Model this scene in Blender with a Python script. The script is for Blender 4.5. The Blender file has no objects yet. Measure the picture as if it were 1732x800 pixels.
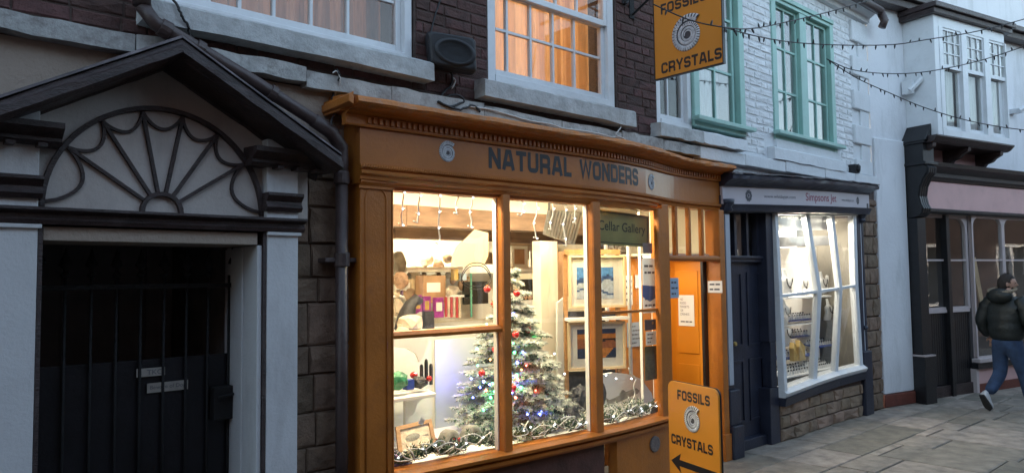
import bpy, math, random
from mathutils import Vector, Matrix
random.seed(7)
sc = bpy.context.scene
COL = sc.collection
V = Vector
R_ = math.radians

# ------------------------------------------------------------------ camera
F = 1241.0
_x = V((1384.0, -52.0, -F)).normalized()
_y = V((-1116.0, -82.0, -F)); _y = (_y - _x * _y.dot(_x)).normalized()
_z = _x.cross(_y)
ROT = Matrix((_x, _y, _z))                 # camera axes -> world axes
CAM = V((0.0, -3.857, 1.68))
cd = bpy.data.cameras.new('camera')
cam = bpy.data.objects.new('camera', cd); COL.objects.link(cam)
cd.sensor_width = 36.0; cd.lens = 36.0 * F / 1732.0
cd.clip_start = 0.05; cd.clip_end = 500
cam.matrix_world = Matrix.Translation(CAM) @ ROT.to_4x4()
sc.camera = cam

def ray(px, py): return ROT @ V((px - 866.0, 400.0 - py, -F))
def at(px, py, y=0.0):                     # point of the photo on the vertical plane y
    d = ray(px, py); return CAM + d * ((y - CAM.y) / d.y)
def gr(px, py, z=0.0):                     # ... on the level z
    d = ray(px, py); return CAM + d * ((z - CAM.z) / d.z)
def pln(px, py, p0, ang):                  # ... on any upright plane: gives (along, z)
    u = V((math.cos(ang), math.sin(ang), 0)); n = V((u.y, -u.x, 0))
    d = ray(px, py); t = (V((p0[0], p0[1], 0)) - CAM).dot(n) / d.dot(n)
    p = CAM + d * t; return (p - V((p0[0], p0[1], 0))).dot(u), p.z
def yfor(px, py, X):
    d = ray(px, py); p = CAM + d * (X / d.x); return p.y, p.z
def proj(p):
    c = ROT.transposed() @ (V(p) - CAM)
    return (9e9, 9e9) if c.z > -.01 else (866 - F * c.x / c.z, 400 + F * c.y / c.z)

# ------------------------------------------------------------------ dusk light
SUN_EL = 16.0                              # the sun is low, behind the shops: the street has only skylight
w = bpy.data.worlds.new('World'); sc.world = w; w.use_nodes = True
nt = w.node_tree
sky = nt.nodes.new('ShaderNodeTexSky'); sky.sky_type = 'NISHITA'; sky.sun_disc = False
sky.sun_elevation = R_(SUN_EL); sky.sun_rotation = 0.0
sky.air_density = 1.0; sky.dust_density = 2.0; sky.ozone_density = 1.5
bg = nt.nodes['Background']; hsv = nt.nodes.new('ShaderNodeHueSaturation'); hsv.inputs['Saturation'].default_value = .75; hsv.inputs['Hue'].default_value = .49
nt.links.new(sky.outputs[0], hsv.inputs['Color']); nt.links.new(hsv.outputs[0], bg.inputs[0]); bg.inputs[1].default_value = 0.15
sl = bpy.data.lights.new('sun', 'SUN'); sl.energy = 0.12; sl.angle = R_(12); sl.color = (1.0, .9, .8)
so = bpy.data.objects.new('sun', sl); COL.objects.link(so)
so.rotation_euler = (R_(SUN_EL - 90), 0, 0); so.location = (0, 0, 12)
sc.view_settings.view_transform = 'Standard'; sc.view_settings.look = 'None'
EXPO = 2.25
sc.view_settings.exposure = EXPO
KL = 2 ** -EXPO * 2.0                      # lamp powers below are given for exposure 0; sc.view_settings.gamma = 1.0
sc.render.engine = 'CYCLES'
sc.cycles.max_bounces = 8; sc.cycles.diffuse_bounces = 3; sc.cycles.glossy_bounces = 4
sc.cycles.transparent_max_bounces = 16; sc.cycles.transmission_bounces = 6
sc.cycles.caustics_reflective = False; sc.cycles.caustics_refractive = False

# ------------------------------------------------------------------ materials
def mat(name, col, rough=.6, var=.15, scale=8.0, bump=.0, bscale=None, metal=0.0, rnd=0.0, spec=.5,
        dirt=0.0, dirtcol=(.03, .025, .02), dscale=2.5, dstretch=None, coat=0.0, stretch=(1, 1, 1), detail=6):
    m = bpy.data.materials.new(name); m.use_nodes = True
    t = m.node_tree; N = t.nodes; L = t.links; b = N['Principled BSDF']
    b.inputs['Roughness'].default_value = rough; b.inputs['Metallic'].default_value = metal
    b.inputs['Specular IOR Level'].default_value = spec
    b.inputs['Coat Weight'].default_value = coat; b.inputs['Coat Roughness'].default_value = .12
    tc = N.new('ShaderNodeTexCoord'); ge = N.new('ShaderNodeNewGeometry')
    mp = N.new('ShaderNodeMapping'); mp.inputs['Scale'].default_value = stretch
    L.new(ge.outputs['Position'], mp.inputs['Vector'])
    n = N.new('ShaderNodeTexNoise'); n.inputs['Scale'].default_value = scale; n.inputs['Detail'].default_value = detail
    L.new(mp.outputs[0], n.inputs['Vector'])
    hs = N.new('ShaderNodeHueSaturation'); hs.inputs['Color'].default_value = (*col, 1)
    mr = N.new('ShaderNodeMapRange'); mr.inputs[1].default_value = .3; mr.inputs[2].default_value = .7
    mr.inputs[3].default_value = 1 - var; mr.inputs[4].default_value = 1 + var
    L.new(n.outputs[0], mr.inputs[0])
    val = mr.outputs[0]
    if rnd:
        oi = N.new('ShaderNodeObjectInfo')
        r2 = N.new('ShaderNodeMapRange'); r2.inputs[3].default_value = 1 - rnd; r2.inputs[4].default_value = 1 + rnd
        L.new(oi.outputs['Random'], r2.inputs[0])
        mu = N.new('ShaderNodeMath'); mu.operation = 'MULTIPLY'; L.new(val, mu.inputs[0]); L.new(r2.outputs[0], mu.inputs[1])
        val = mu.outputs[0]
        r3 = N.new('ShaderNodeMapRange'); r3.inputs[3].default_value = .5 + rnd * .05; r3.inputs[4].default_value = .5 - rnd * .05
        L.new(oi.outputs['Random'], r3.inputs[0]); L.new(r3.outputs[0], hs.inputs['Hue'])
    L.new(val, hs.inputs['Value'])
    out = hs.outputs[0]
    if dirt:
        n2 = N.new('ShaderNodeTexNoise'); n2.inputs['Scale'].default_value = dscale; n2.inputs['Detail'].default_value = 9
        n2.inputs['Roughness'].default_value = .7; mp2 = N.new('ShaderNodeMapping'); mp2.inputs['Scale'].default_value = dstretch or (1, 1, 1); L.new(ge.outputs['Position'], mp2.inputs['Vector']); L.new(mp2.outputs[0], n2.inputs['Vector'])
        r4 = N.new('ShaderNodeMapRange'); r4.inputs[1].default_value = .5; r4.inputs[2].default_value = .72
        r4.inputs[3].default_value = 0; r4.inputs[4].default_value = dirt; L.new(n2.outputs[0], r4.inputs[0])
        mx = N.new('ShaderNodeMix'); mx.data_type = 'RGBA'; L.new(r4.outputs[0], mx.inputs[0])
        L.new(out, mx.inputs[6]); mx.inputs[7].default_value = (*dirtcol, 1); out = mx.outputs[2]
    L.new(out, b.inputs['Base Color'])
    rr = N.new('ShaderNodeMapRange'); rr.inputs[3].default_value = max(0, rough - .12); rr.inputs[4].default_value = min(1, rough + .12)
    L.new(n.outputs[0], rr.inputs[0]); L.new(rr.outputs[0], b.inputs['Roughness'])
    if bump:
        n3 = N.new('ShaderNodeTexNoise'); n3.inputs['Scale'].default_value = bscale or scale * 4; n3.inputs['Detail'].default_value = 8
        n3.inputs['Roughness'].default_value = .65
        L.new(mp.outputs[0], n3.inputs['Vector'])
        bu = N.new('ShaderNodeBump'); bu.inputs['Strength'].default_value = min(1, bump); bu.inputs['Distance'].default_value = .012
        L.new(n3.outputs[0], bu.inputs['Height']); L.new(bu.outputs[0], b.inputs['Normal'])
    return m
def emit(name, col, s, base=None):
    m = bpy.data.materials.new(name); m.use_nodes = True; b = m.node_tree.nodes['Principled BSDF']
    b.inputs['Base Color'].default_value = (*(base or col), 1); b.inputs['Emission Color'].default_value = (*col, 1)
    b.inputs['Emission Strength'].default_value = s * KL; b.inputs['Roughness'].default_value = .5; return m
def glass(name, tint=(.97, .98, .97), refl=1.0, f0=.045):
    m = bpy.data.materials.new(name); m.use_nodes = True; t = m.node_tree; N = t.nodes; L = t.links
    N.remove(N['Principled BSDF']); o = N['Material Output']
    tr = N.new('ShaderNodeBsdfTransparent'); tr.inputs[0].default_value = (*tint, 1)
    gl = N.new('ShaderNodeBsdfGlossy'); gl.inputs['Roughness'].default_value = .02; gl.inputs[0].default_value = (refl, refl, refl, 1)
    ge = N.new('ShaderNodeNewGeometry')
    nz = N.new('ShaderNodeTexNoise'); nz.inputs['Scale'].default_value = 3.0
    L.new(ge.outputs['Position'], nz.inputs['Vector'])
    bu = N.new('ShaderNodeBump'); bu.inputs['Strength'].default_value = .25; bu.inputs['Distance'].default_value = .004
    L.new(nz.outputs[0], bu.inputs['Height']); L.new(bu.outputs[0], gl.inputs['Normal'])
    def ma(op, a, b_=None):
        q = N.new('ShaderNodeMath'); q.operation = op
        for i, v_ in enumerate((a, b_)):
            if v_ is None: continue
            if isinstance(v_, (int, float)): q.inputs[i].default_value = v_
            else: L.new(v_, q.inputs[i])
        return q.outputs[0]
    dt = N.new('ShaderNodeVectorMath'); dt.operation = 'DOT_PRODUCT'; L.new(ge.outputs['Incoming'], dt.inputs[0]); L.new(ge.outputs['Normal'], dt.inputs[1])
    fr = ma('ADD', ma('MULTIPLY', ma('POWER', ma('SUBTRACT', 1.0, ma('ABSOLUTE', dt.outputs['Value'])), 5.0), .95), f0)
    mx = N.new('ShaderNodeMixShader'); L.new(fr, mx.inputs[0]); L.new(tr.outputs[0], mx.inputs[1]); L.new(gl.outputs[0], mx.inputs[2])
    L.new(mx.outputs[0], o.inputs[0]); return m

M = {}
M['stone_mortar'] = mat('brown_lime_mortar', (.13, .09, .068), .95, .3, 20, .8, 90)
M['brick'] = mat('dark_brick', (.095, .047, .042), .85, .35, 14, .9, 60, rnd=.24, dirt=.45, dirtcol=(.045, .036, .036), dscale=5)
M['mortar'] = mat('dark_mortar', (.085, .06, .052), .95, .3, 20, .8, 90)
M['wbrick'] = mat('painted_brick', (.76, .78, .79), .6, .07, 6, .7, 40, rnd=.08, dirt=.5, dirtcol=(.40, .41, .42), dscale=9)
M['wcore'] = mat('white_masonry_paint', (.72, .75, .77), .65, .07, 5, .6, 30, dirt=.25, dirtcol=(.4, .4, .4), dscale=5)
M['render'] = mat('white_render', (.76, .78, .81), .7, .06, 1.2, .35, 22, dirt=.55, dirtcol=(.40, .42, .42), dscale=3.2, dstretch=(1, 1, .22))
M['tan'] = mat('tan_render', (.36, .30, .25), .85, .12, 3, .6, 50, dirt=.3, dirtcol=(.18, .15, .12), dscale=3)
M['stone'] = mat('sandstone_block', (.21, .145, .10), .9, .34, 12, 1.0, 40, rnd=.16, dirt=.5, dirtcol=(.055, .042, .036), dscale=6)
M['riser_stone'] = mat('riser_stone', (.28, .20, .14), .9, .28, 8, 1.0, 30, rnd=.25, dirt=.4, dirtcol=(.09, .07, .055), dscale=6)
M['band'] = mat('painted_stone_band', (.44, .45, .44), .75, .22, 9, 1.0, 24, rnd=.08, dirt=.85, dirtcol=(.14, .12, .11), dscale=7)
M['sill'] = mat('painted_sill', (.48, .50, .50), .75, .18, 7, 1.0, 20, dirt=.6, dirtcol=(.2, .19, .18), dscale=9)
M['wpaint'] = mat('white_gloss_paint', (.72, .75, .77), .4, .05, 5, .15, 30, dirt=.25, dirtcol=(.4, .4, .4), dscale=6)
M['door_white'] = mat('white_surround_paint', (.60, .62, .64), .55, .07, 2.5, .3, 60, dirt=.45, dirtcol=(.30, .30, .31), dscale=5, dstretch=(1, 1, .3))
M['tymp'] = mat('tympanum_plaster', (.54, .50, .47), .7, .09, 2.2, .3, 40, dirt=.5, dirtcol=(.27, .25, .24), dscale=5, dstretch=(1, 1, .4))
M['mint'] = mat('mint_paint', (.33, .56, .50), .45, .08, 5, .2, 30, dirt=.25, dirtcol=(.2, .33, .3), dscale=6)
M['brown'] = mat('dark_brown_paint', (.035, .022, .022), .38, .4, 12, .6, 40, dirt=.6, dirtcol=(.10, .08, .08), dscale=7, stretch=(1, 1, 3))
M['lead'] = mat('weathered_lead', (.085, .070, .074), .45, .45, 8, .9, 25, dirt=.7, dirtcol=(.22, .20, .21), dscale=8)
M['pipe'] = mat('pipe_paint', (.062, .042, .040), .4, .25, 10, .35, 40, dirt=.2, dirtcol=(.09, .08, .08))
M['orange'] = mat('orange_paint', (.45, .145, .018), .42, .16, 3, .35, 45, dirt=.5, dirtcol=(.26, .085, .02), dscale=7, coat=.12)
M['orange_gloss'] = mat('orange_fascia_gloss', (.42, .135, .018), .38, .14, 3, .12, 45, dirt=.45, dirtcol=(.25, .08, .02), dscale=6, coat=.5)
M['orange_sign'] = mat('orange_sign_face', (.66, .26, .03), .35, .05, 2, .05, 30)
M['orange_door'] = mat('orange_door_paint', (.64, .225, .015), .38, .05, 2, .1, 30)
M['litpaper'] = mat('translucent_poster_paper', (.80, .84, .88), .7, .04, 10)
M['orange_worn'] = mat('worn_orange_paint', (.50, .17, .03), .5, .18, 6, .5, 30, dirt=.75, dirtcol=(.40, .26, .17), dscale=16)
M['letter'] = mat('dark_lettering', (.022, .02, .022), .45, .2, 30)
M['fossil'] = mat('ammonite_grey', (.56, .58, .61), .6, .3, 30, .4, 80)
M['fossil_dark'] = mat('ammonite_groove', (.06, .06, .07), .7, .2, 30)
M['black'] = mat('black_paint', (.012, .012, .014), .42, .3, 10, .3, 40)
M['iron'] = mat('black_iron', (.010, .010, .011), .75, .3, 20, .4, 60, metal=.2)
M['navy'] = mat('navy_paint', (.022, .026, .045), .38, .2, 6, .25, 40, dirt=.25, dirtcol=(.05, .055, .075), dscale=6)
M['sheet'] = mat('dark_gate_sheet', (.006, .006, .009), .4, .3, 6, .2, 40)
M['passage'] = mat('passage_wall', (.20, .19, .18), .85, .3, 5, .7, 30)
M['pink'] = mat('pink_paint', (.68, .43, .41), .55, .07, 3, .2, 40, dirt=.25, dirtcol=(.36, .2, .2), dscale=4)
M['pwhite'] = mat('pinkish_white_paint', (.55, .47, .46), .5, .06, 4, .2, 30)
M['redbase'] = mat('red_plinth_paint', (.16, .045, .03), .7, .25, 8, .4, 30)
M['plastic'] = mat('black_speaker_plastic', (.022, .025, .030), .5, .15, 20, .15, 90)
M['grille'] = mat('speaker_grille', (.016, .018, .022), .6, .3, 220, .8, 500)
M['cable'] = mat('black_cable', (.012, .012, .014), .5, .2, 30)
M['wcable'] = mat('white_cable', (.62, .62, .6), .5, .1, 20)
M['slab'] = mat('york_stone_slab', (.27, .235, .19), .68, .3, 7, .9, 30, rnd=.34, dirt=.65, dirtcol=(.11, .095, .08), dscale=5)
M['joint'] = mat('paving_joint', (.045, .04, .036), .95, .3, 20, .7, 60)
M['cream'] = mat('cream_interior_wall', (.78, .72, .60), .8, .06, 3, .1)
M['iwhite'] = mat('white_interior_board', (.80, .79, .76), .6, .04, 3)
M['iblue'] = mat('pale_blue_board', (.55, .62, .68), .6, .05, 2)
M['beam'] = mat('dark_ceiling_beam', (.22, .14, .09), .7, .3, 5, .6, 30, stretch=(1, 6, 6))
M['oldwood'] = mat('pale_old_timber', (.42, .30, .19), .75, .3, 6, .5, 30, stretch=(1, 6, 6))
M['wood'] = mat('warm_wood_frame', (.40, .22, .10), .5, .2, 8, .1, 40, stretch=(1, 1, 6))
M['palewood'] = mat('pale_wood_frame', (.62, .48, .30), .5, .12, 8, .1, 40)
M['lit'] = mat('pale_lit_shelf_back', (.9, .88, .82), .7, .02, 4)
M['rockA'] = mat('brown_rock', (.33, .22, .14), .85, .4, 18, 1, 60, rnd=.3)
M['rockB'] = mat('pale_rock', (.62, .52, .40), .8, .3, 14, .9, 50, rnd=.15)
M['rockC'] = mat('black_rock', (.035, .035, .042), .35, .5, 20, 1, 50)
M['rockD'] = mat('grey_fossil_rock', (.28, .27, .24), .8, .3, 16, .8, 50)
M['ameth'] = mat('amethyst_crystal', (.36, .26, .48), .25, .4, 30, .9, 60)
M['green_rock'] = mat('green_malachite', (.03, .20, .09), .3, .5, 22, .4, 50)
M['blue'] = mat('blue_card', (.02, .05, .30), .5, .2, 20)
M['card'] = mat('brown_card', (.40, .24, .13), .7, .15, 12)
M['purple'] = mat('purple_card', (.30, .04, .26), .45, .35, 40)
M['redc'] = mat('red_card', (.48, .06, .07), .5, .4, 60, stretch=(8, 1, 1))
M['paper'] = mat('white_paper', (.78, .78, .75), .7, .04, 10)
M['bluepaper'] = mat('blue_grey_paper', (.40, .50, .62), .6, .06, 10)
M['navyprint'] = mat('blue_print', (.05, .16, .45), .5, .1, 10)
M['ink'] = mat('grey_ink', (.10, .10, .12), .6, .2, 20)
M['tanpaper'] = mat('tan_paper', (.52, .45, .31), .75, .05, 5)
M['screen'] = mat('dark_glossy_panel', (.03, .032, .03), .25, .2, 6)
M['greysteel'] = mat('grey_ribbed_metal', (.32, .33, .34), .4, .2, 10, metal=.3)
M['gallery'] = mat('olive_green_sign', (.30, .28, .09), .5, .12, 8)
M['gallery_ink'] = mat('dark_olive_lettering', (.045, .05, .025), .5, .1, 8)
M['olive'] = mat('olive_poster', (.13, .12, .04), .55, .4, 30)
M['needle'] = mat('green_needles', (.055, .13, .07), .6, .4, 20)
M['snow'] = mat('flocked_needles', (.82, .84, .78), .8, .15, 20)
M['dkneedle'] = mat('garland_needles', (.05, .10, .045), .6, .45, 20)
M['teal'] = mat('teal_cloth', (.06, .20, .17), .7, .12, 6)
M['red'] = mat('red_bauble_gloss', (.55, .02, .02), .15, .05, 5, coat=.5)
M['holly'] = mat('red_berries', (.50, .03, .04), .3, .1, 20)
M['goldp'] = mat('gold_display', (.50, .34, .10), .4, .2, 10)
M['velvet'] = mat('blue_velvet', (.03, .05, .19), .8, .3, 20)
M['bust'] = mat('white_display_bust', (.78, .77, .74), .45, .05, 10)
M['silver'] = mat('silver_jewellery', (.6, .6, .62), .25, .1, 20, metal=1)
M['jet'] = mat('black_jet_stone', (.01, .01, .012), .15, .1, 20)
M['blind'] = mat('grey_roller_blind', (.34, .34, .34), .8, .1, 6)
M['creamsign'] = mat('pale_lilac_sign_board', (.56, .52, .56), .45, .05, 3)
M['winered'] = mat('wine_red_lettering', (.28, .035, .08), .5, .1, 10)
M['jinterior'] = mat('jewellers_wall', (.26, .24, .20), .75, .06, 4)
M['curtain'] = mat('orange_curtain', (.74, .46, .24), .8, .12, 5, .1, 40, stretch=(8, 8, 1))
M['dimcurtain'] = mat('dim_pinkish_curtain', (.52, .30, .20), .85, .15, 5, stretch=(8, 8, 1))
M['netcurtain'] = mat('pale_net_curtain', (.75, .80, .80), .85, .12, 5, stretch=(8, 8, 1))
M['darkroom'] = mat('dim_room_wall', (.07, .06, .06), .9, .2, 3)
M['skin'] = mat('skin', (.50, .29, .21), .5, .1, 20)
M['hair'] = mat('short_dark_hair', (.035, .026, .022), .7, .4, 80, .6, 200)
M['jacket'] = mat('dark_green_quilted_nylon', (.013, .017, .016), .5, .3, 8, .7, 20)
M['fur'] = mat('beige_fur_trim', (.36, .29, .21), .95, .4, 60, 1, 150)
M['jeans'] = mat('blue_denim', (.032, .062, .13), .85, .3, 12, .6, 60)
M['shoe'] = mat('white_trainer', (.62, .63, .64), .5, .1, 20)
M['sole'] = mat('dark_sole', (.03, .03, .03), .7, .2, 20)
M['obrick'] = mat('opposite_brick', (.045, .032, .030), .9, .3, 6, .6, 30)
M['glass'] = glass('window_glass', f0=.03)
M['skyglass'] = glass('old_wavy_glass', f0=.085)
M['shopglass'] = glass('shop_glass', (.99, .99, .98))
M['warmbulb'] = emit('warm_white_bulb', (1, .92, .8), 8)
M['coolbulb'] = emit('cool_white_bulb', (.8, .9, 1), 7)
M['led_b'] = emit('blue_led', (.12, .16, 1), 30); M['led_g'] = emit('green_led', (.05, 1, .25), 16)
M['led_r'] = emit('red_led', (1, .1, .06), 14); M['led_o'] = emit('orange_led', (1, .4, .06), 14)
M['lamp'] = emit('lit_tube', (1, .93, .8), 9)
M['glow'] = emit('glowing_panel', (1, .94, .82), 1.6)
M['deadbulb'] = mat('clear_unlit_bulb', (.10, .10, .12), .2, .1, 20)

# ------------------------------------------------------------------ mesh builder
WL = {}                                    # world position of each object made
class MB:
    def __init__(s): s.v = []; s.f = []; s.mi = []
    def add(s, vs, fs, mi=0):
        n = len(s.v); s.v += [V(p) for p in vs]
        for f in fs: s.f.append([n + i for i in f]); s.mi.append(mi)
        return s
    def box(s, x0, x1, y0, y1, z0, z1, mi=0):
        if x0 > x1: x0, x1 = x1, x0
        if y0 > y1: y0, y1 = y1, y0
        if z0 > z1: z0, z1 = z1, z0
        return s.add([(x0, y0, z0), (x1, y0, z0), (x1, y1, z0), (x0, y1, z0), (x0, y0, z1), (x1, y0, z1), (x1, y1, z1), (x0, y1, z1)],
                     [(0, 3, 2, 1), (4, 5, 6, 7), (0, 1, 5, 4), (1, 2, 6, 5), (2, 3, 7, 6), (3, 0, 4, 7)], mi)
    def hexa(s, a, b, mi=0):               # a: 4 points in front, b: the 4 behind
        return s.add(list(a) + list(b), [(0, 1, 2, 3), (7, 6, 5, 4), (0, 4, 5, 1), (1, 5, 6, 2), (2, 6, 7, 3), (3, 7, 4, 0)], mi)
    def prism(s, poly, ext, mi=0):         # planar polygon of 3D points, extruded by vector ext
        n = len(poly); ext = V(ext); a = [V(p) for p in poly]; b = [p + ext for p in a]
        return s.add(a + b, [tuple(range(n)), tuple(range(2 * n - 1, n - 1, -1))] + [(i, i + n, (i + 1) % n + n, (i + 1) % n) for i in range(n)], mi)
    def tube(s, path, r, n=8, caps=True, mi=0, flat=None):
        path = [V(p) for p in path]; rs = r if isinstance(r, (list, tuple)) else [r] * len(path)
        base = len(s.v); up = V((0, 0, 1))
        for i, p in enumerate(path):
            t = (path[min(i + 1, len(path) - 1)] - path[max(i - 1, 0)]).normalized()
            if i == 0:
                a = t.cross(up)
                if a.length < .1: a = t.cross(V((1, 0, 0)))
                a.normalize()
            else: a = (a - t * a.dot(t)).normalized()
            b = t.cross(a)
            for k in range(n):
                q = 2 * math.pi * k / n; o = (a * math.cos(q) + b * math.sin(q)) * rs[i]
                if flat: o = V((o.x * flat[0], o.y * flat[1], o.z * flat[2]))
                s.v.append(p + o)
        for i in range(len(path) - 1):
            for k in range(n):
                s.f.append([base + i * n + k, base + i * n + (k + 1) % n, base + (i + 1) * n + (k + 1) % n, base + (i + 1) * n + k]); s.mi.append(mi)
        if caps:
            s.f.append([base + k for k in range(n)][::-1]); s.f.append([base + (len(path) - 1) * n + k for k in range(n)]); s.mi += [mi, mi]
        return s
    def lathe(s, c, prof, n=16, mi=0, axis='z'):   # prof: [(r, h)]
        base = len(s.v); c = V(c)
        for r, h in prof:
            for k in range(n):
                q = 2 * math.pi * k / n; a, b = r * math.cos(q), r * math.sin(q)
                s.v.append(c + (V((a, b, h)) if axis == 'z' else V((a, h, b)) if axis == 'y' else V((h, a, b))))
        for i in range(len(prof) - 1):
            for k in range(n):
                s.f.append([base + i * n + k, base + i * n + (k + 1) % n, base + (i + 1) * n + (k + 1) % n, base + (i + 1) * n + k]); s.mi.append(mi)
        s.f.append([base + k for k in range(n)][::-1]); s.f.append([base + (len(prof) - 1) * n + k for k in range(n)]); s.mi += [mi, mi]
        return s
    def ico(s, c, r, mi=0, sub=1, jit=0.0):
        import bmesh
        bm = bmesh.new(); bmesh.ops.create_icosphere(bm, subdivisions=sub, radius=1)
        rr = r if isinstance(r, (tuple, list)) else (r, r, r); c = V(c)
        vs = []
        for q in bm.verts:
            k = 1 + random.uniform(-jit, jit); vs.append(c + V((q.co.x * rr[0], q.co.y * rr[1], q.co.z * rr[2])) * k)
        fs = [tuple(x.index for x in f.verts) for f in bm.faces]; bm.free()
        return s.add(vs, fs, mi)
    def sweep(s, sta, prof, mi=0, caps=True):      # sta: (X, y) plan stations; prof: closed [(out, z)], out = distance towards the street
        nx = len(sta); n = len(prof); base = len(s.v)
        for i, (X, y) in enumerate(sta):
            a = V(sta[max(i - 1, 0)]); b = V(sta[min(i + 1, nx - 1)]); t = (b - a).normalized(); nn = V((t.y, -t.x))
            for o, z in prof: s.v.append(V((X + nn.x * o, y + nn.y * o, z)))
        for i in range(nx - 1):
            for k in range(n):
                s.f.append([base + i * n + k, base + (i + 1) * n + k, base + (i + 1) * n + (k + 1) % n, base + i * n + (k + 1) % n]); s.mi.append(mi)
        if caps:
            s.f.append([base + k for k in range(n)]); s.f.append([base + (nx - 1) * n + k for k in range(n)][::-1]); s.mi += [mi, mi]
        return s
    def xf(s, fn): s.v = [V(fn(p)) for p in s.v]; return s
    def build(s, name, m, parent=None, loc=None, smooth=False, bevel=0, rot=None):
        if rot: # (pivot, angle about z)
            c, a = V((rot[0][0], rot[0][1], 0)), rot[1]; Rm = Matrix.Rotation(a, 3, 'Z'); s.v = [Rm @ (p - c) + c for p in s.v]
        xs = [p.x for p in s.v]; ys = [p.y for p in s.v]; zs = [p.z for p in s.v]
        if loc is None:
            loc = V(((min(xs) + max(xs)) / 2, (min(ys) + max(ys)) / 2, min(zs) if parent is None else (min(zs) + max(zs)) / 2))
        loc = V(loc)
        me = bpy.data.meshes.new(name); me.from_pydata([p - loc for p in s.v], [], s.f)
        ms = m if isinstance(m, (list, tuple)) else [m]
        for q in ms: me.materials.append(M[q] if isinstance(q, str) else q)
        for p, i in zip(me.polygons, s.mi): p.material_index = min(i, len(ms) - 1); p.use_smooth = smooth
        import bmesh
        bm = bmesh.new(); bm.from_mesh(me); bmesh.ops.recalc_face_normals(bm, faces=bm.faces); bm.to_mesh(me); bm.free()
        o = bpy.data.objects.new(name, me); COL.objects.link(o); WL[o] = loc
        if parent is not None: o.parent = parent; o.location = loc - WL[parent]
        else: o.location = loc
        if bevel:
            b = o.modifiers.new('bevel', 'BEVEL'); b.width = bevel; b.segments = 2; b.limit_method = 'ANGLE'
        return o
def tag(o, label=None, cat=None, group=None, kind=None):
    if label: o['label'] = label
    if cat: o['category'] = cat
    if group: o['group'] = group
    if kind: o['kind'] = kind
    return o
def thing(name, label, cat, loc, group=None):
    o = bpy.data.objects.new(name, None); COL.objects.link(o); o.location = loc; WL[o] = V(loc)
    o.empty_display_size = .1
    return tag(o, label, cat, group)
def inst(src, name, parent, loc, scale=(1, 1, 1), rot=None, m=None):   # shares the mesh of src
    o = bpy.data.objects.new(name, src); COL.objects.link(o); WL[o] = V(loc)
    o.parent = parent; o.location = V(loc) - WL[parent] if parent else V(loc); o.scale = scale
    if rot: o.rotation_euler = rot
    return o
def copy_tree(o, loc=None, parent=None, label=None):
    c = o.copy(); COL.objects.link(c); c.parent = parent
    if parent is None:
        c.location = loc
        if label: c['label'] = label
    for ch in [q for q in bpy.data.objects if q.parent == o]: copy_tree(ch, None, c)
    return c
def lamp(name, kind, loc, energy, col, size=.3, size_y=None, rot=(0, 0, 0), parent=None, spot=None):
    l = bpy.data.lights.new(name, kind); l.energy = energy * KL; l.color = col
    if kind == 'AREA':
        l.size = size
        if size_y: l.shape = 'RECTANGLE'; l.size_y = size_y
    elif kind == 'POINT': l.shadow_soft_size = size
    o = bpy.data.objects.new(name, l); COL.objects.link(o); o.rotation_euler = rot; WL[o] = V(loc)
    if parent: o.parent = parent; o.location = V(loc) - WL[parent]
    else: o.location = loc
    return o

def brick_mesh(name, L, H, D, m, rough=.004, ch=.005):
    out = []
    for k in range(6):
        j = lambda a: random.uniform(-a, a)
        b = MB(); x, z = L / 2, H / 2
        back = [(-x, 0, -z), (x, 0, -z), (x, 0, z), (-x, 0, z)]
        rim = [(p[0], -D + ch + j(rough * .3), p[2]) for p in back]
        fr = [(p[0] * (1 - ch / x) + j(rough * .6), -D + j(rough), p[2] * (1 - ch / z) + j(rough * .4)) for p in back]
        mid = [((fr[i][0] + fr[(i + 1) % 4][0]) / 2, -D + j(rough), (fr[i][2] + fr[(i + 1) % 4][2]) / 2 + j(rough * .3)) for i in range(4)]
        cen = [(j(x * .3), -D - abs(j(rough)), j(z * .3))]
        b.add(back + rim + fr + mid + cen, [])
        for i in range(4):
            n = (i + 1) % 4
            b.f += [[i, n, 4 + n, 4 + i], [4 + i, 4 + n, 8 + n, 12 + i, 8 + i], [8 + i, 12 + i, 16, 12 + (i + 3) % 4]]
            b.mi += [0, 0, 0]
        me = bpy.data.meshes.new(name); me.from_pydata([tuple(q) for q in b.v], [], b.f); me.materials.append(M[m])
        import bmesh
        bm = bmesh.new(); bm.from_mesh(me); bmesh.ops.recalc_face_normals(bm, faces=bm.faces); bm.to_mesh(me); bm.free()
        out.append(me)
    return out
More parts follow.
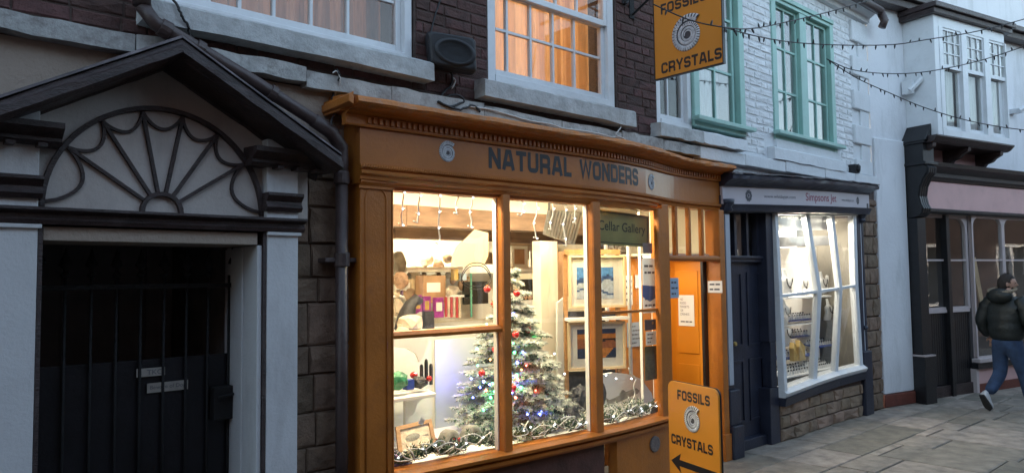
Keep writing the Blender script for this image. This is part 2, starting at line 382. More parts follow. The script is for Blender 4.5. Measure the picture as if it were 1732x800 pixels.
def lay(parent, name, meshes, nomL, nomH, X0, X1, z0, z1, holes, y, pitch_h, lens, joint=.01, limit=300, ang=0, jz=0, stuff='stuff_course', p0=None, warp=None, clip=(-80, 1812, -80, 880)):
    """courses of bricks or blocks on a wall plane, cut round the holes (X0,X1,z0,z1)"""
    cells = []; z = z0; row = 0
    while z < z1 - .01:
        h = pitch_h if not isinstance(pitch_h, (list, tuple)) else pitch_h[row % len(pitch_h)]
        h = min(h, z1 - z)
        iv = [(X0, X1)]
        for a, b, c, d in holes:
            if c < z + h * .6 and d > z + h * .4:
                nv = []
                for p, q in iv:
                    if b <= p or a >= q: nv.append((p, q))
                    else:
                        if a - p > .03: nv.append((p, a))
                        if q - b > .03: nv.append((b, q))
                iv = nv
        for p, q in iv:
            x = p; k = row; first = True
            while x < q - .02:
                l = lens[k % len(lens)] * random.uniform(.93, 1.07) if len(lens) > 2 else lens[k % len(lens)]
                if first and row % 2: l *= .5
                first = False
                if q - x - l < .05: l = q - x
                cells.append((x, x + l, z, z + h)); x += l; k += 1
        z += h; row += 1
    ins, rest = [], []
    for c in cells:
        m = V(((c[0] + c[1]) / 2, y, (c[2] + c[3]) / 2)); w_ = m if p0 is None else V((p0[0] + m.x * math.cos(ang), p0[1] + m.x * math.sin(ang), m.z))
        if warp: w_ = V((m.x, warp(m.x), m.z))
        u, v_ = proj(w_)
        vis = clip[0] < u < clip[1] and clip[2] < v_ < clip[3]
        (ins if vis else rest).append(((w_ - CAM).length, w_, c))
    ins.sort(key=lambda q: q[0]); rest += ins[limit:]; ins = ins[:limit]
    def sc_(c): return ((c[1] - c[0] - joint) / nomL, 1 + random.uniform(-.12, .12), (c[3] - c[2] - joint) / nomH)
    for d, w_, c in ins:
        a = ang
        if warp: a = math.atan2(warp(w_.x + .05) - warp(w_.x - .05), .1)
        inst(random.choice(meshes), name, parent, w_, sc_(c), (0, random.uniform(-.006, .006), a))
    if rest:
        b = MB()
        for d, w_, c in rest:
            me = random.choice(meshes); s_ = sc_(c); Rm = Matrix.Rotation(ang, 3, 'Z')
            b.add([w_ + Rm @ V((q.co.x * s_[0], q.co.y, q.co.z * s_[2])) for q in me.vertices], [tuple(f.vertices) for f in me.polygons])
        o = b.build(stuff, meshes[0].materials[0], parent); o['kind'] = 'stuff'
def wall_holes(b, X0, X1, z0, z1, y0, y1, holes):
    xs = sorted({X0, X1, *[min(max(h[0], X0), X1) for h in holes], *[min(max(h[1], X0), X1) for h in holes]})
    for a, c in zip(xs, xs[1:]):
        if c - a < 1e-5: continue
        m = (a + c) / 2; hs = sorted([(max(h[2], z0), min(h[3], z1)) for h in holes if h[0] < m < h[1]])
        z = z0
        for p, q in hs:
            if p > z: b.box(a, c, y0, y1, z, p)
            z = max(z, q)
        if z < z1: b.box(a, c, y0, y1, z, z1)

# ------------------------------------------------------------------ lettering drawn as strokes
def rr(x0, y0, x1, y1, c, skip=None): ...
def glyph(ch, W, a, c):
    x0, x1, y0, y1 = a, W - a, a, 1 - a; m = .5; k = c
    def arc(cx, cy, q0, q1): return [(cx + k * math.cos(R_(q)), cy + k * math.sin(R_(q))) for q in range(q0, q1 + (1 if q1 > q0 else -1), 30 if q1 > q0 else -30)]
    TR = arc(x1 - k, y1 - k, 90, 0); BR = arc(x1 - k, y0 + k, 0, -90); BL = arc(x0 + k, y0 + k, -90, -180); TL = arc(x0 + k, y1 - k, 180, 90)
    if ch == 'O': return [TR + BR + BL + TL + TR[:1]]
    if ch == 'C': return [[(x1, .66), (x1, y1 - k)] + TR[::-1][1:] + TL[::-1] + BL[::-1] + BR[::-1] + [(x1, .34)]]
    if ch == 'D': return [TR + BR + [(x0, y0), (x0, y1), TR[0]]]
    if ch == 'N': return [[(x0, 0), (x0, 1)], [(x0 + a * .2, 1 - a * .9), (x1 - a * .2, a * .9)], [(x1, 0), (x1, 1)]]
    if ch == 'A': return [[(a * .9, 0), (W * .38, y1), (W * .62, y1), (W - a * .9, 0)], [(W * .22, .30), (W * .78, .30)]]
    if ch == 'T': return [[(0, y1), (W, y1)], [(W / 2, 0), (W / 2, 1 - a)]]
    if ch == 'U': return [[(x0, 1), (x0, y0 + k)] + BL[::-1] + BR[::-1] + [(x1, 1)]]
    if ch == 'L': return [[(x0, 1), (x0, y0), (W, y0)]]
    if ch == 'I': return [[(W / 2, 0), (W / 2, 1)]]
    if ch == 'F': return [[(x0, 0), (x0, y1), (W, y1)], [(x0, .47), (W * .9, .47)]]
    if ch == 'E': return [[(W, y1), (x0, y1), (x0, y0), (W, y0)], [(x0, m), (W * .94, m)]]
    if ch == 'R':
        t2 = arc(x1 - k, .42 + k, 0, -90)
        return [[(x0, 0), (x0, y1)] + TR + t2 + [(x0, .42)], [(x1 - a * .9, .42), (x1, .3), (x1, 0)]]
    if ch == 'S':
        u2 = arc(x0 + k, m + k, 180, 270); l2 = arc(x1 - k, m - k, 90, 0)
        return [[(x1, .70), (x1, y1 - k)] + TR[::-1][1:] + TL[::-1] + [(x0, m + k)] + u2[1:] + l2 + [(x1, y0 + k)] + BR[1:] + BL + [(x0, .30)]]
    if ch == 'W': return [[(a * .9, 1), (W * .27, 0 + a), (W * .5, .92), (W * .73, a), (W - a * .9, 1)]]
    if ch == 'Y': return [[(a * .7, 1), (W / 2, .42), (W - a * .7, 1)], [(W / 2, 0), (W / 2, .45)]]
    return []
WID = dict(O=.86, C=.82, D=.84, N=.86, A=.92, T=.78, U=.84, L=.66, I=.24, F=.70, E=.74, R=.84, S=.82, W=1.22, Y=.86)
def stroke_text(txt, th=.2, gap=.13, space=.42):
    """returns (quads as lists of 2D points, total width); letter height 1"""
    polys = []; x = 0
    for ch in txt:
        if ch == ' ': x += space; continue
        W = WID[ch]
        for li, line in enumerate(glyph(ch, W, th / 2, .17)):
            pts = [line[0]]
            for p in line[1:]:
                if abs(p[0] - pts[-1][0]) + abs(p[1] - pts[-1][1]) > .004: pts.append(p)
            L_, R2 = [], []
            closed = abs(pts[0][0] - pts[-1][0]) + abs(pts[0][1] - pts[-1][1]) < .01 and len(pts) > 3
            if closed: pts = pts[:-1]
            n = len(pts)
            for i, p in enumerate(pts):
                a = pts[(i - 1) % n] if (i or closed) else None; b = pts[(i + 1) % n] if (i < n - 1 or closed) else None
                d1 = (V(p) - V(a)).normalized() if a else None; d2 = (V(b) - V(p)).normalized() if b else None
                if d1 is None: d1 = d2
                if d2 is None: d2 = d1
                t = (d1 + d2)
                t = t.normalized() if t.length > .1 else d1
                nn = V((-t.y, t.x)); c_ = max(.55, nn.dot(V((-d1.y, d1.x))))
                L_.append(V(p) + nn * th / 2 / c_); R2.append(V(p) - nn * th / 2 / c_)
            rng = range(n if closed else n - 1)
            for i in rng:
                j = (i + 1) % n
                polys.append(([(q.x + x, q.y) for q in (L_[i], L_[j], R2[j], R2[i])], li))
        x += W + gap
    return polys, x - gap
def put_text(txt, name, m, parent, mapf, width, height, th=.2, gap=.13, space=.42, depth=.0015, sub=1):
    """mapf(u, v, out) -> world point; u,v in metres from the lower left of the word"""
    polys, W = stroke_text(txt, th, gap, space); b = MB(); sx = width / W
    for q, li in polys:
        vs = [mapf(p[0] * sx, p[1] * height, depth + li * .0006) for p in q]
        b.add(vs, [(0, 1, 2, 3)])
    return b.build(name, m, parent)
def font_text(body, name, m, parent, mapf, height, width=None, bold=0.0, align='LEFT', italic=0):
    if body[0] == '~':                     # print too small to read: a row of short dashes as long as the words
        w0 = width or height * len(body) * .5; b = MB(); x = 0; rq = random.Random(len(body) * 7)
        while x < w0 * .97:
            l = min(w0 - x, height * rq.uniform(.9, 2.2)); b.add([mapf(x, height * .2, .0015), mapf(x + l, height * .2, .0015), mapf(x + l, height * .75, .0015), mapf(x, height * .75, .0015)], [(0, 1, 2, 3)]); x += l + height * .35
        return b.build('print_line', m, parent)
    cu = bpy.data.curves.new(name, 'FONT'); cu.body = body; cu.size = 1; cu.offset = bold; cu.shear = italic; cu.align_x = align
    to = bpy.data.objects.new('t', cu); COL.objects.link(to)
    dg = bpy.context.evaluated_depsgraph_get(); me = to.evaluated_get(dg).to_mesh()
    vs = [q.co.copy() for q in me.vertices]; fs = [tuple(f.vertices) for f in me.polygons]
    to.to_mesh_clear() if hasattr(to, 'to_mesh_clear') else None
    bpy.data.objects.remove(to)
    if not vs: return None
    x0 = min(q.x for q in vs); x1 = max(q.x for q in vs); y0 = min(q.y for q in vs); y1 = max(q.y for q in vs)
    sy = height / (y1 - y0); sx = width / (x1 - x0) if width else sy
    b = MB(); b.add([mapf((q.x - x0) * sx, (q.y - y0) * sy, .0015) for q in vs], fs)
    return b.build(name, m, parent)
def ammonite(name, parent, mapf, R, flat=.25, m=('fossil', 'fossil_dark'), turns=3.4, start=48):
    """a coiled, ribbed shell lying on the surface given by mapf(u, v, out)"""
    b = MB(); RIB = 34; N = int(turns * RIB) * 2; k = 8; prev = None; growth = .47
    for i in range(N + 1):
        t = ((i // 2) + (.72 if i % 2 else 0)) / (N / 2) * turns; r = R * math.exp(-(turns - t) * growth) ; rc = r * .812; w_ = r * .188
        q = R_(start) + (turns - t) * 2 * math.pi
        rib = 1.0
        cx, cy = rc * math.cos(q), rc * math.sin(q); ring = []
        for j in range(k + 1):
            a = math.pi * j / k; off = -math.cos(a) * w_ * (rib if j > k * .4 else 1.0); hh = (math.sin(a) ** .7) * w_ * flat * 3 * (1.15 if i % 2 else .8)
            ring.append(mapf((rc + off) * math.cos(q), (rc + off) * math.sin(q), .001 + hh))
        base = len(b.v); b.v += [V(p) for p in ring]
        if prev is not None:
            for j in range(k):
                b.f.append([prev + j, base + j, base + j + 1, prev + j + 1]); b.mi.append(1 if (i % 2 == 0 and j > 3 and t > turns - 1.2) or j <= 1 else 0)
        prev = base
    r0 = R * math.exp(-turns * growth); b.add([mapf(r0 * 1.2 * math.cos(q), r0 * 1.2 * math.sin(q), .0012) for q in [k_ * .524 for k_ in range(12)]], [tuple(range(12))], 1)
    return b.build(name, list(m), parent)

# ================================================================== SETTING: ground
def lerp_st(st, x):
    if x <= st[0][0]: return st[0][1]
    for (a, p), (b, q) in zip(st, st[1:]):
        if x <= b: return p + (q - p) * (x - a) / (b - a)
    return st[-1][1]
b = MB(); b.box(-40, 60, -40, .3, -.30, -.022)
tag(b.build('ground', 'joint'), 'dark bedding and distant paving under the flagged street', kind='structure')
pav = MB(); pav.box(4.3, 17.5, -5.6, .02, -.021, -.013)
pavement = pav.build('pavement', 'joint'); tag(pavement, 'flagged york stone street in front of the shops', kind='structure')
def slab_mesh():
    out = []
    for k in range(5):
        j = lambda a: random.uniform(-a, a); c = .012; m = MB()
        bot = [(-.5, -.5, -.03), (.5, -.5, -.03), (.5, .5, -.03), (-.5, .5, -.03)]
        rim = [(p[0], p[1], -.008) for p in bot]; top = [(p[0] * .975 + j(.008), p[1] * .965 + j(.008), j(.0015)) for p in bot]
        m.add(bot + rim + top, [(8, 9, 10, 11)] + [(i, (i + 1) % 4, 4 + (i + 1) % 4, 4 + i) for i in range(4)] + [(4 + i, 4 + (i + 1) % 4, 8 + (i + 1) % 4, 8 + i) for i in range(4)])
        me = bpy.data.meshes.new('slab'); me.from_pydata([tuple(q) for q in m.v], [], m.f); me.materials.append(M['slab']); out.append(me)
    return out
SL = slab_mesh()
def slab(x0, x1, y0, y1):
    g = .012; c = V(((x0 + x1) / 2, (y0 + y1) / 2, 0))
    inst(random.choice(SL), 'slab', pavement, c + V((0, 0, random.uniform(-.002, .002))), (x1 - x0 - g, y1 - y0 - g, 1), (random.uniform(-.003, .003), random.uniform(-.003, .003), 0))
x = 4.4                                    # a strip of flags along the shopfronts, then courses across the street
while x < 15:
    l = random.uniform(.55, 1.05); slab(x, x + l, -.47, -.02 if x < 9 else -.05); x += l
x = 4.2
while x < 15:
    l = random.uniform(.6, 1.15); slab(x, x + l, -.89, -.47); x += l
x = 4.2
while x < 17:
    wd = random.choice((.42, .5, .56, .62)); y = -.90 - random.uniform(0, .35); slab(x, x + wd, y, -.89) if y < -.93 else None
    while y > -5.2:
        l = random.uniform(.55, 1.2); slab(x, x + wd, y - l, y); y -= l
    x += wd

# ================================================================== upper storeys
WY = .004
bk = brick_mesh('brick', .215, .065, .0105, 'brick', .004, .006)
wb = brick_mesh('brick', .215, .065, .010, 'wbrick', .0045, .012)
stn = brick_mesh('stone', .40, .22, .020, 'stone', .010, .012)
rst = brick_mesh('stone', .36, .20, .020, 'riser_stone', .009, .016)

brickb = thing('brick_building', 'dark red brick upper storey with white sash windows above the gateway and the orange shop', 'building', (2.4, .2, 0))
holes_d = [(2.16, 5.72, 2.3, 2.545), (1.06, 2.64, 3.05, 4.7), (3.26, 4.64, 3.03, 4.6), (5.18, 5.72, 3.0, 4.6)]
b = MB(); wall_holes(b, -3.5, 5.72, 2.40, 6.2, 0, .30, holes_d); b.build('wall', 'mortar', brickb)
lay(brickb, 'brick', bk, .215, .065, -1.2, 5.71, 2.885, 4.85, [(h[0] - .01, h[1] + .01, h[2], h[3]) for h in holes_d[1:]], WY, .0755, (.225, .225, .113), .009, 300, stuff='brick_course', clip=(-60, 1300, -60, 400))
# string course stones
for k, (x0, x1) in enumerate([(-1.6, -.7), (-.7, .25), (.25, .98), (.98, 1.86), (1.86, 2.42), (2.42, 3.15), (3.15, 3.9), (3.9, 4.6), (4.6, 5.15), (5.15, 5.71)]):
    z0 = 2.775 + random.uniform(-.012, .012) - (.02 if x0 > 1.8 else 0); b = MB()
    n = 7; top = [(x0 + (x1 - x0) * i / n + (.003 if i == 0 else -.003 if i == n else 0), z0 + .088 + random.uniform(-.007, .006)) for i in range(n + 1)]
    bot = [(p[0], z0 + random.uniform(-.005, .007)) for p in top]
    for i in range(n):
        y = [-.085 + random.uniform(-.008, .006) for _ in range(2)] if i == 0 else [y[1], -.085 + random.uniform(-.008, .006)]
        b.hexa([(top[i][0], y[0], bot[i][1]), (top[i + 1][0], y[1], bot[i + 1][1]), (top[i + 1][0], y[1], top[i + 1][1]), (top[i][0], y[0], top[i][1])],
               [(top[i][0], .02, bot[i][1]), (top[i + 1][0], .02, bot[i + 1][1]), (top[i + 1][0], .02, top[i + 1][1]), (top[i][0], .02, top[i][1])])
    b.build('course_stone', 'band', brickb, bevel=0)
def rough_sill(parent, x0, x1, z0, z1, y=-.11, m='sill', name='sill', n=9):
    b = MB(); P = []
    for i in range(n + 1):
        t = i / n; j = lambda a: random.uniform(-a, a)
        P.append([V((x0 + (x1 - x0) * t, y + j(.005), z0 + j(.007))), V((x0 + (x1 - x0) * t, y + .004 + j(.004), z1 - .015 + j(.004))), V((x0 + (x1 - x0) * t, y + .025, z1 + j(.004))), V((x0 + (x1 - x0) * t, .12, z1 + .004)), V((x0 + (x1 - x0) * t, .12, z0))])
    for i in range(n):
        k = len(b.v); b.v += P[i] + P[i + 1]
        for a in range(5): b.f.append([k + a, k + 5 + a, k + 5 + (a + 1) % 5, k + (a + 1) % 5]); b.mi.append(0)
    b.add(P[0], [(0, 1, 2, 3, 4)]); b.add(P[-1], [(4, 3, 2, 1, 0)])
    return b.build(name, m, parent)

def mb1(fn): b = MB(); fn(b); return b
def pane(parent, x0, x1, z0, z1, y, m='glass'):
    b = MB(); b.box(x0, x1, y, y + .004, z0, z1); return b.build('pane', m, parent)
def curtain(x0, x1, z0, z1, y, label, m, amp=.03, n=None):
    b = MB(); n = n or int((x1 - x0) / .018); pts = []
    ph = random.uniform(0, 6)
    for i in range(n + 1):
        x = x0 + (x1 - x0) * i / n; s_ = x * 38 + ph + 1.3 * math.sin(x * 9)
        pts.append((x, y + amp * math.sin(s_) + amp * .4 * math.sin(s_ * 2.3)))
    for i in range(n):
        b.add([(*pts[i], z0), (*pts[i + 1], z0), (*pts[i + 1], z1), (*pts[i], z1)], [(0, 1, 2, 3)])
    return tag(b.build('curtain', m, smooth=False), label, 'curtain')
# translucent cloth
for nm in ('curtain', 'dimcurtain', 'netcurtain', 'litpaper'):
    t = M[nm].node_tree; N = t.nodes; L = t.links; p = N['Principled BSDF']; tr = N.new('ShaderNodeBsdfTranslucent')
    src = p.inputs['Base Color'].links[0].from_socket; L.new(src, tr.inputs[0]); mx = N.new('ShaderNodeMixShader'); mx.inputs[0].default_value = .5
    L.new(p.outputs[0], mx.inputs[1]); L.new(tr.outputs[0], mx.inputs[2]); L.new(mx.outputs[0], N['Material Output'].inputs[0])
def room(x0, x1, z0, z1, y0, y1, m='darkroom', name='room_shell', parent=None, open_front=True):
    b = MB(); t = .05
    b.box(x0 - t, x0, y0, y1, z0, z1); b.box(x1, x1 + t, y0, y1, z0, z1); b.box(x0 - t, x1 + t, y1, y1 + t, z0, z1)
    b.box(x0 - t, x1 + t, y0, y1 + t, z1, z1 + t); b.box(x0 - t, x1 + t, y0, y1 + t, z0 - t, z0)
    return b.build(name, m, parent)

def sash_window(parent, x0, x1, z0, z1, cols, rows, m='wpaint', fr=.055, y=.0, rail=None, upper=None, label=None, sashw=.04):
    """one window: box frame > panes, glazing bars; cols = X of the bars, rows = Z of the bars"""
    b = MB()
    b.box(x0, x0 + fr, y, y + .10, z0, z1); b.box(x1 - fr, x1, y, y + .10, z0, z1)
    b.box(x0 + fr, x1 - fr, y, y + .10, z1 - fr, z1); b.box(x0 + fr, x1 - fr, y - .006, y + .11, z0, z0 + fr)
    f = b.build('window', m, parent, bevel=.004)
    if label: f['label'] = label
    a0, a1, c0, c1 = x0 + fr, x1 - fr, z0 + fr, z1 - fr; ys = y + .04; s = sashw
    b = MB(); top = rail if rail else c1
    b.box(a0, a0 + s, ys, ys + .04, c0, top); b.box(a1 - s, a1, ys, ys + .04, c0, top)
    b.box(a0 + s, a1 - s, ys, ys + .04, c0, c0 + s * 1.3); b.box(a0 + s, a1 - s, ys, ys + .04, top - s * .8, top); b.build('sash', m, f, bevel=.003)
    xs = [a0 + s] + [c for c in cols] + [a1 - s]; zs = [c0 + s * 1.3] + [r for r in rows if r < top] + [top - s * .8]
    for c in cols: b = MB(); b.box(c - .009, c + .009, ys + .005, ys + .035, zs[0], zs[-1]); b.build('glazing_bar', m, f)
    for r in zs[1:-1]:
        for p, q in zip(xs, xs[1:]): b = MB(); b.box(p + .009, q - .009, ys + .007, ys + .033, r - .009, r + .009); b.build('glazing_bar', m, f)
    for p, q in zip(xs, xs[1:]):
        for u, v_ in zip(zs, zs[1:]): pane(f, p, q, u, v_, ys + .02)
    if rail:
        yt = y + .0 + .005; b = MB()
        b.box(a0, a0 + s, yt, ys - .002, rail - .02, c1); b.box(a1 - s, a1, yt, ys - .002, rail - .02, c1); b.box(a0 + s, a1 - s, yt, ys - .002, rail - .028, rail + .02); b.build('sash', m, f, bevel=.003)
        zs = [rail + .02] + [r for r in rows if r > rail + .05] + [c1]
        for c in cols: b = MB(); b.box(c - .009, c + .009, yt + .004, ys - .006, zs[0], zs[-1]); b.build('glazing_bar', m, f)
        for r in zs[1:-1]: b = MB(); b.box(a0 + s, a1 - s, yt + .006, ys - .008, r - .009, r + .009); b.build('glazing_bar', m, f)
        for p, q in zip(xs, xs[1:]):
            for u, v_ in zip(zs, zs[1:]): pane(f, p, q, u, v_, yt + .016)
    return f
# window above the gateway
ax = lambda px, py, y=.06: at(px, py, y).x
sash_window(brickb, 1.08, 2.63, 3.055, 4.69, [ax(353, 0), ax(405, 5), ax(463, 8), ax(526, 15), ax(588, 28)], [3.44, 4.2], rail=3.8, label='white painted sash window above the gateway with dim curtains', y=.01)
rough_sill(brickb, 1.0, 2.71, 2.93, 3.05, -.125)
# window above the orange shop
sash_window(brickb, 3.26, 4.63, 3.035, 4.55, [ax(857, 60), ax(897, 70), ax(935, 80), ax(971, 90)], [at(950, 80, .05).z, at(950, 80, .05).z + .62], rail=at(950, 18, .04).z, label='white painted sash window lit from inside by orange curtains', fr=.075, y=.01)
rough_sill(brickb, 3.13, 4.74, 2.895, 3.025, -.125)
# narrow sash against the party line
f3 = sash_window(brickb, 5.19, 5.72, 3.0, 4.5, [5.42], [3.75], label='narrow white sash window beside the mint casement', fr=.06, y=.01)
rough_sill(brickb, 5.08, 5.72, 2.87, 2.985, -.12)

curtain(1.14, 2.58, 3.0, 4.7, .33, 'dull pinkish brown curtain behind the white sash window above the gateway', 'dimcurtain')
curtain(3.30, 4.6, 2.95, 4.6, .30, 'glowing orange curtain behind the sash window above the orange shop', 'curtain', .032)
rm = room(1.0, 2.75, 2.9, 4.9, .30, 2.2, parent=None); tag(rm, 'dim room behind the window above the gateway', kind='structure')
lamp('curtain_backlight', 'POINT', (1.9, 1.2, 3.6), 9, (1, .66, .40), .2, parent=rm)  # added light behind the dim curtain, only to brighten and warm it
rm = room(3.2, 4.7, 2.9, 4.9, .30, 2.0, 'cream'); tag(rm, 'lit upstairs room behind the orange curtains', kind='structure')
lamp('curtain_backlight', 'POINT', (3.95, 1.35, 3.7), 19, (1, .74, .52), .25, parent=rm)
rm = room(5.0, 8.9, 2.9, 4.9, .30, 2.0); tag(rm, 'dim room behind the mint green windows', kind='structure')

# ---- white painted brick building
whiteb = thing('painted_building', 'white painted brick upper storey with mint green windows above the jewellery shop', 'building', (7.6, .2, 0))
holes_w = [(5.72, 6.62, 3.02, 4.7), (7.2, 8.66, 3.09, 4.72)]
b = MB(); wall_holes(b, 5.72, 9.62, 2.40, 6.2, 0, .30, holes_w); b.build('wall', 'wcore', whiteb)
lay(whiteb, 'brick', wb, .215, .065, 5.73, 9.14, 2.90, 4.86, holes_w + [(7.0, 8.8, 2.88, 3.10), (5.7, 6.6, 2.88, 3.02)], WY, .078, (.228, .228, .113), .005, 300, stuff='brick_course', clip=(1100, 1760, -60, 400))
for k, (x0, x1) in enumerate([(5.72, 6.5), (6.5, 7.3), (7.3, 8.2), (8.2, 9.0), (9.0, 9.66)]):
    b = MB(); z0 = 2.74 + .008 * k; b.box(x0 + .003, x1 - .003, -.07 - random.uniform(0, .008), .02, z0, z0 + .115); b.build('course_stone', 'wcore', whiteb, bevel=.008)
qz = [at(1452, p, -.06).z for p in (293, 268, 241, 210, 183, 152, 126, 95, 70, 37)]
for k in range(5):
    b = MB(); b.box(9.13, 9.60, -.042, .01, qz[2 * k], qz[2 * k + 1]); b.build('quoin', 'wcore', whiteb, bevel=.012)
    b = MB(); b.box(9.34, 9.603, -.024, .01, qz[2 * k + 1] + .002, qz[2 * k + 2] - .002 if k < 4 else 4.85); b.build('quoin', 'wcore', whiteb, bevel=.008)
b = MB(); b.sweep([(5.72, 0), (9.62, 0)], [(0, 4.86), (.05, 4.87), (.07, 4.93), (.14, 4.97), (.14, 5.04), (0, 5.04)]); b.build('eaves_moulding', 'wcore', whiteb)
b = MB(); b.tube([(5.72, -.2, 5.0), (9.62, -.2, 4.99)], .055, 10); b.build('gutter', 'pipe', whiteb, smooth=True)
b = MB(); b.tube([(9.62, -.2, 4.98), (9.64, -.24, 4.86), (9.62, -.21, 4.78)], .05, 10); b.build('gutter_outlet', 'pipe', whiteb, smooth=True)

def mint_casement(parent, x0, x1, z0, z1, leaves, label, y=.0, zr=None):
    b = MB(); fr = .09
    b.box(x0, x0 + fr, y - .02, y + .1, z0, z1); b.box(x1 - fr, x1, y - .02, y + .1, z0, z1); b.box(x0 + fr, x1 - fr, y - .02, y + .1, z1 - .1, z1)
    b.box(x0 + fr, x1 - fr, y - .02, y + .1, z0, z0 + .09)
    for i in range(len(leaves) - 1): b.box(leaves[i][1], leaves[i + 1][0], y - .015, y + .09, z0 + .09, z1 - .1)
    b.box(x0 + .02, x1 - .02, y - .04, y - .02, z1 - .06, z1 - .01)
    f = b.build('window', 'mint', parent, bevel=.006); f['label'] = label
    b = MB(); b.box(x0 - .05, x1 + .06, y - .10, y - .022, z0 + .045, z0 + .085); b.build('sill_board', 'mint', f, bevel=.006)
    for p, q in leaves:
        s = .035; c0, c1 = z0 + .09, z1 - .1; ys = y + .03; b = MB()
        b.box(p, p + s, ys, ys + .04, c0, c1); b.box(q - s, q, ys, ys + .04, c0, c1); b.box(p + s, q - s, ys, ys + .04, c0, c0 + s); b.box(p + s, q - s, ys, ys + .04, c1 - s, c1); b.build('sash', 'mint', f, bevel=.003)
        m_ = (p + q) / 2; b = MB(); b.box(m_ - .011, m_ + .011, ys + .004, ys + .036, c0 + s, c1 - s); b.build('glazing_bar', 'mint', f)
        zz = [c0 + s] + (zr or [c0 + (c1 - c0) * k / 3 for k in (1, 2)]) + [c1 - s]
        for r in zz[1:-1]:
            for u, v_ in ((p + s, m_ - .011), (m_ + .011, q - s)): b = MB(); b.box(u, v_, ys + .006, ys + .034, r - .011, r + .011); b.build('glazing_bar', 'mint', f)
        for u, v_ in ((p + s, m_), (m_, q - s)):
            for g, h in zip(zz, zz[1:]): pane(f, u, v_, g, h, ys + .018, 'skyglass')
    return f
mint_casement(whiteb, 5.73, 6.62, 3.05, 4.62, [(5.82, 6.50)], 'mint green casement window half hidden by the hanging sign', zr=[3.66, 4.2])
mint_casement(whiteb, 7.2, 8.66, 3.10, 4.70, [(7.29, 7.83), (7.98, 8.56)], 'mint green double casement window reflecting the sky')
rough_sill(whiteb, 5.723, 6.47, 2.875, 2.99, -.12, 'wcore'); rough_sill(whiteb, 7.05, 8.72, 2.87, 3.0, -.09, 'wcore')
b = MB(); b.box(7.2, 8.62, -.03, .02, 3.0, 3.10); b.build('apron', 'wcore', whiteb)
curtain(5.85, 6.5, 3.0, 4.6, .2, 'pale net curtain behind the half hidden mint window', 'netcurtain', .012)
curtain(7.3, 7.82, 3.0, 4.6, .2, 'pale sheet standing in for the sky reflection in the left half of the mint double window', 'netcurtain', .012)  # pale cloth imitates the sky-bright reflection of the left leaf
curtain(8.0, 8.56, 3.0, 4.6, .2, 'pale net curtain in the right half of the mint double window', 'netcurtain', .012)
b = MB(); b.ico(at(1452, 285, -.1), (.035, .03, .06)); b.box(*sorted((at(1449, 285, -.1).x, at(1456, 285, -.1).x)), -.09, 0, at(1452, 292, -.1).z, at(1452, 278, -.1).z)
tag(b.build('wall_bracket', 'black', bevel=.004), 'small black metal bracket on the lowest white quoin', 'bracket')

# ---- ground storey masonry behind the shopfronts
b = MB(); wall_holes(b, -3.5, 2.30, -.1, 2.40, 0, .30, [(.62, 1.60, -.1, 1.98)]); lower = b.build('wall', 'tan', brickb)
# rendered band under the string course, a few mm proud of it
b = MB(); b.box(-3.4, 2.14, -.012, .0, 2.40, 2.77); b.build('render_band', 'tan', brickb)
b = MB(); b.box(1.74, 2.17, -.012, 0, 0, 2.398); b.build('stone_bedding', 'stone_mortar', brickb)
lay(brickb, 'stone', stn, .40, .22, 1.74, 2.17, 0.0, 2.40, [], WY - .016, [.21, .16, .24, .14, .19], (.22, .38, .16, .30), .006, 60, stuff='stone_course')
lay(brickb, 'stone', stn, .40, .22, -1.6, .32, 0.0, 2.36, [], WY - .002, [.24, .2, .27, .22, .25], (.30, .46, .24), .007, 60, stuff='stone_course')

# ---- passage behind the gate
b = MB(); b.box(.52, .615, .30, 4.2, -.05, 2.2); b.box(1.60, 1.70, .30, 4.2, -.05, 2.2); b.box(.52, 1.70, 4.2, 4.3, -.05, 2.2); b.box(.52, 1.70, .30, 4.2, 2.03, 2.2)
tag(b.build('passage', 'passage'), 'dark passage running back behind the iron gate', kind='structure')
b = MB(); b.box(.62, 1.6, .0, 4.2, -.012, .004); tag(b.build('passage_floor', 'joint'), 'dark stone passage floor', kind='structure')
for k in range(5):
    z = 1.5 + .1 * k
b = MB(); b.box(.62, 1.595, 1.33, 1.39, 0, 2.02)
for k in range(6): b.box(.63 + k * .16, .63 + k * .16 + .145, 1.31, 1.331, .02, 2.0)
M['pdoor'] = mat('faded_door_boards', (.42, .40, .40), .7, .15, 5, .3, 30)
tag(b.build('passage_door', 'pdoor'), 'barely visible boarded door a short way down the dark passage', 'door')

# ================================================================== white gateway surround with pediment
gt = thing('gateway_surround', 'white and dark brown classical doorway surround with fan tympanum and gabled hood', 'doorway', (1.1, -.05, 0))
for x0, x1 in ((.40, .585), (1.60, 1.772)):
    b = MB(); b.box(x0, x1, -.17, .0, 0, 1.925); p_ = b.build('pilaster', 'door_white', gt, bevel=.004)
    b = MB(); b.box(x0 - .004, x1 + .012, -.186, -.0, 1.912, 1.93); b.build('pilaster_cap', 'door_white', p_, bevel=.003)
    b = MB(); b.box(x0, x1, -.165, .0, 2.003, 2.42); b.build('frieze_block', 'door_white', gt, bevel=.004)
    b = MB(); b.sweep([(x0 - .012, 0), (x1 + .012, 0)], [(0, 2.04), (.185, 2.04), (.20, 2.06), (.185, 2.08), (.185, 2.09), (.215, 2.12), (.215, 2.135), (0, 2.135)]); b.build('moulding', 'brown', gt)
b = MB(); b.box(.586, .604, -.168, .12, 0, 1.925); b.build('edge_strip', 'brown', gt)
b = MB(); b.box(1.580, 1.598, -.168, .0, 0, 1.925); b.build('edge_strip', 'brown', gt)
b = MB(); b.box(1.555, 1.579, -.155, .26, 0, 1.86); b.box(1.545, 1.555, .02, .26, 0, 1.85); b.build('jamb', 'door_white', gt, bevel=.003)
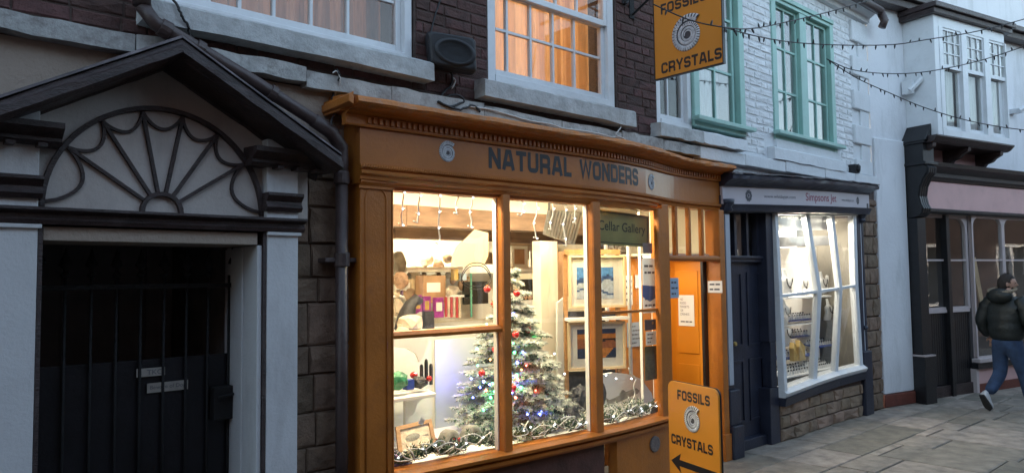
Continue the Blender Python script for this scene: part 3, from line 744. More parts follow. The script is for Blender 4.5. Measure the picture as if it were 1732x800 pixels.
b = MB(); b.box(.606, 1.555, -.155, .26, 1.862, 1.924); b.build('door_head', 'tan', gt, bevel=.003)
b = MB(); b.sweep([(.30, 0), (1.80, 0)], [(0, 1.931), (.185, 1.931), (.195, 1.95), (.185, 1.962), (.185, 1.975), (.225, 1.99), (.225, 2.002), (0, 2.002)]); b.build('lintel', 'brown', gt)
# tympanum board
ty = MB(); ty.prism([(.34, -.10, 2.003), (1.86, -.10, 2.003), (1.86, -.10, 2.33), (1.10, -.10, 2.73), (.34, -.10, 2.33)], (0, .09, 0)); tym = ty.build('tympanum', 'tymp', gt)
# hood returns
def hood(x0, x1):
    b = MB(); b.sweep([(x0, 0), (x1, 0)], [(0, 2.27), (.20, 2.27), (.215, 2.285), (.215, 2.30), (.27, 2.335), (.27, 2.36), (0, 2.375)])
    h = b.build('hood_return', 'brown', gt)
    for k in range(3):
        xx = x0 + (x1 - x0) * (.3 + .25 * k); b = MB(); b.box(xx, xx + .035, -.24, -.166, 2.258, 2.272); b.build('mutule', 'brown', h)
hood(.20, .66); hood(1.50, 1.92)
# raking cornice: deep board each side, moulded edge, leaded top
AP = (1.10, 2.745)
def rake(sg, xe, ze):
    d = V((xe - AP[0], ze - AP[1])); d.normalize(); nrm = V((-d.y, d.x)) if sg > 0 else V((d.y, -d.x))
    def P(t, h, y): c = V(AP) + (V((xe, ze)) - V(AP)) * t + V((0, 1)) * h; return (c.x, y, c.y)
    prof = [(-.40, -.02), (-.40, .012), (-.385, .022), (-.375, .045), (-.34, .050), (-.05, .095), (-.05, -.05), (-.09, -.055), (-.11, -.03), (-.33, -.035), (-.35, -.03)]
    b = MB(); n = 10
    for i in range(n + 1):
        for y, h in prof: b.v.append(V(P(i / n, h + random.uniform(-.0025, .0025), y + random.uniform(-.002, .002))))
    m_ = len(prof)
    for i in range(n):
        for k in range(m_): b.f.append([i * m_ + k, (i + 1) * m_ + k, (i + 1) * m_ + (k + 1) % m_, i * m_ + (k + 1) % m_]); b.mi.append(0)
    b.f.append(list(range(m_))); b.f.append([n * m_ + k for k in range(m_)][::-1]); b.mi += [0, 0]
    r = b.build('raking_cornice', 'brown', gt)
    b = MB()
    for i in range(n):
        a = [P(i / n, .0515, -.385), P((i + 1) / n, .0515, -.385), P((i + 1) / n, .066, -.375), P(i / n, .066, -.375)]
        c = [P(i / n, .102, -.002), P((i + 1) / n, .102, -.002), P((i + 1) / n, .116, -.002), P(i / n, .116, -.002)]
        b.hexa(a, c)
    b.build('lead_flashing', 'lead', r)
rake(1, 1.915, 2.285); rake(-1, .285, 2.285)
# fan: arches, spokes, swags as flat raised bars
def fan():
    cx, z0 = 1.10, 2.012; RX, RZ = .495, .50; y0 = -.1; bw = .011
    f = thing_part('fan', gt, (cx, y0, z0 + .2))
    def bar(path, name, w_=bw, d=.02):
        b = MB(); n = len(path)
        for i in range(n):
            p = V(path[i]); t = (V(path[min(i + 1, n - 1)]) - V(path[max(i - 1, 0)])).normalized(); q = V((-t.y, t.x)) * w_
            b.v += [V((p.x + q.x, y0 + .002, p.y + q.y)), V((p.x + q.x * .8, y0 - d, p.y + q.y * .8)), V((p.x - q.x * .8, y0 - d, p.y - q.y * .8)), V((p.x - q.x, y0 + .002, p.y - q.y))]
        for i in range(n - 1):
            for k in range(4): b.f.append([i * 4 + k, (i + 1) * 4 + k, (i + 1) * 4 + (k + 1) % 4, i * 4 + (k + 1) % 4]); b.mi.append(0)
        b.f.append([0, 1, 2, 3]); b.f.append([(n - 1) * 4 + k for k in (3, 2, 1, 0)]); b.mi += [0, 0]
        return b.build(name, 'brown', f)
    E = lambda q, k=1.0: (cx + RX * k * math.cos(q), z0 + RZ * k * math.sin(q))
    bar([E(math.pi * i / 36) for i in range(37)], 'outer_arch', .0125, .028)
    hub = lambda q: (cx + .088 * math.cos(q), z0 + .088 * math.sin(q))
    bar([(cx - .088, z0 - .008)] + [hub(math.pi * i / 14) for i in range(15)][::-1] + [(cx + .088, z0 - .008)], 'hub_arch', .012, .026)
    A = [R_(a) for a in (6, 34, 57, 79, 101, 123, 146, 174)]
    for a in A[1:-1]: bar([hub(a), E(a, .97)], 'spoke', .0095, .018)
    sp = [R_(a) for a in (3, 34, 57, 79, 101, 123, 146, 177)]
    for a, c in zip(sp, sp[1:]):
        p, q = V(E(a, .97)), V(E(c, .97)); mid = (p + q) / 2; inn = (V((cx, z0)) - mid).normalized(); ch = (q - p).length
        bar([tuple(p.lerp(q, t) + inn * ch * .40 * math.sin(math.pi * t) ** .8) for t in [i / 12 for i in range(13)]], 'swag', .0085, .015)
def thing_part(name, parent, loc):
    o = bpy.data.objects.new(name, None); COL.objects.link(o); WL[o] = V(loc); o.parent = parent; o.location = V(loc) - WL[parent]; o.empty_display_size = .05; return o
fan()

# ---- iron gate
ig = thing('iron_gate', 'black iron gate with spear finials and a solid lower sheet in the dark gateway', 'gate', (1.1, .17, 0))
YG = .18
for k in range(9):
    x_ = .645 + k * .1115; b = MB(); b.tube([(x_, YG, .05), (x_, YG, 1.71)], .0075, 8); c = b.build('bar', 'iron', ig, smooth=True)
    if 0 < k < 8:
        b = MB(); b.lathe((x_, YG, 1.70), [(.008, 0), (.02, .012), (.02, .022), (.009, .03), (.011, .045), (.03, .062), (.022, .085), (.010, .115), (.001, .15)], 8); b.build('finial', 'iron', c, smooth=True)
for z in (1.655, .12): b = MB(); b.box(.62, 1.565, YG - .012, YG + .012, z - .012, z + .012); b.build('rail', 'iron', ig)
for sg, x_ in ((1, .655), (-1, 1.555)):
    b = MB(); pts = [(x_ + sg * (.035 * math.cos(q) * (1 - q / 16) - .02), YG, 1.77 + .075 * (q / 7) + .035 * math.sin(q) * (1 - q / 16)) for q in [i * .35 for i in range(22)]]
    b.tube(pts, .0085, 6); b.build('scroll', 'iron', ig, smooth=True)
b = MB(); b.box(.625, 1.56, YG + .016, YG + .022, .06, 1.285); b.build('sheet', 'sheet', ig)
lb = MB(); c0, c1 = at(362, 665, YG - .05), at(403, 700, YG - .05); lb.box(c0.x, 1.555, YG - .05, YG + .014, c1.z - .02, c0.z + .03); lk = lb.build('lock_box', 'iron', ig, bevel=.006)
b = MB(); b.tube([(c0.x + .02, YG - .07, c0.z - .02), (c0.x + .09, YG - .07, c0.z - .012), (c0.x + .11, YG - .05, c0.z - .012)], .008, 8); b.build('handle', 'iron', lk, smooth=True)
def small_sign(x0, x1, z0, z1, y, label, text, m='paper2', sz=.6, th=.004, cat='sign'):
    b = MB(); b.box(x0, x1, y, y + th, z0, z1); s = b.build('sign', m); tag(s, label, cat)
    if text:
        h = (z1 - z0) * sz; font_text(text, 'lettering', 'ink', s, lambda u, v_, o: (x0 + (x1 - x0) * .07 + u, y - o, z0 + ((z1 - z0) - h) / 2 + v_), h, (x1 - x0) * .86)
    return s
M['paper2'] = mat('aged_white_plate', (.30, .28, .25), .6, .15, 20)
a, c = at(249, 648, YG), at(318, 660, YG); small_sign(a.x, c.x, at(285, 661, YG).z, at(285, 645, YG).z, YG + .0, 'small pale plate reading Beware of Dog, lower of the two on the gate', 'Beware of Dog', sz=.52)
a, c = at(231, 627, YG), at(279, 636, YG); small_sign(a.x, c.x, at(255, 636, YG).z, at(255, 622, YG).z, YG + .0, 'smaller worn plate with faded letters, upper of the two on the gate', '3  TKO', sz=.6)

# ---- drainpipe
dp = thing('drainpipe', 'dark brown drainpipe running down the gable slope and then straight down the stone wall', 'drainpipe', (2.06, -.12, 0))
pp = [at(238, -30, -.14), at(240, 10, -.14), at(262, 40, -.15), at(430, 139, -.16), at(530, 203, -.16), at(560, 224, -.15), (2.05, -.13, 2.43), (2.057, -.12, 2.34)]
b = MB(); b.tube(pp[1:6], .036, 12); b.build('sloping_pipe', 'pipe', dp, smooth=True)
b = MB(); b.tube([pp[0], pp[1]], .042, 12); b.build('upper_pipe', 'pipe', dp, smooth=True)
b = MB(); b.tube(pp[4:] + [(2.058, -.12, 2.25)], .040, 12); b.build('bend', 'pipe', dp, smooth=True)
b = MB(); b.tube([(2.058, -.12, 2.26), (2.06, -.12, 0.02)], .035, 14); b.build('straight_pipe', 'pipe', dp, smooth=True)
for p, q in ((at(270, 45, -.15), at(288, 55, -.15)), (at(330, 80, -.155), at(344, 88, -.155)), (at(455, 155, -.16), at(466, 162, -.16)), ((2.058, -.12, 2.29), (2.058, -.12, 2.22)), ((2.06, -.12, 1.83), (2.06, -.12, 1.75))):
    b = MB(); b.tube([p, q], .045, 14); b.build('collar', 'pipe', dp, smooth=False, bevel=.005)
b = MB(); b.box(1.955, 2.16, -.125, -.0, 1.775, 1.80); b.build('bracket', 'pipe', dp, bevel=.004)

# ================================================================== orange bow fronted shop
FS = [(2.13, -.20), (2.5, -.215), (3.0, -.235), (3.6, -.26), (4.0, -.265), (4.3, -.255), (4.5, -.235), (4.75, -.195), (4.9, -.16), (5.1, -.11), (5.3, -.07), (5.55, -.055), (5.8, -.065), (6.04, -.085)]
GS = [(2.36, -.135), (2.8, -.16), (3.2, -.185), (3.6, -.20), (4.0, -.215), (4.3, -.215), (4.6, -.205), (4.87, -.185)]
def dense(st, n=4):
    out = []
    for (a, p), (b_, q) in zip(st, st[1:]):
        for i in range(n): out.append((a + (b_ - a) * i / n, p + (q - p) * i / n))
    return out + [st[-1]]
FD = dense(FS, 3)
for _ in range(3): FD = [FD[0]] + [(b_[0], (a[1] + 2 * b_[1] + c[1]) / 4) for a, b_, c in zip(FD, FD[1:], FD[2:])] + [FD[-1]]
Fy = lambda x: lerp_st(FD, x); Gy = lambda x: lerp_st(GS, x)
os_ = thing('orange_shopfront', 'orange painted bow fronted shopfront reading Natural Wonders, with its large lit display window', 'shopfront', (4.1, -.1, 0))
b = MB(); b.sweep(FD, [(0, 2.335), (0, 2.545), (-.03, 2.545), (-.03, 2.335)]); fas = b.build('fascia', 'orange_gloss', os_)
fp = []
for i, (x, y) in enumerate(FD): fp.append((x, y))
def roughsweep(name, st, prof, m, parent, jit=.003):
    b = MB(); b.sweep(st, prof); b.v = [p + V((0, random.uniform(-jit, jit), random.uniform(-jit, jit))) for p in b.v]; return b.build(name, m, parent, smooth=False)
CD = [(x - (.10 if i == 0 else 0), y) for i, (x, y) in enumerate(FD)]
# cornice: bed mould, deep corona, worn rounded cap
b = MB(); b.sweep(CD, [(-.03, 2.546), (.018, 2.546), (.022, 2.556), (.022, 2.606), (.045, 2.614), (.06, 2.622), (-.03, 2.622)]); b.build('bed_mould', 'orange', os_)
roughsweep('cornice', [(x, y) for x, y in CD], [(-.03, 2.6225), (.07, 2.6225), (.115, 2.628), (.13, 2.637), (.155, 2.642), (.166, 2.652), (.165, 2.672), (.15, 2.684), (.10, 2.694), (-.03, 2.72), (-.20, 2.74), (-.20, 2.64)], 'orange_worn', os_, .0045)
b = MB(); b.box(2.132, 2.165, -.195, .02, 2.252, 2.62); b.build('fascia_return', 'orange', os_)
b = MB(); b.box(2.00, 2.032, -.205, -.01, 2.62, 2.70); b.sweep([(2.02, -.0), (2.0, -.36)], [(-.0, 2.625), (.03, 2.64), (.03, 2.68), (0, 2.70)]); b.build('cornice_return', 'orange', os_, bevel=.004)
b = MB(); x = 2.16
while x < 6.0:
    y = Fy(x); b.box(x, x + .020, y - .036, y - .018, 2.566, 2.600); b.hexa([(x + .020, y - .021, 2.566), (x + .038, y - .021, 2.566), (x + .038, y - .021, 2.578), (x + .020, y - .021, 2.571)], [(x + .020, y - .0, 2.566), (x + .038, y - .0, 2.566), (x + .038, y - .0, 2.578), (x + .020, y - .0, 2.571)]); x += .038
o = b.build('dentil_row', 'orange', os_); o['kind'] = 'stuff'
b = MB(); b.sweep([(x, y) for x, y in FD], [(-.03, 2.30), (.004, 2.30), (.012, 2.306), (.012, 2.3335), (-.03, 2.3345)]); b.build('string_moulding', 'orange', os_)
b = MB(); x = 2.13                         # rope moulding
while x < 6.02:
    y = Fy(x) - .013; b.tube([(x, y, 2.309), (x + .012, y - .006, 2.320), (x + .020, y - .001, 2.332)], .0055, 5); x += .0165
o = b.build('rope_moulding', 'orange', os_, smooth=True); o['kind'] = 'stuff'
b = MB(); b.sweep([(x, y) for x, y in FD if x < 5.0], [(-.10, 2.225), (-.022, 2.225), (-.015, 2.24), (.0, 2.25), (.002, 2.268), (.02, 2.28), (.022, 2.299), (-.10, 2.299)]); b.build('architrave', 'orange', os_)
b = MB(); b.sweep([(x, y) for x, y in FD if x > 4.95], [(-.10, 2.275), (.0, 2.275), (.01, 2.299), (-.10, 2.299)]); b.build('architrave', 'orange', os_)
mapF = lambda x0, z0: (lambda u, v_, o: (x0 + u, Fy(x0 + u) - o, z0 + v_))
put_text('NATURAL', 'lettering', 'letter', fas, mapF(3.055, 2.388), .755, .137, th=.23, gap=.11)
put_text('WONDERS', 'lettering', 'letter', fas, mapF(3.895, 2.388), .735, .137, th=.23, gap=.11)
ammonite('ammonite_emblem', fas, mapF(2.735, 2.457), .078, .12)
ammonite('ammonite_emblem', fas, mapF(4.862, 2.437), .078, .12)
# end pilasters
def pil(x0, x1, y, z1=2.30, name='pilaster', recess=True):
    b = MB(); b.box(x0, x1, y, 0, 0, z1)
    p = b.build(name, 'orange', os_, bevel=.004)
    if recess:
        b = MB(); m_ = (x0 + x1) / 2; hw = (x1 - x0) / 2 - .035; zt = z1 - .16
        arch = [(m_ + hw * math.cos(q), zt + hw * math.sin(q)) for q in [math.pi * i / 10 for i in range(11)]]
        out = [(x0 + .012, .5)] + [(x0 + .012, z1 - .06)] + [(x1 - .012, z1 - .06)] + [(x1 - .012, .5)]
        pts = [(m_ + hw, .5)] + arch + [(m_ - hw, .5)]
        # bead round the sunk panel
        b.tube([(q[0], y - .001, q[1]) for q in pts], .006, 6); b.build('bead', 'orange', p, smooth=True)
    return p
pil(2.15, 2.36, -.165)
b = MB(); b.box(2.135, 2.365, -.185, 0, 0, .16); b.build('plinth_block', 'orange', os_, bevel=.006)
b = MB(); b.sweep([(2.14, -.165), (2.367, -.165)], [(0, 2.20), (.012, 2.20), (.012, 2.215), (.03, 2.235), (.03, 2.25), (0, 2.25)]); b.build('capital', 'orange', os_)
# sill, in stepped mouldings, and riser under the window
GD = dense(GS + [(5.03, -.165)], 3)
b = MB(); b.sweep(GD, [(-.08, .50), (.028, .50), (.032, .512), (.075, .517), (.08, .538), (.03, .552), (-.08, .556)]); b.build('sill', 'orange', os_)
b = MB(); b.sweep(GD, [(-.08, .448), (.018, .448), (.02, .462), (.048, .470), (.048, .492), (.026, .4995), (-.08, .4995)]); b.build('sill', 'orange', os_)
b = MB(); b.sweep([q for q in GD if q[0] < 4.3], [(-.09, 0), (-.035, 0), (-.035, .447), (-.09, .447)]); b.build('riser_panel', mat('worn_brown_riser', (.10, .045, .035), .7, .4, 6, .6, 30), os_)
b = MB(); b.sweep([q for q in GD if q[0] > 4.25], [(-.08, 0), (.006, 0), (.006, .447), (-.08, .447)]); b.build('riser_panel', 'orange', os_)
b = MB(); b.lathe((4.78, Gy(4.78) - .008, .345), [(.062, 0), (.062, -.012), (.054, -.016), (.02, -.014)], 20, axis='y'); b.build('air_vent', mat('grey_disc', (.17, .14, .13), .6, .3, 60, .5, 200), os_, smooth=False)
# window frame: mullions, head, transom bars
def mull(x0, x1, z0=.55, z1=2.226, out=.03, back=.05, name='mullion'):
    b = MB(); y = Gy((x0 + x1) / 2); b.prism([(x0 + .006, y - out, z0), (x1 - .006, y - out, z0), (x1, y - out + .012, z0), (x1, y + back, z0), (x0, y + back, z0), (x0, y - out + .012, z0)], (0, 0, z1 - z0)); return b.build(name, 'orange', os_)
mull(2.361, 2.380, name='window_stile'); mull(3.178, 3.248, out=.045); mull(4.033, 4.118, out=.045); mull(4.872, 5.02, out=.035, back=.012, name='window_stile')
b = MB(); b.sweep([(x, y) for x, y in dense(GS, 3)], [(-.05, 2.205), (.012, 2.205), (.02, 2.2245), (-.05, 2.2245)]); b.build('window_head', 'orange', os_)
b = MB(); b.sweep([(x, Gy(x)) for x in (2.375, 2.6, 2.8, 3.0, 3.182)], [(-.03, 1.325), (.028, 1.325), (.034, 1.345), (.02, 1.365), (-.03, 1.368)]); b.build('transom_bar', 'orange', os_)
b = MB(); b.sweep([(x, Gy(x)) for x in (4.114, 4.3, 4.5, 4.7, 4.876)], [(-.02, 1.392), (.012, 1.392), (.012, 1.414), (-.02, 1.414)]); b.build('transom_bar', 'orange', os_)
# white inner edges seen through the glass
for x in (3.167, 4.022):
    b = MB(); b.box(x, x + .010, Gy(x) + .01, Gy(x) + .045, .556, 2.2); b.build('inner_bead', 'iwhite', os_)
def bow_pane(x0, x1, z0, z1):
    b = MB(); st = [(x0, Gy(x0))] + [(x, y) for x, y in GD if x0 + .02 < x < x1 - .02] + [(x1, Gy(x1))]
    b.sweep(st, [(0, z0), (.004, z0), (.004, z1), (0, z1)]); b.build('pane', 'shopglass', os_, smooth=False)
bow_pane(2.378, 3.181, .552, 1.33); bow_pane(2.378, 3.181, 1.364, 2.21); bow_pane(3.244, 4.036, .552, 2.21); bow_pane(4.114, 4.876, .552, 1.395); bow_pane(4.114, 4.876, 1.412, 2.21)
# lobby, transom light and door side
b = MB(); b.box(5.022, 5.12, -.145, -.02, .0, 2.274); b.build('door_post', 'orange', os_, bevel=.006)
b = MB(); b.box(5.10, 5.90, -.125, -.02, 1.80, 1.85); b.box(5.10, 5.90, -.14, -.125, 1.812, 1.84); b.build('door_transom', 'orange', os_, bevel=.006)
b = MB(); b.box(5.90, 5.985, -.135, .02, .0, 2.274); dpst = b.build('door_post', 'orange', os_, bevel=.006)
b = MB(); b.box(5.885, 5.99, -.15, .03, 0, .24); b.build('plinth_block', 'orange', os_, bevel=.006)
for x in (5.29, 5.49, 5.69): b = MB(); b.box(x, x + .028, -.09, -.05, 1.85, 2.275); b.build('glazing_bar', 'orange', os_)
for x0, x1 in ((5.10, 5.29), (5.318, 5.49), (5.518, 5.69), (5.718, 5.90)): b = MB(); b.box(x0, x1, -.072, -.068, 1.85, 2.275); b.build('pane', 'shopglass', os_)
# lobby side wall in two sunk panels (faces the window), ceiling, floor, back door
b = MB(); b.box(5.905, 5.95, .02, .95, 0, 1.85); sw = b.build('lobby_side', 'orange_door', os_)
for y0, y1 in ((.46, .90),):
    for z0, z1 in ((.30, .95), (1.03, 1.74)):
        b = MB(); b.box(5.895, 5.905, y0, y0 + .03, z0, z1); b.box(5.895, 5.905, y1 - .03, y1, z0, z1); b.box(5.895, 5.905, y0 + .03, y1 - .03, z0, z0 + .03); b.box(5.895, 5.905, y0 + .03, y1 - .03, z1 - .03, z1); b.build('panel_bead', 'orange_door', sw)
b = MB(); b.box(5.10, 5.905, -.02, .95, 1.852, 1.87); b.build('lobby_ceiling', 'cream', os_)
b = MB(); b.box(5.10, 5.905, -.12, .95, 0, .06); b.build('step', 'slab', os_, bevel=.008)
dr = MB(); dr.box(5.12, 5.885, .52, .56, .06, 1.845); drr = dr.build('door', 'orange_door', os_, bevel=.003)
for z0, z1 in ((.2, .8), (.9, 1.7)):
    for x0, x1 in ((5.20, 5.46), (5.54, 5.80)):
        b = MB(); b.box(x0, x1, .512, .52, z0, z1); b.build('door_panel', 'orange_door', drr, bevel=.004)
b = MB(); b.ico((5.20, .49, .95), .022, sub=2); b.build('knob', 'goldp', drr, smooth=True)
ya, yb = yfor(1190, 600, 5.86)[0], yfor(1146, 600, 5.86)[0]
b = MB(); b.box(5.845, 5.885, ya, yb, .06, 1.80); lf_ = b.build('door_leaf', 'orange_door', os_, bevel=.004)
b = MB(); b.box(5.838, 5.845, ya + .03, yb - .03, .2, .85); b.box(5.838, 5.845, ya + .03, yb - .03, .95, 1.72); b.build('door_panel', 'orange_door', lf_, bevel=.004)
b = MB(); b.box(5.84, 5.90, ya - .028, ya - .002, .06, 1.82); b.build('door_gap_shade', 'black', os_)  # solid black strip standing in for the shadow gap beside the leaf
# return glass of the window, beside the lobby
b = MB(); b.box(5.06, 5.064, -.02, .50, .56, 2.22); b.build('pane', 'shopglass', os_)
for y in (-.018, .24, .50): b = MB(); b.box(5.05, 5.075, y, y + .022, .56, 2.22); b.build('inner_bead', 'iwhite', os_)
b = MB(); b.box(5.04, 5.085, -.02, .55, 0, .56); b.build('return_riser', 'orange', os_)
lbl = lamp('lobby_lamp', 'AREA', (5.45, .18, 1.845), 5, (1, .80, .52), .25)
b = MB(); b.box(5.33, 5.57, .06, .30, 1.845, 1.852); lf = b.build('ceiling_lamp', 'lamp'); tag(lf, 'lit square lamp in the ceiling of the orange shop lobby', 'lamp')
# notices on and round the door
def flat_on_x(name, mt, X, y0, y1, z0, z1, label, cat='notice', lines=None, sgn=-1):
    b = MB(); b.box(X, X + sgn * .002, y0, y1, z0, z1); s = tag(b.build(name, mt), label, cat)
    if lines:
        n = len(lines); h = (z1 - z0) * .84 / n
        for i, t in enumerate(lines):
            if t: font_text(t, 'lettering', 'ink', s, (lambda k: lambda u, v_, o: (X + sgn * (.002 + o), y1 - (y1 - y0) * .14 - u, k + v_))(z1 - (z1 - z0) * .08 - h * (i + .8)), h * .62, min((y1 - y0) * .72, h * .62 * .75 * len(t)))
    return s
def on_x(px, py, X): return yfor(px, py, X)
def notice_x(X, p0, p1, mt, label, lines=None, sgn=-1, cat='notice'):
    a, c = on_x(*p0, X), on_x(*p1, X); t = on_x((p0[0] + p1[0]) / 2, p0[1], X)[1]; u = on_x((p0[0] + p1[0]) / 2, p1[1], X)[1]
    return flat_on_x('notice', mt, X, min(a[0], c[0]), max(a[0], c[0]), u, t, label, cat, lines, sgn)
notice_x(5.836, (1147, 499), (1175, 551), 'paper', 'white notice reading No food sweets or drinks on the orange lobby side', ['NO', 'FOOD', 'SWEETS', 'OR', 'DRINKS', '', '~~~~~~~~'])
notice_x(5.893, (1197, 475), (1222, 495), 'paper', 'small white two line notice high on the orange door side', ['~~~~~~~~~~~~', '~~~~~~~~~~~~~~'])
def notice_y(y, p0, p1, mt, label, lines=None, cat='notice', ang=0, th=.002, name='notice', ink='ink', frac=.84):
    a, c = at(*p0, y), at(*p1, y); mx = (p0[0] + p1[0]) / 2; t, u = at(mx, p0[1], y).z, at(mx, p1[1], y).z
    b = MB(); b.box(a.x, c.x, y, y - th, u, t); s = tag(b.build(name, mt), label, cat)
    if lines:
        n = len(lines); h = (t - u) * frac / n
        for i, tx in enumerate(lines):
            if tx: font_text(tx, 'lettering', ink, s, (lambda k: lambda uu, v_, o: (a.x + (c.x - a.x) * .12 + uu, y - th - o, k + v_))(t - (t - u) * (1 - frac) / 2 - h * (i + .8)), h * .6, min((c.x - a.x) * .76, h * .6 * .7 * len(tx)))
    return s
notice_y(-.137, (1133, 470), (1148, 504), 'bluepaper', 'small pale blue sticker on the orange post between window and doorway', ['~~~~', '~~~~~', '~~~'])

# ---- A-board
ab = thing('pavement_sign', 'orange freestanding pavement sign reading Fossils Crystals with an ammonite and an arrow', 'sign', (4.02, -1.12, 0))
aang = R_(73.6); ac = V((4.02, -1.12)); au = V((math.cos(aang), math.sin(aang))); an = V((-au.y, au.x)) * 1.0
if an.dot(V((CAM.x, CAM.y)) - ac) < 0: an = -an
lc = lambda px, py: pln(px, py, (ac.x, ac.y), aang)
(sl0, _), (sr0, _) = lc(1132, 760), lc(1217, 760); ztl = lc(1142, 648)[1]; ztr = lc(1212, 655)[1]
if sl0 > sr0: pass
S0, S1 = min(sl0, sr0), max(sl0, sr0); ZT = (ztl + ztr) / 2
def mapA(s, z, o): p = ac + au * s + an * o; return (p.x, p.y, z)
leftward = 1 if sr0 > sl0 else -1          # +1 when s grows to the right in the picture
def sx_(t): return (sl0 + (sr0 - sl0) * t)
W_ = abs(sr0 - sl0); cr = .05
cor = []
for cx, cz, q0 in ((W_ - cr, ZT - cr, 0), (cr, ZT - cr, 90), (cr, .10 + cr, 180), (W_ - cr, .10 + cr, 270)):
    for k in range(6): q = R_(q0 + 18 * k); cor.append((cx + cr * math.cos(q), cz + cr * math.sin(q)))
T = lambda u, z, o: mapA(sl0 + leftward * u, z, o)
b = MB(); ex = V(T(0, 0, -.014)) - V(T(0, 0, 0)); b.prism([T(u, z, 0) for u, z in cor], ex); face = b.build('panel', 'orange_sign', ab, bevel=.002)
b = MB(); b.prism([T(W_ / 2 + (u - W_ / 2) * 1.012, (z - .5) * 1.006 + .5, -.016) for u, z in cor], ex * .6); b.build('panel_back', 'black', ab)
b = MB(); c0_ = V(T(W_ / 2, 0, -.02)); b.box(c0_.x - .20, c0_.x + .20, c0_.y - .28, c0_.y + .28, 0, .075); b.build('base', 'black', ab, bevel=.02, rot=((c0_.x, c0_.y), aang - math.pi / 2))
for t in (.25, .75): b = MB(); q = V(T(W_ * t, 0, -.01)); b.tube([(q.x, q.y, .07), (q.x, q.y, .12)], .012, 8); b.build('spring', 'greysteel', ab)
mA = lambda u0, z0: (lambda u, v_, o: T(u0 + u, z0 + v_, o))
zz = lambda px, py: lc(px, py)[1]
uu = lambda px, py: abs(lc(px, py)[0] - sl0)
fz0, fz1 = zz(1174, 681), zz(1174, 664)
put_text('FOSSILS', 'lettering', 'letter', face, mA(uu(1146, 670), fz0), uu(1201, 680) - uu(1146, 670), abs(fz1 - fz0), th=.22, gap=.12)
cz0, cz1 = zz(1170, 759), zz(1170, 742)
put_text('CRYSTALS', 'lettering', 'letter', face, mA(uu(1136, 745), cz0), uu(1206, 755) - uu(1136, 745), abs(cz1 - cz0), th=.22, gap=.10)
ammonite('ammonite_emblem', face, mA(uu(1172, 711), zz(1172, 711)), abs(zz(1172, 684) - zz(1172, 737)) / 2 * 1.0, .14)
az = zz(1175, 791); u0 = uu(1136, 784); u1 = W_ * .95; hh = .030
b = MB(); b.prism([T(*q, .0005) for q in ((u0, az), (u0 + .10, az + .062), (u0 + .085, az + .020), (u1, az + .020), (u1, az - .020), (u0 + .085, az - .020), (u0 + .10, az - .062))], V(T(0, 0, .0015)) - V(T(0, 0, 0))); b.build('arrow', 'letter', face)

# ---- hanging sign
XS = 4.85; hs = thing('hanging_sign', 'square orange hanging sign reading Fossils Crystals with a grey ammonite', 'sign', (XS, -.56, 3.27))
y0, y1 = -.25, -.875; z0, z1 = 3.275, 3.955
b = MB(); b.box(XS - .012, XS + .012, y1, y0, z0, z1); hf = b.build('board', 'orange_sign', hs)
b = MB()
for a in ((y1 - .008, y1, z0 - .008, z1 + .008), (y0, y0 + .008, z0 - .008, z1 + .008), (y1, y0, z0 - .008, z0), (y1, y0, z1, z1 + .008)): b.box(XS - .016, XS + .016, *a)
b.build('edging', 'letter', hs)
def HP(px, py): q = yfor(px, py, XS - .012); return y0 - q[0], q[1] - z0
HW = lambda a, c: abs(yfor(a, 100, XS - .012)[0] - yfor(c, 100, XS - .012)[0])
mH = lambda u0, v0: (lambda u, v_, o: (XS - .012 - o, y0 - u0 - u, z0 + v0 + v_))
put_text('CRYSTALS', 'lettering', 'letter', hf, mH(*HP(1119, 126)), HW(1119, 1222), .088, th=.22, gap=.10)
put_text('FOSSILS', 'lettering', 'letter', hf, mH(*HP(1118, 26)), HW(1118, 1196), .085, th=.22, gap=.12)
ammonite('ammonite_emblem', hf, mH(*HP(1163, 59)), .172, .14)
b = MB(); b.tube([(XS, .0, 4.10), (XS, -.95, 4.10)], .016, 8); b.tube([(XS, -.02, 3.88), (XS, -.3, 4.02), (XS, -.42, 4.10)], .010, 6); b.box(XS - .03, XS + .03, -.015, .01, 3.85, 4.16)
for y in (-.33, -.8): b.tube([(XS, y, 4.10), (XS, y, 3.95)], .006, 6)
b.build('bracket', 'iron', hs)
b = MB()
pts = [(XS - .10 + .03 * math.sin(i), -.03 - .02 * math.cos(i * 1.3), at(1068, 8, 0).z + .04 * math.cos(i * .9)) for i in range(14)]
b.tube(pts, .009, 6); tag(b.build('cable_tangle', 'cable', smooth=True), 'tangle of black cable on the brickwork beside the hanging sign bracket', 'cable')

# ---- loudspeaker
sk = thing('loudspeaker', 'black wall mounted loudspeaker with an oval grille between the two sash windows', 'loudspeaker', (2.85, -.1, 3.03))
b = MB(); A0 = [at(722, 50, -.12), at(806, 64, -.27), at(808, 122, -.27), at(728, 108, -.12)]
fz = [(2.66, -.13, 3.24), (3.0, -.22, 3.27), (3.0, -.22, 3.05), (2.66, -.13, 3.02)]
front = [V(p) for p in A0]; nrm_ = (front[1] - front[0]).cross(front[3] - front[0]).normalized()
if nrm_.y > 0: nrm_ = -nrm_
fr_in = [p for p in front]
def lerpq(u, v_, o): a = front[3].lerp(front[2], u); c = front[0].lerp(front[1], u); return a.lerp(c, v_) + nrm_ * o
def rrect(ins, o, c=.22, n=5):
    P = []
    for cx, cy, q0 in ((1 - ins - c, 1 - ins - c, 0), (ins + c, 1 - ins - c, 90), (ins + c, ins + c, 180), (1 - ins - c, ins + c, 270)):
        for k in range(n): q = R_(q0 + 90 * k / (n - 1)); P.append(lerpq(cx + c * math.cos(q), cy + c * math.sin(q), o))
    return P
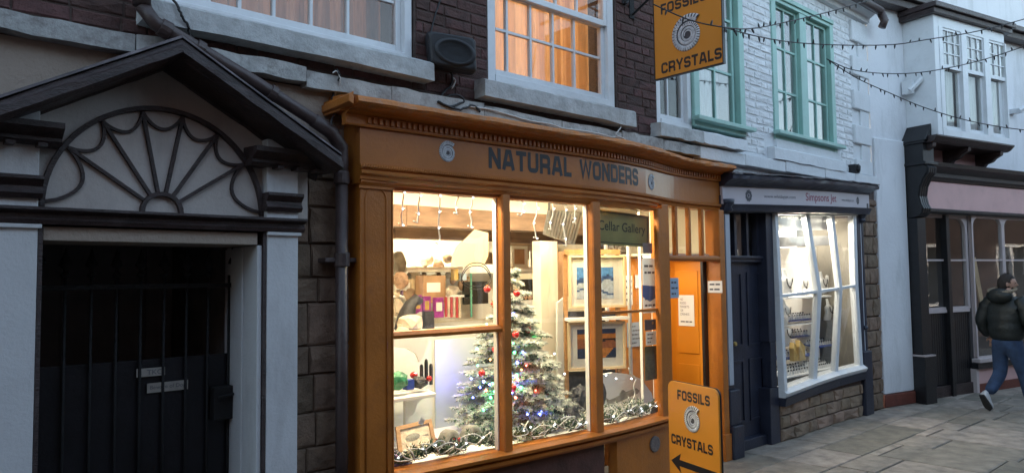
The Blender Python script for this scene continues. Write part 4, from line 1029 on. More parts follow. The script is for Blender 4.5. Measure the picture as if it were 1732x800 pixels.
b = MB(); rings = [rrect(.10, -.17, .1), rrect(.0, -.13, .1), rrect(0, -.035, .1), rrect(.03, -.005, .12), rrect(.07, .0, .14)]
n = len(rings[0])
for r in rings: b.v += r
for i in range(len(rings) - 1):
    for k in range(n): b.f.append([i * n + k, i * n + (k + 1) % n, (i + 1) * n + (k + 1) % n, (i + 1) * n + k]); b.mi.append(0)
b.f.append(list(range(n))); b.f.append([(len(rings) - 1) * n + k for k in range(n)]); b.mi += [0, 0]
b.build('cabinet', 'plastic', sk, smooth=False, bevel=.003)
def oval(rx, rz, o, n=28): return [lerpq(.54 + rx * math.cos(2 * math.pi * k / n), .47 + rz * math.sin(2 * math.pi * k / n), o) for k in range(n)]
b = MB(); rings = [oval(.44, .40, .001), oval(.42, .38, .012), oval(.35, .31, .014), oval(.30, .27, .004), oval(.1, .09, .007)]; n = 28
for r in rings: b.v += r
for i in range(4):
    for k in range(n): b.f.append([i * n + k, i * n + (k + 1) % n, (i + 1) * n + (k + 1) % n, (i + 1) * n + k]); b.mi.append(1 if i >= 2 else 0)
b.f.append([4 * n + k for k in range(n)]); b.mi.append(1)
b.build('grille', ['plastic', 'grille'], sk, smooth=True)
cc = lerpq(.3, .5, -.15); b = MB(); b.box(cc.x - .02, cc.x + .05, cc.y, .01, cc.z - .03, cc.z + .03); b.build('wall_bracket', 'plastic', sk)
# ---- loose cables along the string course
def cable(pts, r, m, label, n=5, sub=6, wob=.006):
    P = []; pts = [V(p) for p in pts]
    for i in range(len(pts) - 1):
        p0, p1, p2, p3 = pts[max(i - 1, 0)], pts[i], pts[i + 1], pts[min(i + 2, len(pts) - 1)]
        for k in range(sub):
            t = k / sub; P.append(.5 * ((2 * p1) + (p2 - p0) * t + (2 * p0 - 5 * p1 + 4 * p2 - p3) * t * t + (3 * p1 - p0 - 3 * p2 + p3) * t ** 3) + V((random.uniform(-wob, wob), 0, random.uniform(-wob, wob))))
    P.append(pts[-1]); b = MB(); b.tube(P, r, n); return tag(b.build('cable', m, smooth=True), label, 'cable') if label else b
cable([at(790, 180, -.1), at(830, 186, -.1), at(890, 203, -.1), at(930, 210, -.1), at(955, 218, -.1), at(1000, 224, -.1), at(1035, 232, -.1), at(1050, 233, -.1), at(1060, 240, -.11), at(1068, 245, -.12)], .006, 'wcable', 'white cable lying along the stone string course above the orange cornice', wob=.002)
cable([at(1052, 190, -.02), at(1050, 215, -.10), at(1042, 228, -.11), at(1056, 235, -.12), at(1062, 244, -.11)], .005, 'wcable', 'short white cable looping down from the sill end above the orange shop', wob=.002)
cable([at(762, 118, -.03), at(765, 140, -.02), at(752, 155, -.02), at(745, 168, -.06), at(770, 160, -.08), at(785, 172, -.08), at(760, 180, -.09), at(740, 172, -.09), at(775, 186, -.1), at(800, 178, -.1), at(812, 190, -.1)], .008, 'cable', 'tangle of black cable hanging below the loudspeaker onto the stone course', wob=.004)
cable([at(766, 132, -.02), at(770, 138, -.02), at(764, 150, -.02)], .006, 'wcable', 'short white cable tail below the loudspeaker', wob=.001)
cable([at(727, 62, -.1), at(724, 80, -.03), at(735, 30, -.01), at(748, -10, -.01)], .006, 'cable', 'thin black cable running up the brickwork from the loudspeaker', wob=.002)
cable([at(290, -5, -.13), at(303, 18, -.14), at(308, 30, -.14), at(318, 45, -.13), at(322, 62, -.12), at(338, 78, -.12), at(348, 92, -.12)], .007, 'cable', 'black cable looping down beside the sloping drainpipe', wob=.004)
cable([at(570, 118, -.1), at(574, 130, -.1), at(566, 150, -.05), at(562, 172, -.06), at(570, 188, -.08), at(560, 205, -.17), at(566, 225, -.17)], .006, 'cable', 'thin dark cable hanging from the string course by the drainpipe bend', wob=.003)
cable([at(563, 124, -.1), at(570, 121, -.1), at(576, 135, -.1), at(570, 150, -.07), at(566, 165, -.03)], .004, 'wcable', 'thin pale cable hanging from the string course by the drainpipe bend', wob=.003)
cable([at(604, 240, -.03), at(606, 262, -.03), at(603, 300, -.02), at(606, 320, -.02)], .004, 'cable', 'thin black cable on the stone beside the orange pilaster', wob=.002)

# ================================================================== inside the orange shop
b = MB(); t = .05
b.box(2.10, 2.15, .02, 3.0, 0, 2.49); b.box(2.10, 6.1, 3.0, 3.05, 0, 2.49); b.box(5.98, 6.03, .96, 3.0, 0, 2.49); b.box(5.95, 6.03, .03, .96, 1.88, 2.49)
tag(b.build('interior_wall', 'cream'), 'cream inner walls of the orange shop', kind='structure')
b = MB(); b.box(2.1, 5.98, .02, 3.05, 2.49, 2.53); b.box(2.1, 5.98, .84, .94, 2.236, 2.49); tag(b.build('ceiling', 'cream'), 'cream ceiling of the orange shop', kind='structure')
b = MB(); b.box(2.1, 6.1, .6, 3.05, -.03, .0); tag(b.build('floor', 'oldwood'), 'wooden floor of the orange shop', kind='structure')
b = MB(); b.prism([(2.15, .0, .49), (2.36, -.06, .49), (3.2, -.13, .49), (4.0, -.17, .49), (4.6, -.13, .49), (5.01, -.03, .49), (5.01, .75, .49), (2.15, .75, .49)], (0, 0, .055)); tag(b.build('window_bed', 'iwhite'), 'pale raised floor of the orange shop display window', kind='structure')
def beam(x0, x1, y0, y1, z0, z1, m, label):
    b = MB(); n = 12
    for i in range(n):
        a, c = x0 + (x1 - x0) * i / n, x0 + (x1 - x0) * (i + 1) / n
        b.box(a, c, y0 + random.uniform(-.008, .008), y1, z0 + random.uniform(-.006, .006), z1)
    return tag(b.build('ceiling_beam', m), label, 'beam')
beam(2.16, 5.97, .80, .98, 2.075, 2.235, 'beam', 'dark brown ceiling beam nearest the shop window')
beam(2.16, 5.97, 1.45, 1.60, 2.02, 2.20, 'beam', 'dark brown ceiling beam in the middle of the orange shop')
beam(2.16, 5.97, 2.05, 2.25, 1.88, 2.05, 'oldwood', 'pale worn timber beam at the back of the orange shop')
def icicle(px, py, h, idx, label):
    y = Gy(at(px, py, -.1).x) + .05; p = at(px, py, y); mpp = .0033
    pts = []; n = max(4, int(h / 14)); sw = random.uniform(-1, 1)
    for i in range(n + 1): pts.append(p + V((random.uniform(-.012, .012) + .012 * math.sin(i * 1.4 + sw), random.uniform(-.004, .004), -h * mpp * i / n)))
    if h > 30: pts.append(pts[-1] + V((-.03, 0, .008)))
    t = thing('icicle_light', label, 'fairy lights', p, 'icicle lights inside the orange shop window')
    b = MB(); b.tube(pts, .0052, 5)
    for i in range(1, n + 1, 2): q = pts[i]; s_ = random.choice((-1, 1)); b.tube([q, q + V((s_ * .02, 0, .004))], .004, 5)
    b.build('wire', 'wcable', t, smooth=True)
    for i in range(1, n + 1, 2): b = MB(); b.ico(pts[i] + V((0, -.007, 0)), .0045, sub=1); b.build('bulb', 'coolbulb', t)
    return t
ic = [(680, 312, 76, 'shortened'), (708, 316, 68, ''), (743, 318, 108, ''), (774, 320, 50, ''), (797, 322, 74, ''), (884, 338, 34, ''), (906, 340, 80, ''), (932, 341, 62, ''), (955, 343, 96, ''), (973, 345, 44, '')]
lb = ['leftmost white icicle light strand by the orange pilaster', 'second icicle light strand from the left with a hooked end', 'longest icicle light strand in the left pane', 'short icicle light strand curling above the tan paper sheet', 'icicle light strand just left of the first mullion, over the tan paper sheet',
      'shortest icicle light strand, just right of the first mullion', 'icicle light strand hanging left of the grey ribbed panel', 'icicle light strand over the left edge of the grey ribbed panel', 'long icicle light strand over the middle of the grey ribbed panel', 'short icicle light strand over the right of the grey ribbed panel']
for (px, py, h, _), l in zip(ic, lb): icicle(px, py, h, 0, l)
b = MB(); pts = [V((x, Gy(x) + .05, 2.215 - .012 * abs(math.sin(x * 7)))) for x in [2.37 + i * .06 for i in range(40)]]; b.tube(pts, .003, 5)
tag(b.build('icicle_lead', 'wcable', smooth=True), 'thin white lead strung along the window head carrying the icicle lights', 'cable')

# ---- lamps of the shop (real fittings on the ceiling and under the shelf)
for i, (x, y, e, sx, l) in enumerate(((2.95, .13, 28, .9, 'lit strip lamp on the ceiling over the left pane'), (4.25, .10, 28, .8, 'lit strip lamp on the ceiling over the framed pictures'), (3.6, 1.70, 30, 1.6, 'lit strip lamp further back over the rock shelves'), (4.5, 2.6, 16, 1.2, 'lit strip lamp at the very back of the shop'))):
    b = MB(); b.box(x - sx / 2, x + sx / 2, y - .03, y + .03, 2.45, 2.488); s = tag(b.build('strip_lamp', 'lamp'), l, 'lamp')
    lamp('strip_light', 'AREA', (x, y, 2.44), e, (1, .85, .54), sx, .12, parent=s)
def itemp(px, py, y): return at(px, py, y)
def rbox(name, p0, p1, y, d, m, label, cat, bevel=.002, parent=None):
    a, c = at(*p0, y), at(*p1, y); mx = (p0[0] + p1[0]) / 2
    b = MB(); b.box(a.x, c.x, y, y + d, at(mx, p1[1], y).z, at(mx, p0[1], y).z); o = b.build(name, m, parent, bevel=bevel)
    return tag(o, label, cat) if label else o
# ---- back counter with stock (left pane, upper)
YC = 1.15
zt = at(735, 553, YC).z
b = MB(); b.box(2.5, 4.45, YC, YC + .5, zt - .04, zt); b.box(2.55, 4.4, YC + .04, YC + .46, 0, zt - .04); tag(b.build('counter', 'iwhite', bevel=.004), 'white stock counter behind the left window pane', 'counter')
zs = at(720, 500, YC + .5).z
us = thing('wall_shelf', 'white tiered shelf of rocks behind the left window pane', 'shelf', (3.5, YC + .55, zt))
b = MB(); b.box(2.8, 4.35, YC + .40, YC + .62, zs - .02, zs); b.build('shelf_board', 'iwhite', us)
b = MB(); b.box(2.6, 5.0, YC + .62, YC + .66, zt, zs + .75); b.build('back_board', 'lit', us)
zs2 = at(790, 452, YC + .5).z
b = MB(); b.box(3.55, 5.1, YC + .30, YC + .61, zs2 - .045, zs2); b.build('shelf_board', 'iwhite', us, bevel=.003)
def rock(px, py, y, wpx, hpx, m, label, sub=2, jit=.16, cat='rock', group=None):
    c = at(px, py, y); k = (at(px + 10, py, y) - c).length / 10 * .85; kz = abs(at(px, py + 10, y).z - c.z) / 10
    b = MB(); b.ico(c, (wpx * k / 2, wpx * k / 2 * .8, hpx * kz / 2), sub=sub, jit=jit); o = b.build('rock', m, smooth=False); return tag(o, label, cat, group)
rocks = [(672, 445, 1.5, 34, 40, 'rockD', 'grey rounded rock at the upper left edge of the window'), (678, 475, 1.4, 28, 30, 'rockA', 'brown rock under the grey rounded rock at the left edge'), (700, 462, 1.6, 22, 26, 'rockB', 'pale rock at the top left of the shelf'),
         (720, 440, 1.65, 26, 22, 'rockB', 'pale sandy rock below the timber beam'), (742, 450, 1.65, 22, 24, 'rockA', 'brown rock below the timber beam, right of the pale sandy one'), (693, 497, 1.4, 22, 22, 'rockA', 'small brown rock left of the brown cardboard box'),
         (672, 520, 1.3, 24, 30, 'rockB', 'pale rock low at the left edge of the pane'), (693, 546, .9, 44, 32, 'rockB', 'large pale star shaped rock at the bottom of the upper left pane'), (712, 540, 1.0, 22, 30, 'rockD', 'grey rock between the pale star rock and the purple packets'),
         (757, 438, 1.6, 18, 16, 'rockA', 'small brown rock by the tan paper sheet'), (826, 440, 1.45, 24, 26, 'rockA', 'brown stone standing right of the tan paper sheet'), (765, 492, 1.6, 22, 20, 'rockB', 'pale rock behind the red striped bookmarks'), (783, 482, 1.6, 16, 22, 'rockA', 'small rock left of the dark glossy panel'), (680, 560, .8, 26, 14, 'rockB', 'flat pale rock on the counter edge')]
for r in rocks: rock(*r)
rbox('cardboard_box', (716, 466), (754, 512), YC + .1, .12, 'card', 'brown cardboard box with a white label on the counter', 'box')
o = rbox('label', (722, 478), (745, 494), YC + .098, .001, 'paper', 'white label stuck on the brown cardboard box', 'label', 0)
for i, (x0, x1, l) in enumerate(((701, 714, 'left purple gift packet on the counter'), (716, 729, 'middle purple gift packet on the counter'), (735, 751, 'right purple gift packet with a white tag'))):
    p_ = rbox('packet', (x0, 499 + i * 2), (x1, 533 + i * 2), YC - .02, .03, 'purple', l, 'packet')
    rbox('picture', (x0 + 3, 507 + i * 2), (x1 - 3, 522 + i * 2), YC - .0225, .002, 'goldp' if i < 2 else 'paper', None, None, 0, p_)
for i in range(6):
    x0 = 753 + i * 4.6; rbox('bookmark', (x0, 502), (x0 + 3.8, 536 + i * .3), YC - .01 + .004 * (i % 2), .01, 'redc' if i % 2 == 0 else 'rockB', 'thin striped bookmark in the row right of the purple packets', 'bookmark', 0)['group'] = 'red striped bookmarks on the counter'
lamp('shelf_light', 'AREA', (3.75, YC + .36, zs + .62), 12, (1, .86, .62), 1.5, .06, rot=(R_(35), 0, 0), parent=us)
b = MB(); b.box(3.0, 4.5, YC + .33, YC + .38, zs + .63, zs + .66); b.build('light_strip', 'lamp', us)
rs_ = random.Random(11)
def stock(name, px, py, y, w_, h_, m, label, cat, grp):
    c = at(px, py, y); b = MB(); b.box(c.x - w_ / 2, c.x + w_ / 2, y, y + .05, c.z, c.z + h_); o = b.build(name, m, bevel=.002); tag(o, label, cat, grp)
for i in range(16):
    px = 668 + i * 8.2; m_ = rs_.choice(('rockA', 'rockB', 'rockB', 'rockD', 'card'))
    rock(px, 470 + rs_.uniform(-5, 5), YC + .45, rs_.uniform(9, 15), rs_.uniform(10, 18), m_, 'small fossil or rock specimen standing in the back row of the lit shelf', jit=.22, group='small specimens on the lit back shelf')
for i in range(10):
    px = 672 + i * 9.5; rock(px, 498 + rs_.uniform(-4, 4), YC + .30, rs_.uniform(8, 13), rs_.uniform(9, 16), rs_.choice(('rockB', 'rockB', 'rockA', 'ameth')), 'small specimen in the middle row behind the gift packets', jit=.22, group='small specimens behind the gift packets')
for i in range(7):
    px = 868 + i * 7; rock(px, 503 + rs_.uniform(-2, 2), 1.44, rs_.uniform(6, 9), rs_.uniform(7, 12), rs_.choice(('rockB', 'rockD', 'rockA')), 'tiny specimen on the lower shelf right of the tree', sub=1, jit=.2, group='tiny specimens right of the tree')
for px, h_, m_, l in ((700, 30, 'palewood', 'upright pale wooden offcut left of the cardboard box'), (690, 22, 'paper', 'small white card with a leaf print on the back shelf'), (772, 24, 'goldp', 'yellow card box behind the striped bookmarks'), (786, 15, 'bluepaper', 'pale blue card above the dark glossy panel')):
    stock('card', px, 497 if px < 760 else 474, YC + .25, .045, h_ * .0042, m_, l, 'card', None)
# dark figure silhouettes
c = at(688, 530, 1.0); b = MB(); b.tube([at(676, 560, 1.0), at(688, 535, 1.0), at(694, 515, 1.0), at(704, 506, 1.0), at(712, 510, 1.0)], [.05, .075, .05, .045, .03], 8); tag(b.build('figurine', 'rockC', smooth=True), 'black curved animal figurine beside the purple packets', 'figurine')
b = MB(); q = [at(*p, .9) for p in ((719, 526), (734, 526), (735, 556), (719, 556))]; b.prism(q, (0, .04, 0)); tag(b.build('crystal_bag', 'rockC'), 'small black patterned bag below the middle purple packet', 'bag')
# tan paper sheet
b = MB(); b.prism([at(*p, .75) for p in ((763, 451), (766, 432), (774, 417), (803, 388), (826, 394), (826, 432), (818, 450))], (0, .006, 0)); tag(b.build('paper_sheet', 'tanpaper'), 'large tan paper sheet with cut corners hanging behind the left pane', 'paper')
rbox('poster_tube', (795, 447), (852, 462), .98, .1, 'iwhite', 'white box shelf carrying the tan paper sheet', 'shelf')
rbox('dark_panel', (785, 476), (826, 514), 1.55, .03, 'screen', 'dark glossy panel left of the Christmas tree', 'panel')
rbox('dark_panel', (882, 472), (915, 508), 1.5, .03, 'screen', 'dark glossy panel right of the Christmas tree', 'panel')
rbox('glass_post', (796, 462), (799, 536), .95, .01, mat('green_glass_edge', (.1, .3, .22), .2), 'thin green edged glass sheet standing on the counter', 'glass sheet', 0)
b = MB(); pts = [at(805 + 24 * math.cos(q) * (1 + .1 * math.sin(3 * q)), 472 + 19 * math.sin(q) - .8 * q, .70) for q in [i * .3 for i in range(44)]]; b.tube(pts, .004, 5); tag(b.build('cable_loop', 'cable', smooth=True), 'loops of thin dark cable hanging behind the left pane', 'cable')
def frame_y(p0, p1, y, label, inner='card', m='iwhite', bw=.03):
    a, c = at(*p0, y), at(*p1, y); mx = (p0[0] + p1[0]) / 2; z1, z0 = at(mx, p0[1], y).z, at(mx, p1[1], y).z
    t = thing('framed_picture', label, 'picture', ((a.x + c.x) / 2, y, z0)); b = MB()
    b.box(a.x, a.x + bw, y, y + .03, z0, z1); b.box(c.x - bw, c.x, y, y + .03, z0, z1); b.box(a.x + bw, c.x - bw, y, y + .03, z0, z0 + bw); b.box(a.x + bw, c.x - bw, y, y + .03, z1 - bw, z1); b.build('frame', m, t)
    b = MB(); b.box(a.x + bw, c.x - bw, y + .015, y + .02, z0 + bw, z1 - bw); b.build('picture', inner, t); return t
frame_y((866, 416), (893, 452), 1.45, 'small white framed picture behind the treetop')
rbox('poster', (897, 425), (914, 452), 1.6, .02, 'paper', 'small white glowing card right of the white framed picture', 'card')
rbox('shelf_edge', (868, 452), (915, 463), 1.48, .2, 'iwhite', 'white shelf edge right of the treetop', 'shelf')
rbox('shelf_edge', (868, 508), (915, 516), 1.40, .2, 'iwhite', 'lower white shelf edge right of the tree', 'shelf')
b = MB(); b.prism([at(*p, 1.3) for p in ((902, 528), (906, 510), (912, 528))], (0, .05, 0)); tag(b.build('paper_cone', 'paper'), 'small white paper cone on the lower shelf edge', 'ornament')
# ---- white backboards in the window: column, slanted sheet, screen behind the tree
YB = .55
a, c = at(916, 560, YB), at(945, 560, YB)
b = MB(); b.box(a.x, c.x, YB, YB + .10, .545, at(930, 408, YB).z); tag(b.build('column', 'cream', bevel=.004), 'cream square column right of the Christmas tree', 'column')
a, c = at(800, 560, .72), at(955, 560, .72)
b = MB(); b.prism([(at(736, 560, .72).x, .72, .545), (c.x, .72, .545), (c.x, .72, at(950, 528, .72).z), (at(905, 528, .72).x, .72, at(905, 512, .72).z), (at(880, 540, .72).x, .72, at(880, 565, .72).z), (at(736, 572, .72).x, .72, at(740, 575, .72).z)], (0, .012, 0)); tag(b.build('backdrop_board', 'iblue'), 'pale blue backdrop board behind the Christmas tree catching coloured light', 'board')
b = MB(); b.prism([at(*p, .50) for p in ((943, 512), (958, 500), (958, 705), (943, 712))], (0, .02, 0)); tag(b.build('backdrop_board', 'iwhite'), 'narrow white slanted board left of the framed pictures', 'board')
b = MB(); b.prism([at(*p, .62) for p in ((945, 425), (962, 425), (962, 500), (945, 512))], (0, .02, 0)); tag(b.build('backdrop_board', 'card'), 'tan card panel between the cream column and the winter picture', 'board')
# grey ribbed panel under the ceiling
b = MB(); Pq = [at(933, 342, .30), at(992, 348, .22), at(974, 414, .45), at(922, 396, .55)]
n = 22
for i in range(n):
    t0, t1 = i / n, (i + 1) / n
    A, B_ = Pq[0].lerp(Pq[1], t0), Pq[0].lerp(Pq[1], t1); D_, C_ = Pq[3].lerp(Pq[2], t0), Pq[3].lerp(Pq[2], t1); o_ = V((0, .012 if i % 2 else -.004, .0))
    b.hexa([D_ + o_, C_ + o_, B_ + o_, A + o_], [D_ + V((0, .03, 0)), C_ + V((0, .03, 0)), B_ + V((0, .03, 0)), A + V((0, .03, 0))])
tag(b.build('ribbed_panel', 'greysteel'), 'grey ribbed metal panel tilted below the ceiling behind the middle pane', 'panel')
rbox('black_strip', (930, 344), (1003, 358), .2, .02, 'screen', 'black strip with tiny lights above the ribbed panel', 'strip', 0)

# ---- framed pictures on the right hand board
PP = (4.5, .28); PA = R_(-26)
def pmap(s, z, o): return V((PP[0] + math.cos(PA) * s + math.sin(PA) * o, PP[1] + math.sin(PA) * s - math.cos(PA) * o, z))
def pq(px, py): return pln(px, py, PP, PA)
def pbox(b, s0, s1, z0, z1, o0, o1, mi=0): b.hexa([pmap(s0, z0, o1), pmap(s1, z0, o1), pmap(s1, z1, o1), pmap(s0, z1, o1)], [pmap(s0, z0, o0), pmap(s1, z0, o0), pmap(s1, z1, o0), pmap(s0, z1, o0)], mi)
def picture(p0, p1, i0, i1, label, sunset):
    s0, s1 = pq(*p0)[0], pq(*p1)[0]; mx = (p0[0] + p1[0]) / 2; z1, z0 = pq(mx, p0[1])[1], pq(mx, p1[1])[1]
    t = thing('framed_picture', label, 'picture', pmap((s0 + s1) / 2, z0, 0)); w_ = .018; b = MB()
    pbox(b, s0, s0 + w_, z0, z1, 0, .03); pbox(b, s1 - w_, s1, z0, z1, 0, .03); pbox(b, s0 + w_, s1 - w_, z0, z0 + w_, 0, .03); pbox(b, s0 + w_, s1 - w_, z1 - w_, z1, 0, .03); b.build('frame', 'palewood', t)
    b = MB(); pbox(b, s0 + w_, s1 - w_, z0 + w_, z1 - w_, 0, .012); b.build('mount', 'paper', t)
    a0, a1 = pq(*i0)[0], pq(*i1)[0]; c1, c0 = pq((i0[0] + i1[0]) / 2, i0[1])[1], pq((i0[0] + i1[0]) / 2, i1[1])[1]
    NX, NZ = 26, 18; b = MB(); k = 0
    for i in range(NX):
        for j in range(NZ):
            u0, u1 = a0 + (a1 - a0) * i / NX, a0 + (a1 - a0) * (i + 1) / NX; v0, v1 = c0 + (c1 - c0) * j / NZ, c0 + (c1 - c0) * (j + 1) / NZ
            x, y = i / NX, j / NZ; hill = .52 + .06 * math.sin(x * 9) + (.10 if x > .5 else 0) * math.sin((x - .5) * 6)
            if sunset: mi = 0 if (y > .82) else 1 if y > .66 else 2 if hill - .06 < y < hill + .05 and x > .4 else 3 if y > .30 else 1 if abs(x - .6) < .12 + y * .6 else 0
            else: mi = 0 if y > hill + .06 else 1 if y > hill - .08 else 2 if abs(y - .22 - .1 * math.sin(x * 5)) > .035 else 1
            if not sunset and abs(x - .62) < .02 and hill < y < hill + .25: mi = 1
            b.add([pmap(u0, v0, .0135), pmap(u1, v0, .0135), pmap(u1, v1, .0135), pmap(u0, v1, .0135)], [(0, 1, 2, 3)], mi)
    cols = [(.03, .05, .12), (.55, .22, .06), (.03, .03, .04), (.32, .12, .06)] if sunset else [(.10, .28, .66), (.05, .10, .26), (.50, .58, .70), (.2, .3, .5)]
    ms = [mat('print_tone', q, .4, .25, 40) for q in cols]; b.build('print', ms, t)
    b = MB(); pbox(b, s0 + w_, s1 - w_, z0 + w_, z1 - w_, .020, .022); b.build('pane', 'shopglass', t)
picture((960, 432), (1057, 520), (974, 452), (1037, 505), 'framed blue winter landscape print, the upper of the two pictures', False)
picture((959, 544), (1057, 624), (975, 556), (1041, 605), 'framed sunset landscape print, the lower of the two pictures', True)
b = MB(); s0, s1 = pq(956, 560)[0], pq(1060, 560)[0]; pbox(b, s0, s1, pq(1000, 541)[1], pq(1000, 536)[1], -.01, .06); tag(b.build('picture_ledge', 'iwhite'), 'narrow pale ledge between the two framed pictures', 'shelf')
b = MB(); pbox(b, s0, s0 + .03, .55, pq(1000, 426)[1], -.04, -.012); pbox(b, s1 - .08, s1 - .05, .55, pq(1000, 426)[1], -.04, -.012); pbox(b, s0, s1 - .05, pq(1000, 430)[1], pq(1000, 422)[1], -.011, .01)
tag(b.build('picture_stand', 'wood'), 'wooden stand behind the two framed pictures', 'stand')
b = MB(); pbox(b, s0 + .02, s1 - .09, .55, pq(1000, 628)[1], -.06, -.045); pbox(b, s0, s1 - .09, pq(1000, 536)[1], pq(1000, 526)[1], -.04, -.02); tag(b.build('backdrop_board', 'rockC'), 'dark board below the sunset picture', 'board')
# gallery sign hangs just inside the right pane
GP = (4.45, -.13); GA = R_(2)
def gq(px, py): return pln(px, py, GP, GA)
g = [V((GP[0] + math.cos(GA) * s, GP[1] + math.sin(GA) * s, z)) for s, z in (gq(1004, 413), gq(1098, 418), gq(1098, 366), gq(1004, 352))]
b = MB(); b.hexa(g, [p + V((0, .015, 0)) for p in g]); gs = tag(b.build('gallery_sign', 'gallery'), 'olive green board reading Cellar Gallery inside the right pane', 'sign')
def gmap(u, v_, o): a = g[0].lerp(g[1], u); c = g[3].lerp(g[2], u); return a.lerp(c, v_) + V((0, -o, 0))
b = MB()
for p0, p1 in (((.03, .06), (.97, .06)), ((.03, .93), (.97, .93))): b.hexa([gmap(p0[0], p0[1], .003), gmap(p1[0], p1[1], .003), gmap(p1[0], p1[1] + .025, .003), gmap(p0[0], p0[1] + .025, .003)], [gmap(p0[0], p0[1], 0), gmap(p1[0], p1[1], 0), gmap(p1[0], p1[1] + .025, 0), gmap(p0[0], p0[1] + .025, 0)])
for u in (.03, .955): b.hexa([gmap(u, .085, .003), gmap(u + .015, .085, .003), gmap(u + .015, .93, .003), gmap(u, .93, .003)], [gmap(u, .085, 0), gmap(u + .015, .085, 0), gmap(u + .015, .93, 0), gmap(u, .93, 0)])
b.build('border_line', 'gallery_ink', gs)
font_text('Cellar Gallery', 'lettering', 'gallery_ink', gs, lambda u, v_, o: gmap(.08 + u, .33 + v_, .002), .36, .84, bold=.008)
# posters and notices by the lobby glass
YN = -.13
notice_y(YN, (1086, 437), (1111, 529), 'litpaper', 'tall white and blue poster at the right edge of the upper right pane', ['~~~~~', '~~~~~~~', '', '', '', '~~~~', '~~~~~~~'])
b = MB(); b.prism([at(px, py, YN - .003) for px, py in ((1087, 482), (1110, 484), (1110, 503), (1099, 510), (1087, 502))], (0, -.001, 0)); tag(b.build('poster_band', 'navyprint'), 'blue pennant shaped print on the tall white poster', 'print')
notice_y(YN - .004, (1087, 411), (1103, 429), 'greysteel', 'small grey card above the tall white and blue poster')
notice_y(YN, (1092, 560), (1111, 583), 'litpaper', 'small pale card below the right transom bar', ['~~~~~~', '~~~~~', '~~~~'])
notice_y(YN, (1090, 585), (1112, 642), 'olive', 'dark olive poster low at the right edge of the window')
notice_y(YN, (1090, 540), (1110, 558), 'ink', 'small dark card with a yellow spot just under the right transom bar')
b = MB(); b.lathe(at(1104, 546, YN - .004), [(.012, 0), (.012, -.001)], 12, axis='y'); tag(b.build('yellow_dot', 'goldp'), 'yellow spot on the small dark card', 'sticker')
b = MB(); c = at(1084, 500, -.08); b.box(c.x, c.x + .010, -.085, -.06, .556, 2.2); tag(b.build('white_strip', 'iwhite'), 'thin white upright strip beside the tall poster', 'strip')
notice_y(.508, (1060, 545), (1086, 586), 'bluepaper', 'pale blue notice on the shop door seen through the right pane', ['~~~~~~', '~~~~~~~~~~', '~~~~~~~~~', '~~~~~~~~~~', '~~~~~~~'])
notice_y(.508, (1056, 466), (1070, 516), 'paper', 'white printed notice high on the orange shop door', ['~~~~~~', '~~~~', '~~~~~', '~~~'])
notice_y(.508, (1074, 465), (1084, 487), 'paper', 'small white card beside the notice high on the shop door', None)

# ---- left lower pane: shelf, items, framed fossil, masks
YL = .38
zsh = at(700, 664, YL).z
ls = thing('display_shelf', 'white bracketed shelf in the lower left pane', 'shelf', (2.5, YL, zsh - .2))
b = MB(); b.prism([(2.15, YL - .12, zsh - .025), (at(738, 655, YL - .12).x, YL - .12, zsh - .025), (at(740, 655, YL).x, YL + .16, zsh - .025), (2.15, YL + .16, zsh - .025)], (0, 0, .025)); b.build('shelf_board', 'iwhite', ls, bevel=.005)
xb = at(705, 700, YL).x; b = MB(); prof = [(0, 0), (.16, 0), (.155, -.03), (.10, -.06), (.075, -.12), (.03, -.15), (.015, -.2), (0, -.21)]
b.prism([(xb + q[0] - .06, YL + .05, zsh - .027 + q[1]) for q in prof], (0, .03, 0)); b.build('shelf_bracket', 'iwhite', ls, bevel=.003)
b = MB(); b.box(2.16, at(733, 600, .56).x, .58, .60, .545, at(700, 574, .58).z); tag(b.build('side_board', 'iwhite'), 'white panel behind the lower left shelf', 'board')
b = MB(); z_ = at(700, 575, YL).z; b.prism([at(*p, .40) for p in ((666, 572), (733, 566), (722, 585), (716, 604), (710, 612), (704, 598), (690, 590), (666, 586))], (0, .02, 0)); tag(b.build('shelf_valance', 'iwhite'), 'white shaped bracket board under the left transom bar', 'bracket')
rock(674, 644, YL - .02, 36, 32, 'green_rock', 'green polished stone on the lower left shelf')
rbox('blue_mug', (688, 642), (701, 659), YL - .04, .05, 'blue', 'small blue box with a white mark on the lower left shelf', 'box')
rock(710, 646, YL, 30, 22, 'rockC', 'dark flat stone behind the blue box on the shelf'); rock(700, 634, YL + .05, 14, 12, 'red', 'small red stone on top of the dark stone', sub=2, jit=.03); rock(726, 640, YL, 10, 10, 'red', 'small red bead at the right end of the shelf', sub=2, jit=.02)
for i, (px, h, l) in enumerate(((713, 44, 'left black basalt column on the lower left shelf'), (721, 56, 'tall middle black basalt column on the shelf'), (729, 46, 'right black basalt column on the shelf'))):
    c = at(px, 650, YL + .08); kz = .0031; b = MB(); b.lathe(c, [(.014, 0), (.015, h * kz * .9), (.011, h * kz), (.004, h * kz * 1.04)], 6); tag(b.build('basalt_column', 'rockC'), l, 'ornament')
ff = thing('framed_fossil', 'wood framed slab with a leaf like fossil leaning at the lower left of the window', 'fossil', at(703, 790, .12))
Q = [at(676, 800, .02), at(742, 778, .10), at(728, 708, .26), at(668, 722, .20)]
def fq(u, v_, o): a = Q[0].lerp(Q[1], u); c = Q[3].lerp(Q[2], u); return a.lerp(c, v_) + V((-.2, -.9, .3)) * o
def fb(b, u0, u1, v0, v1, o0, o1, mi=0): b.hexa([fq(u0, v0, o1), fq(u1, v0, o1), fq(u1, v1, o1), fq(u0, v1, o1)], [fq(u0, v0, o0), fq(u1, v0, o0), fq(u1, v1, o0), fq(u0, v1, o0)], mi)
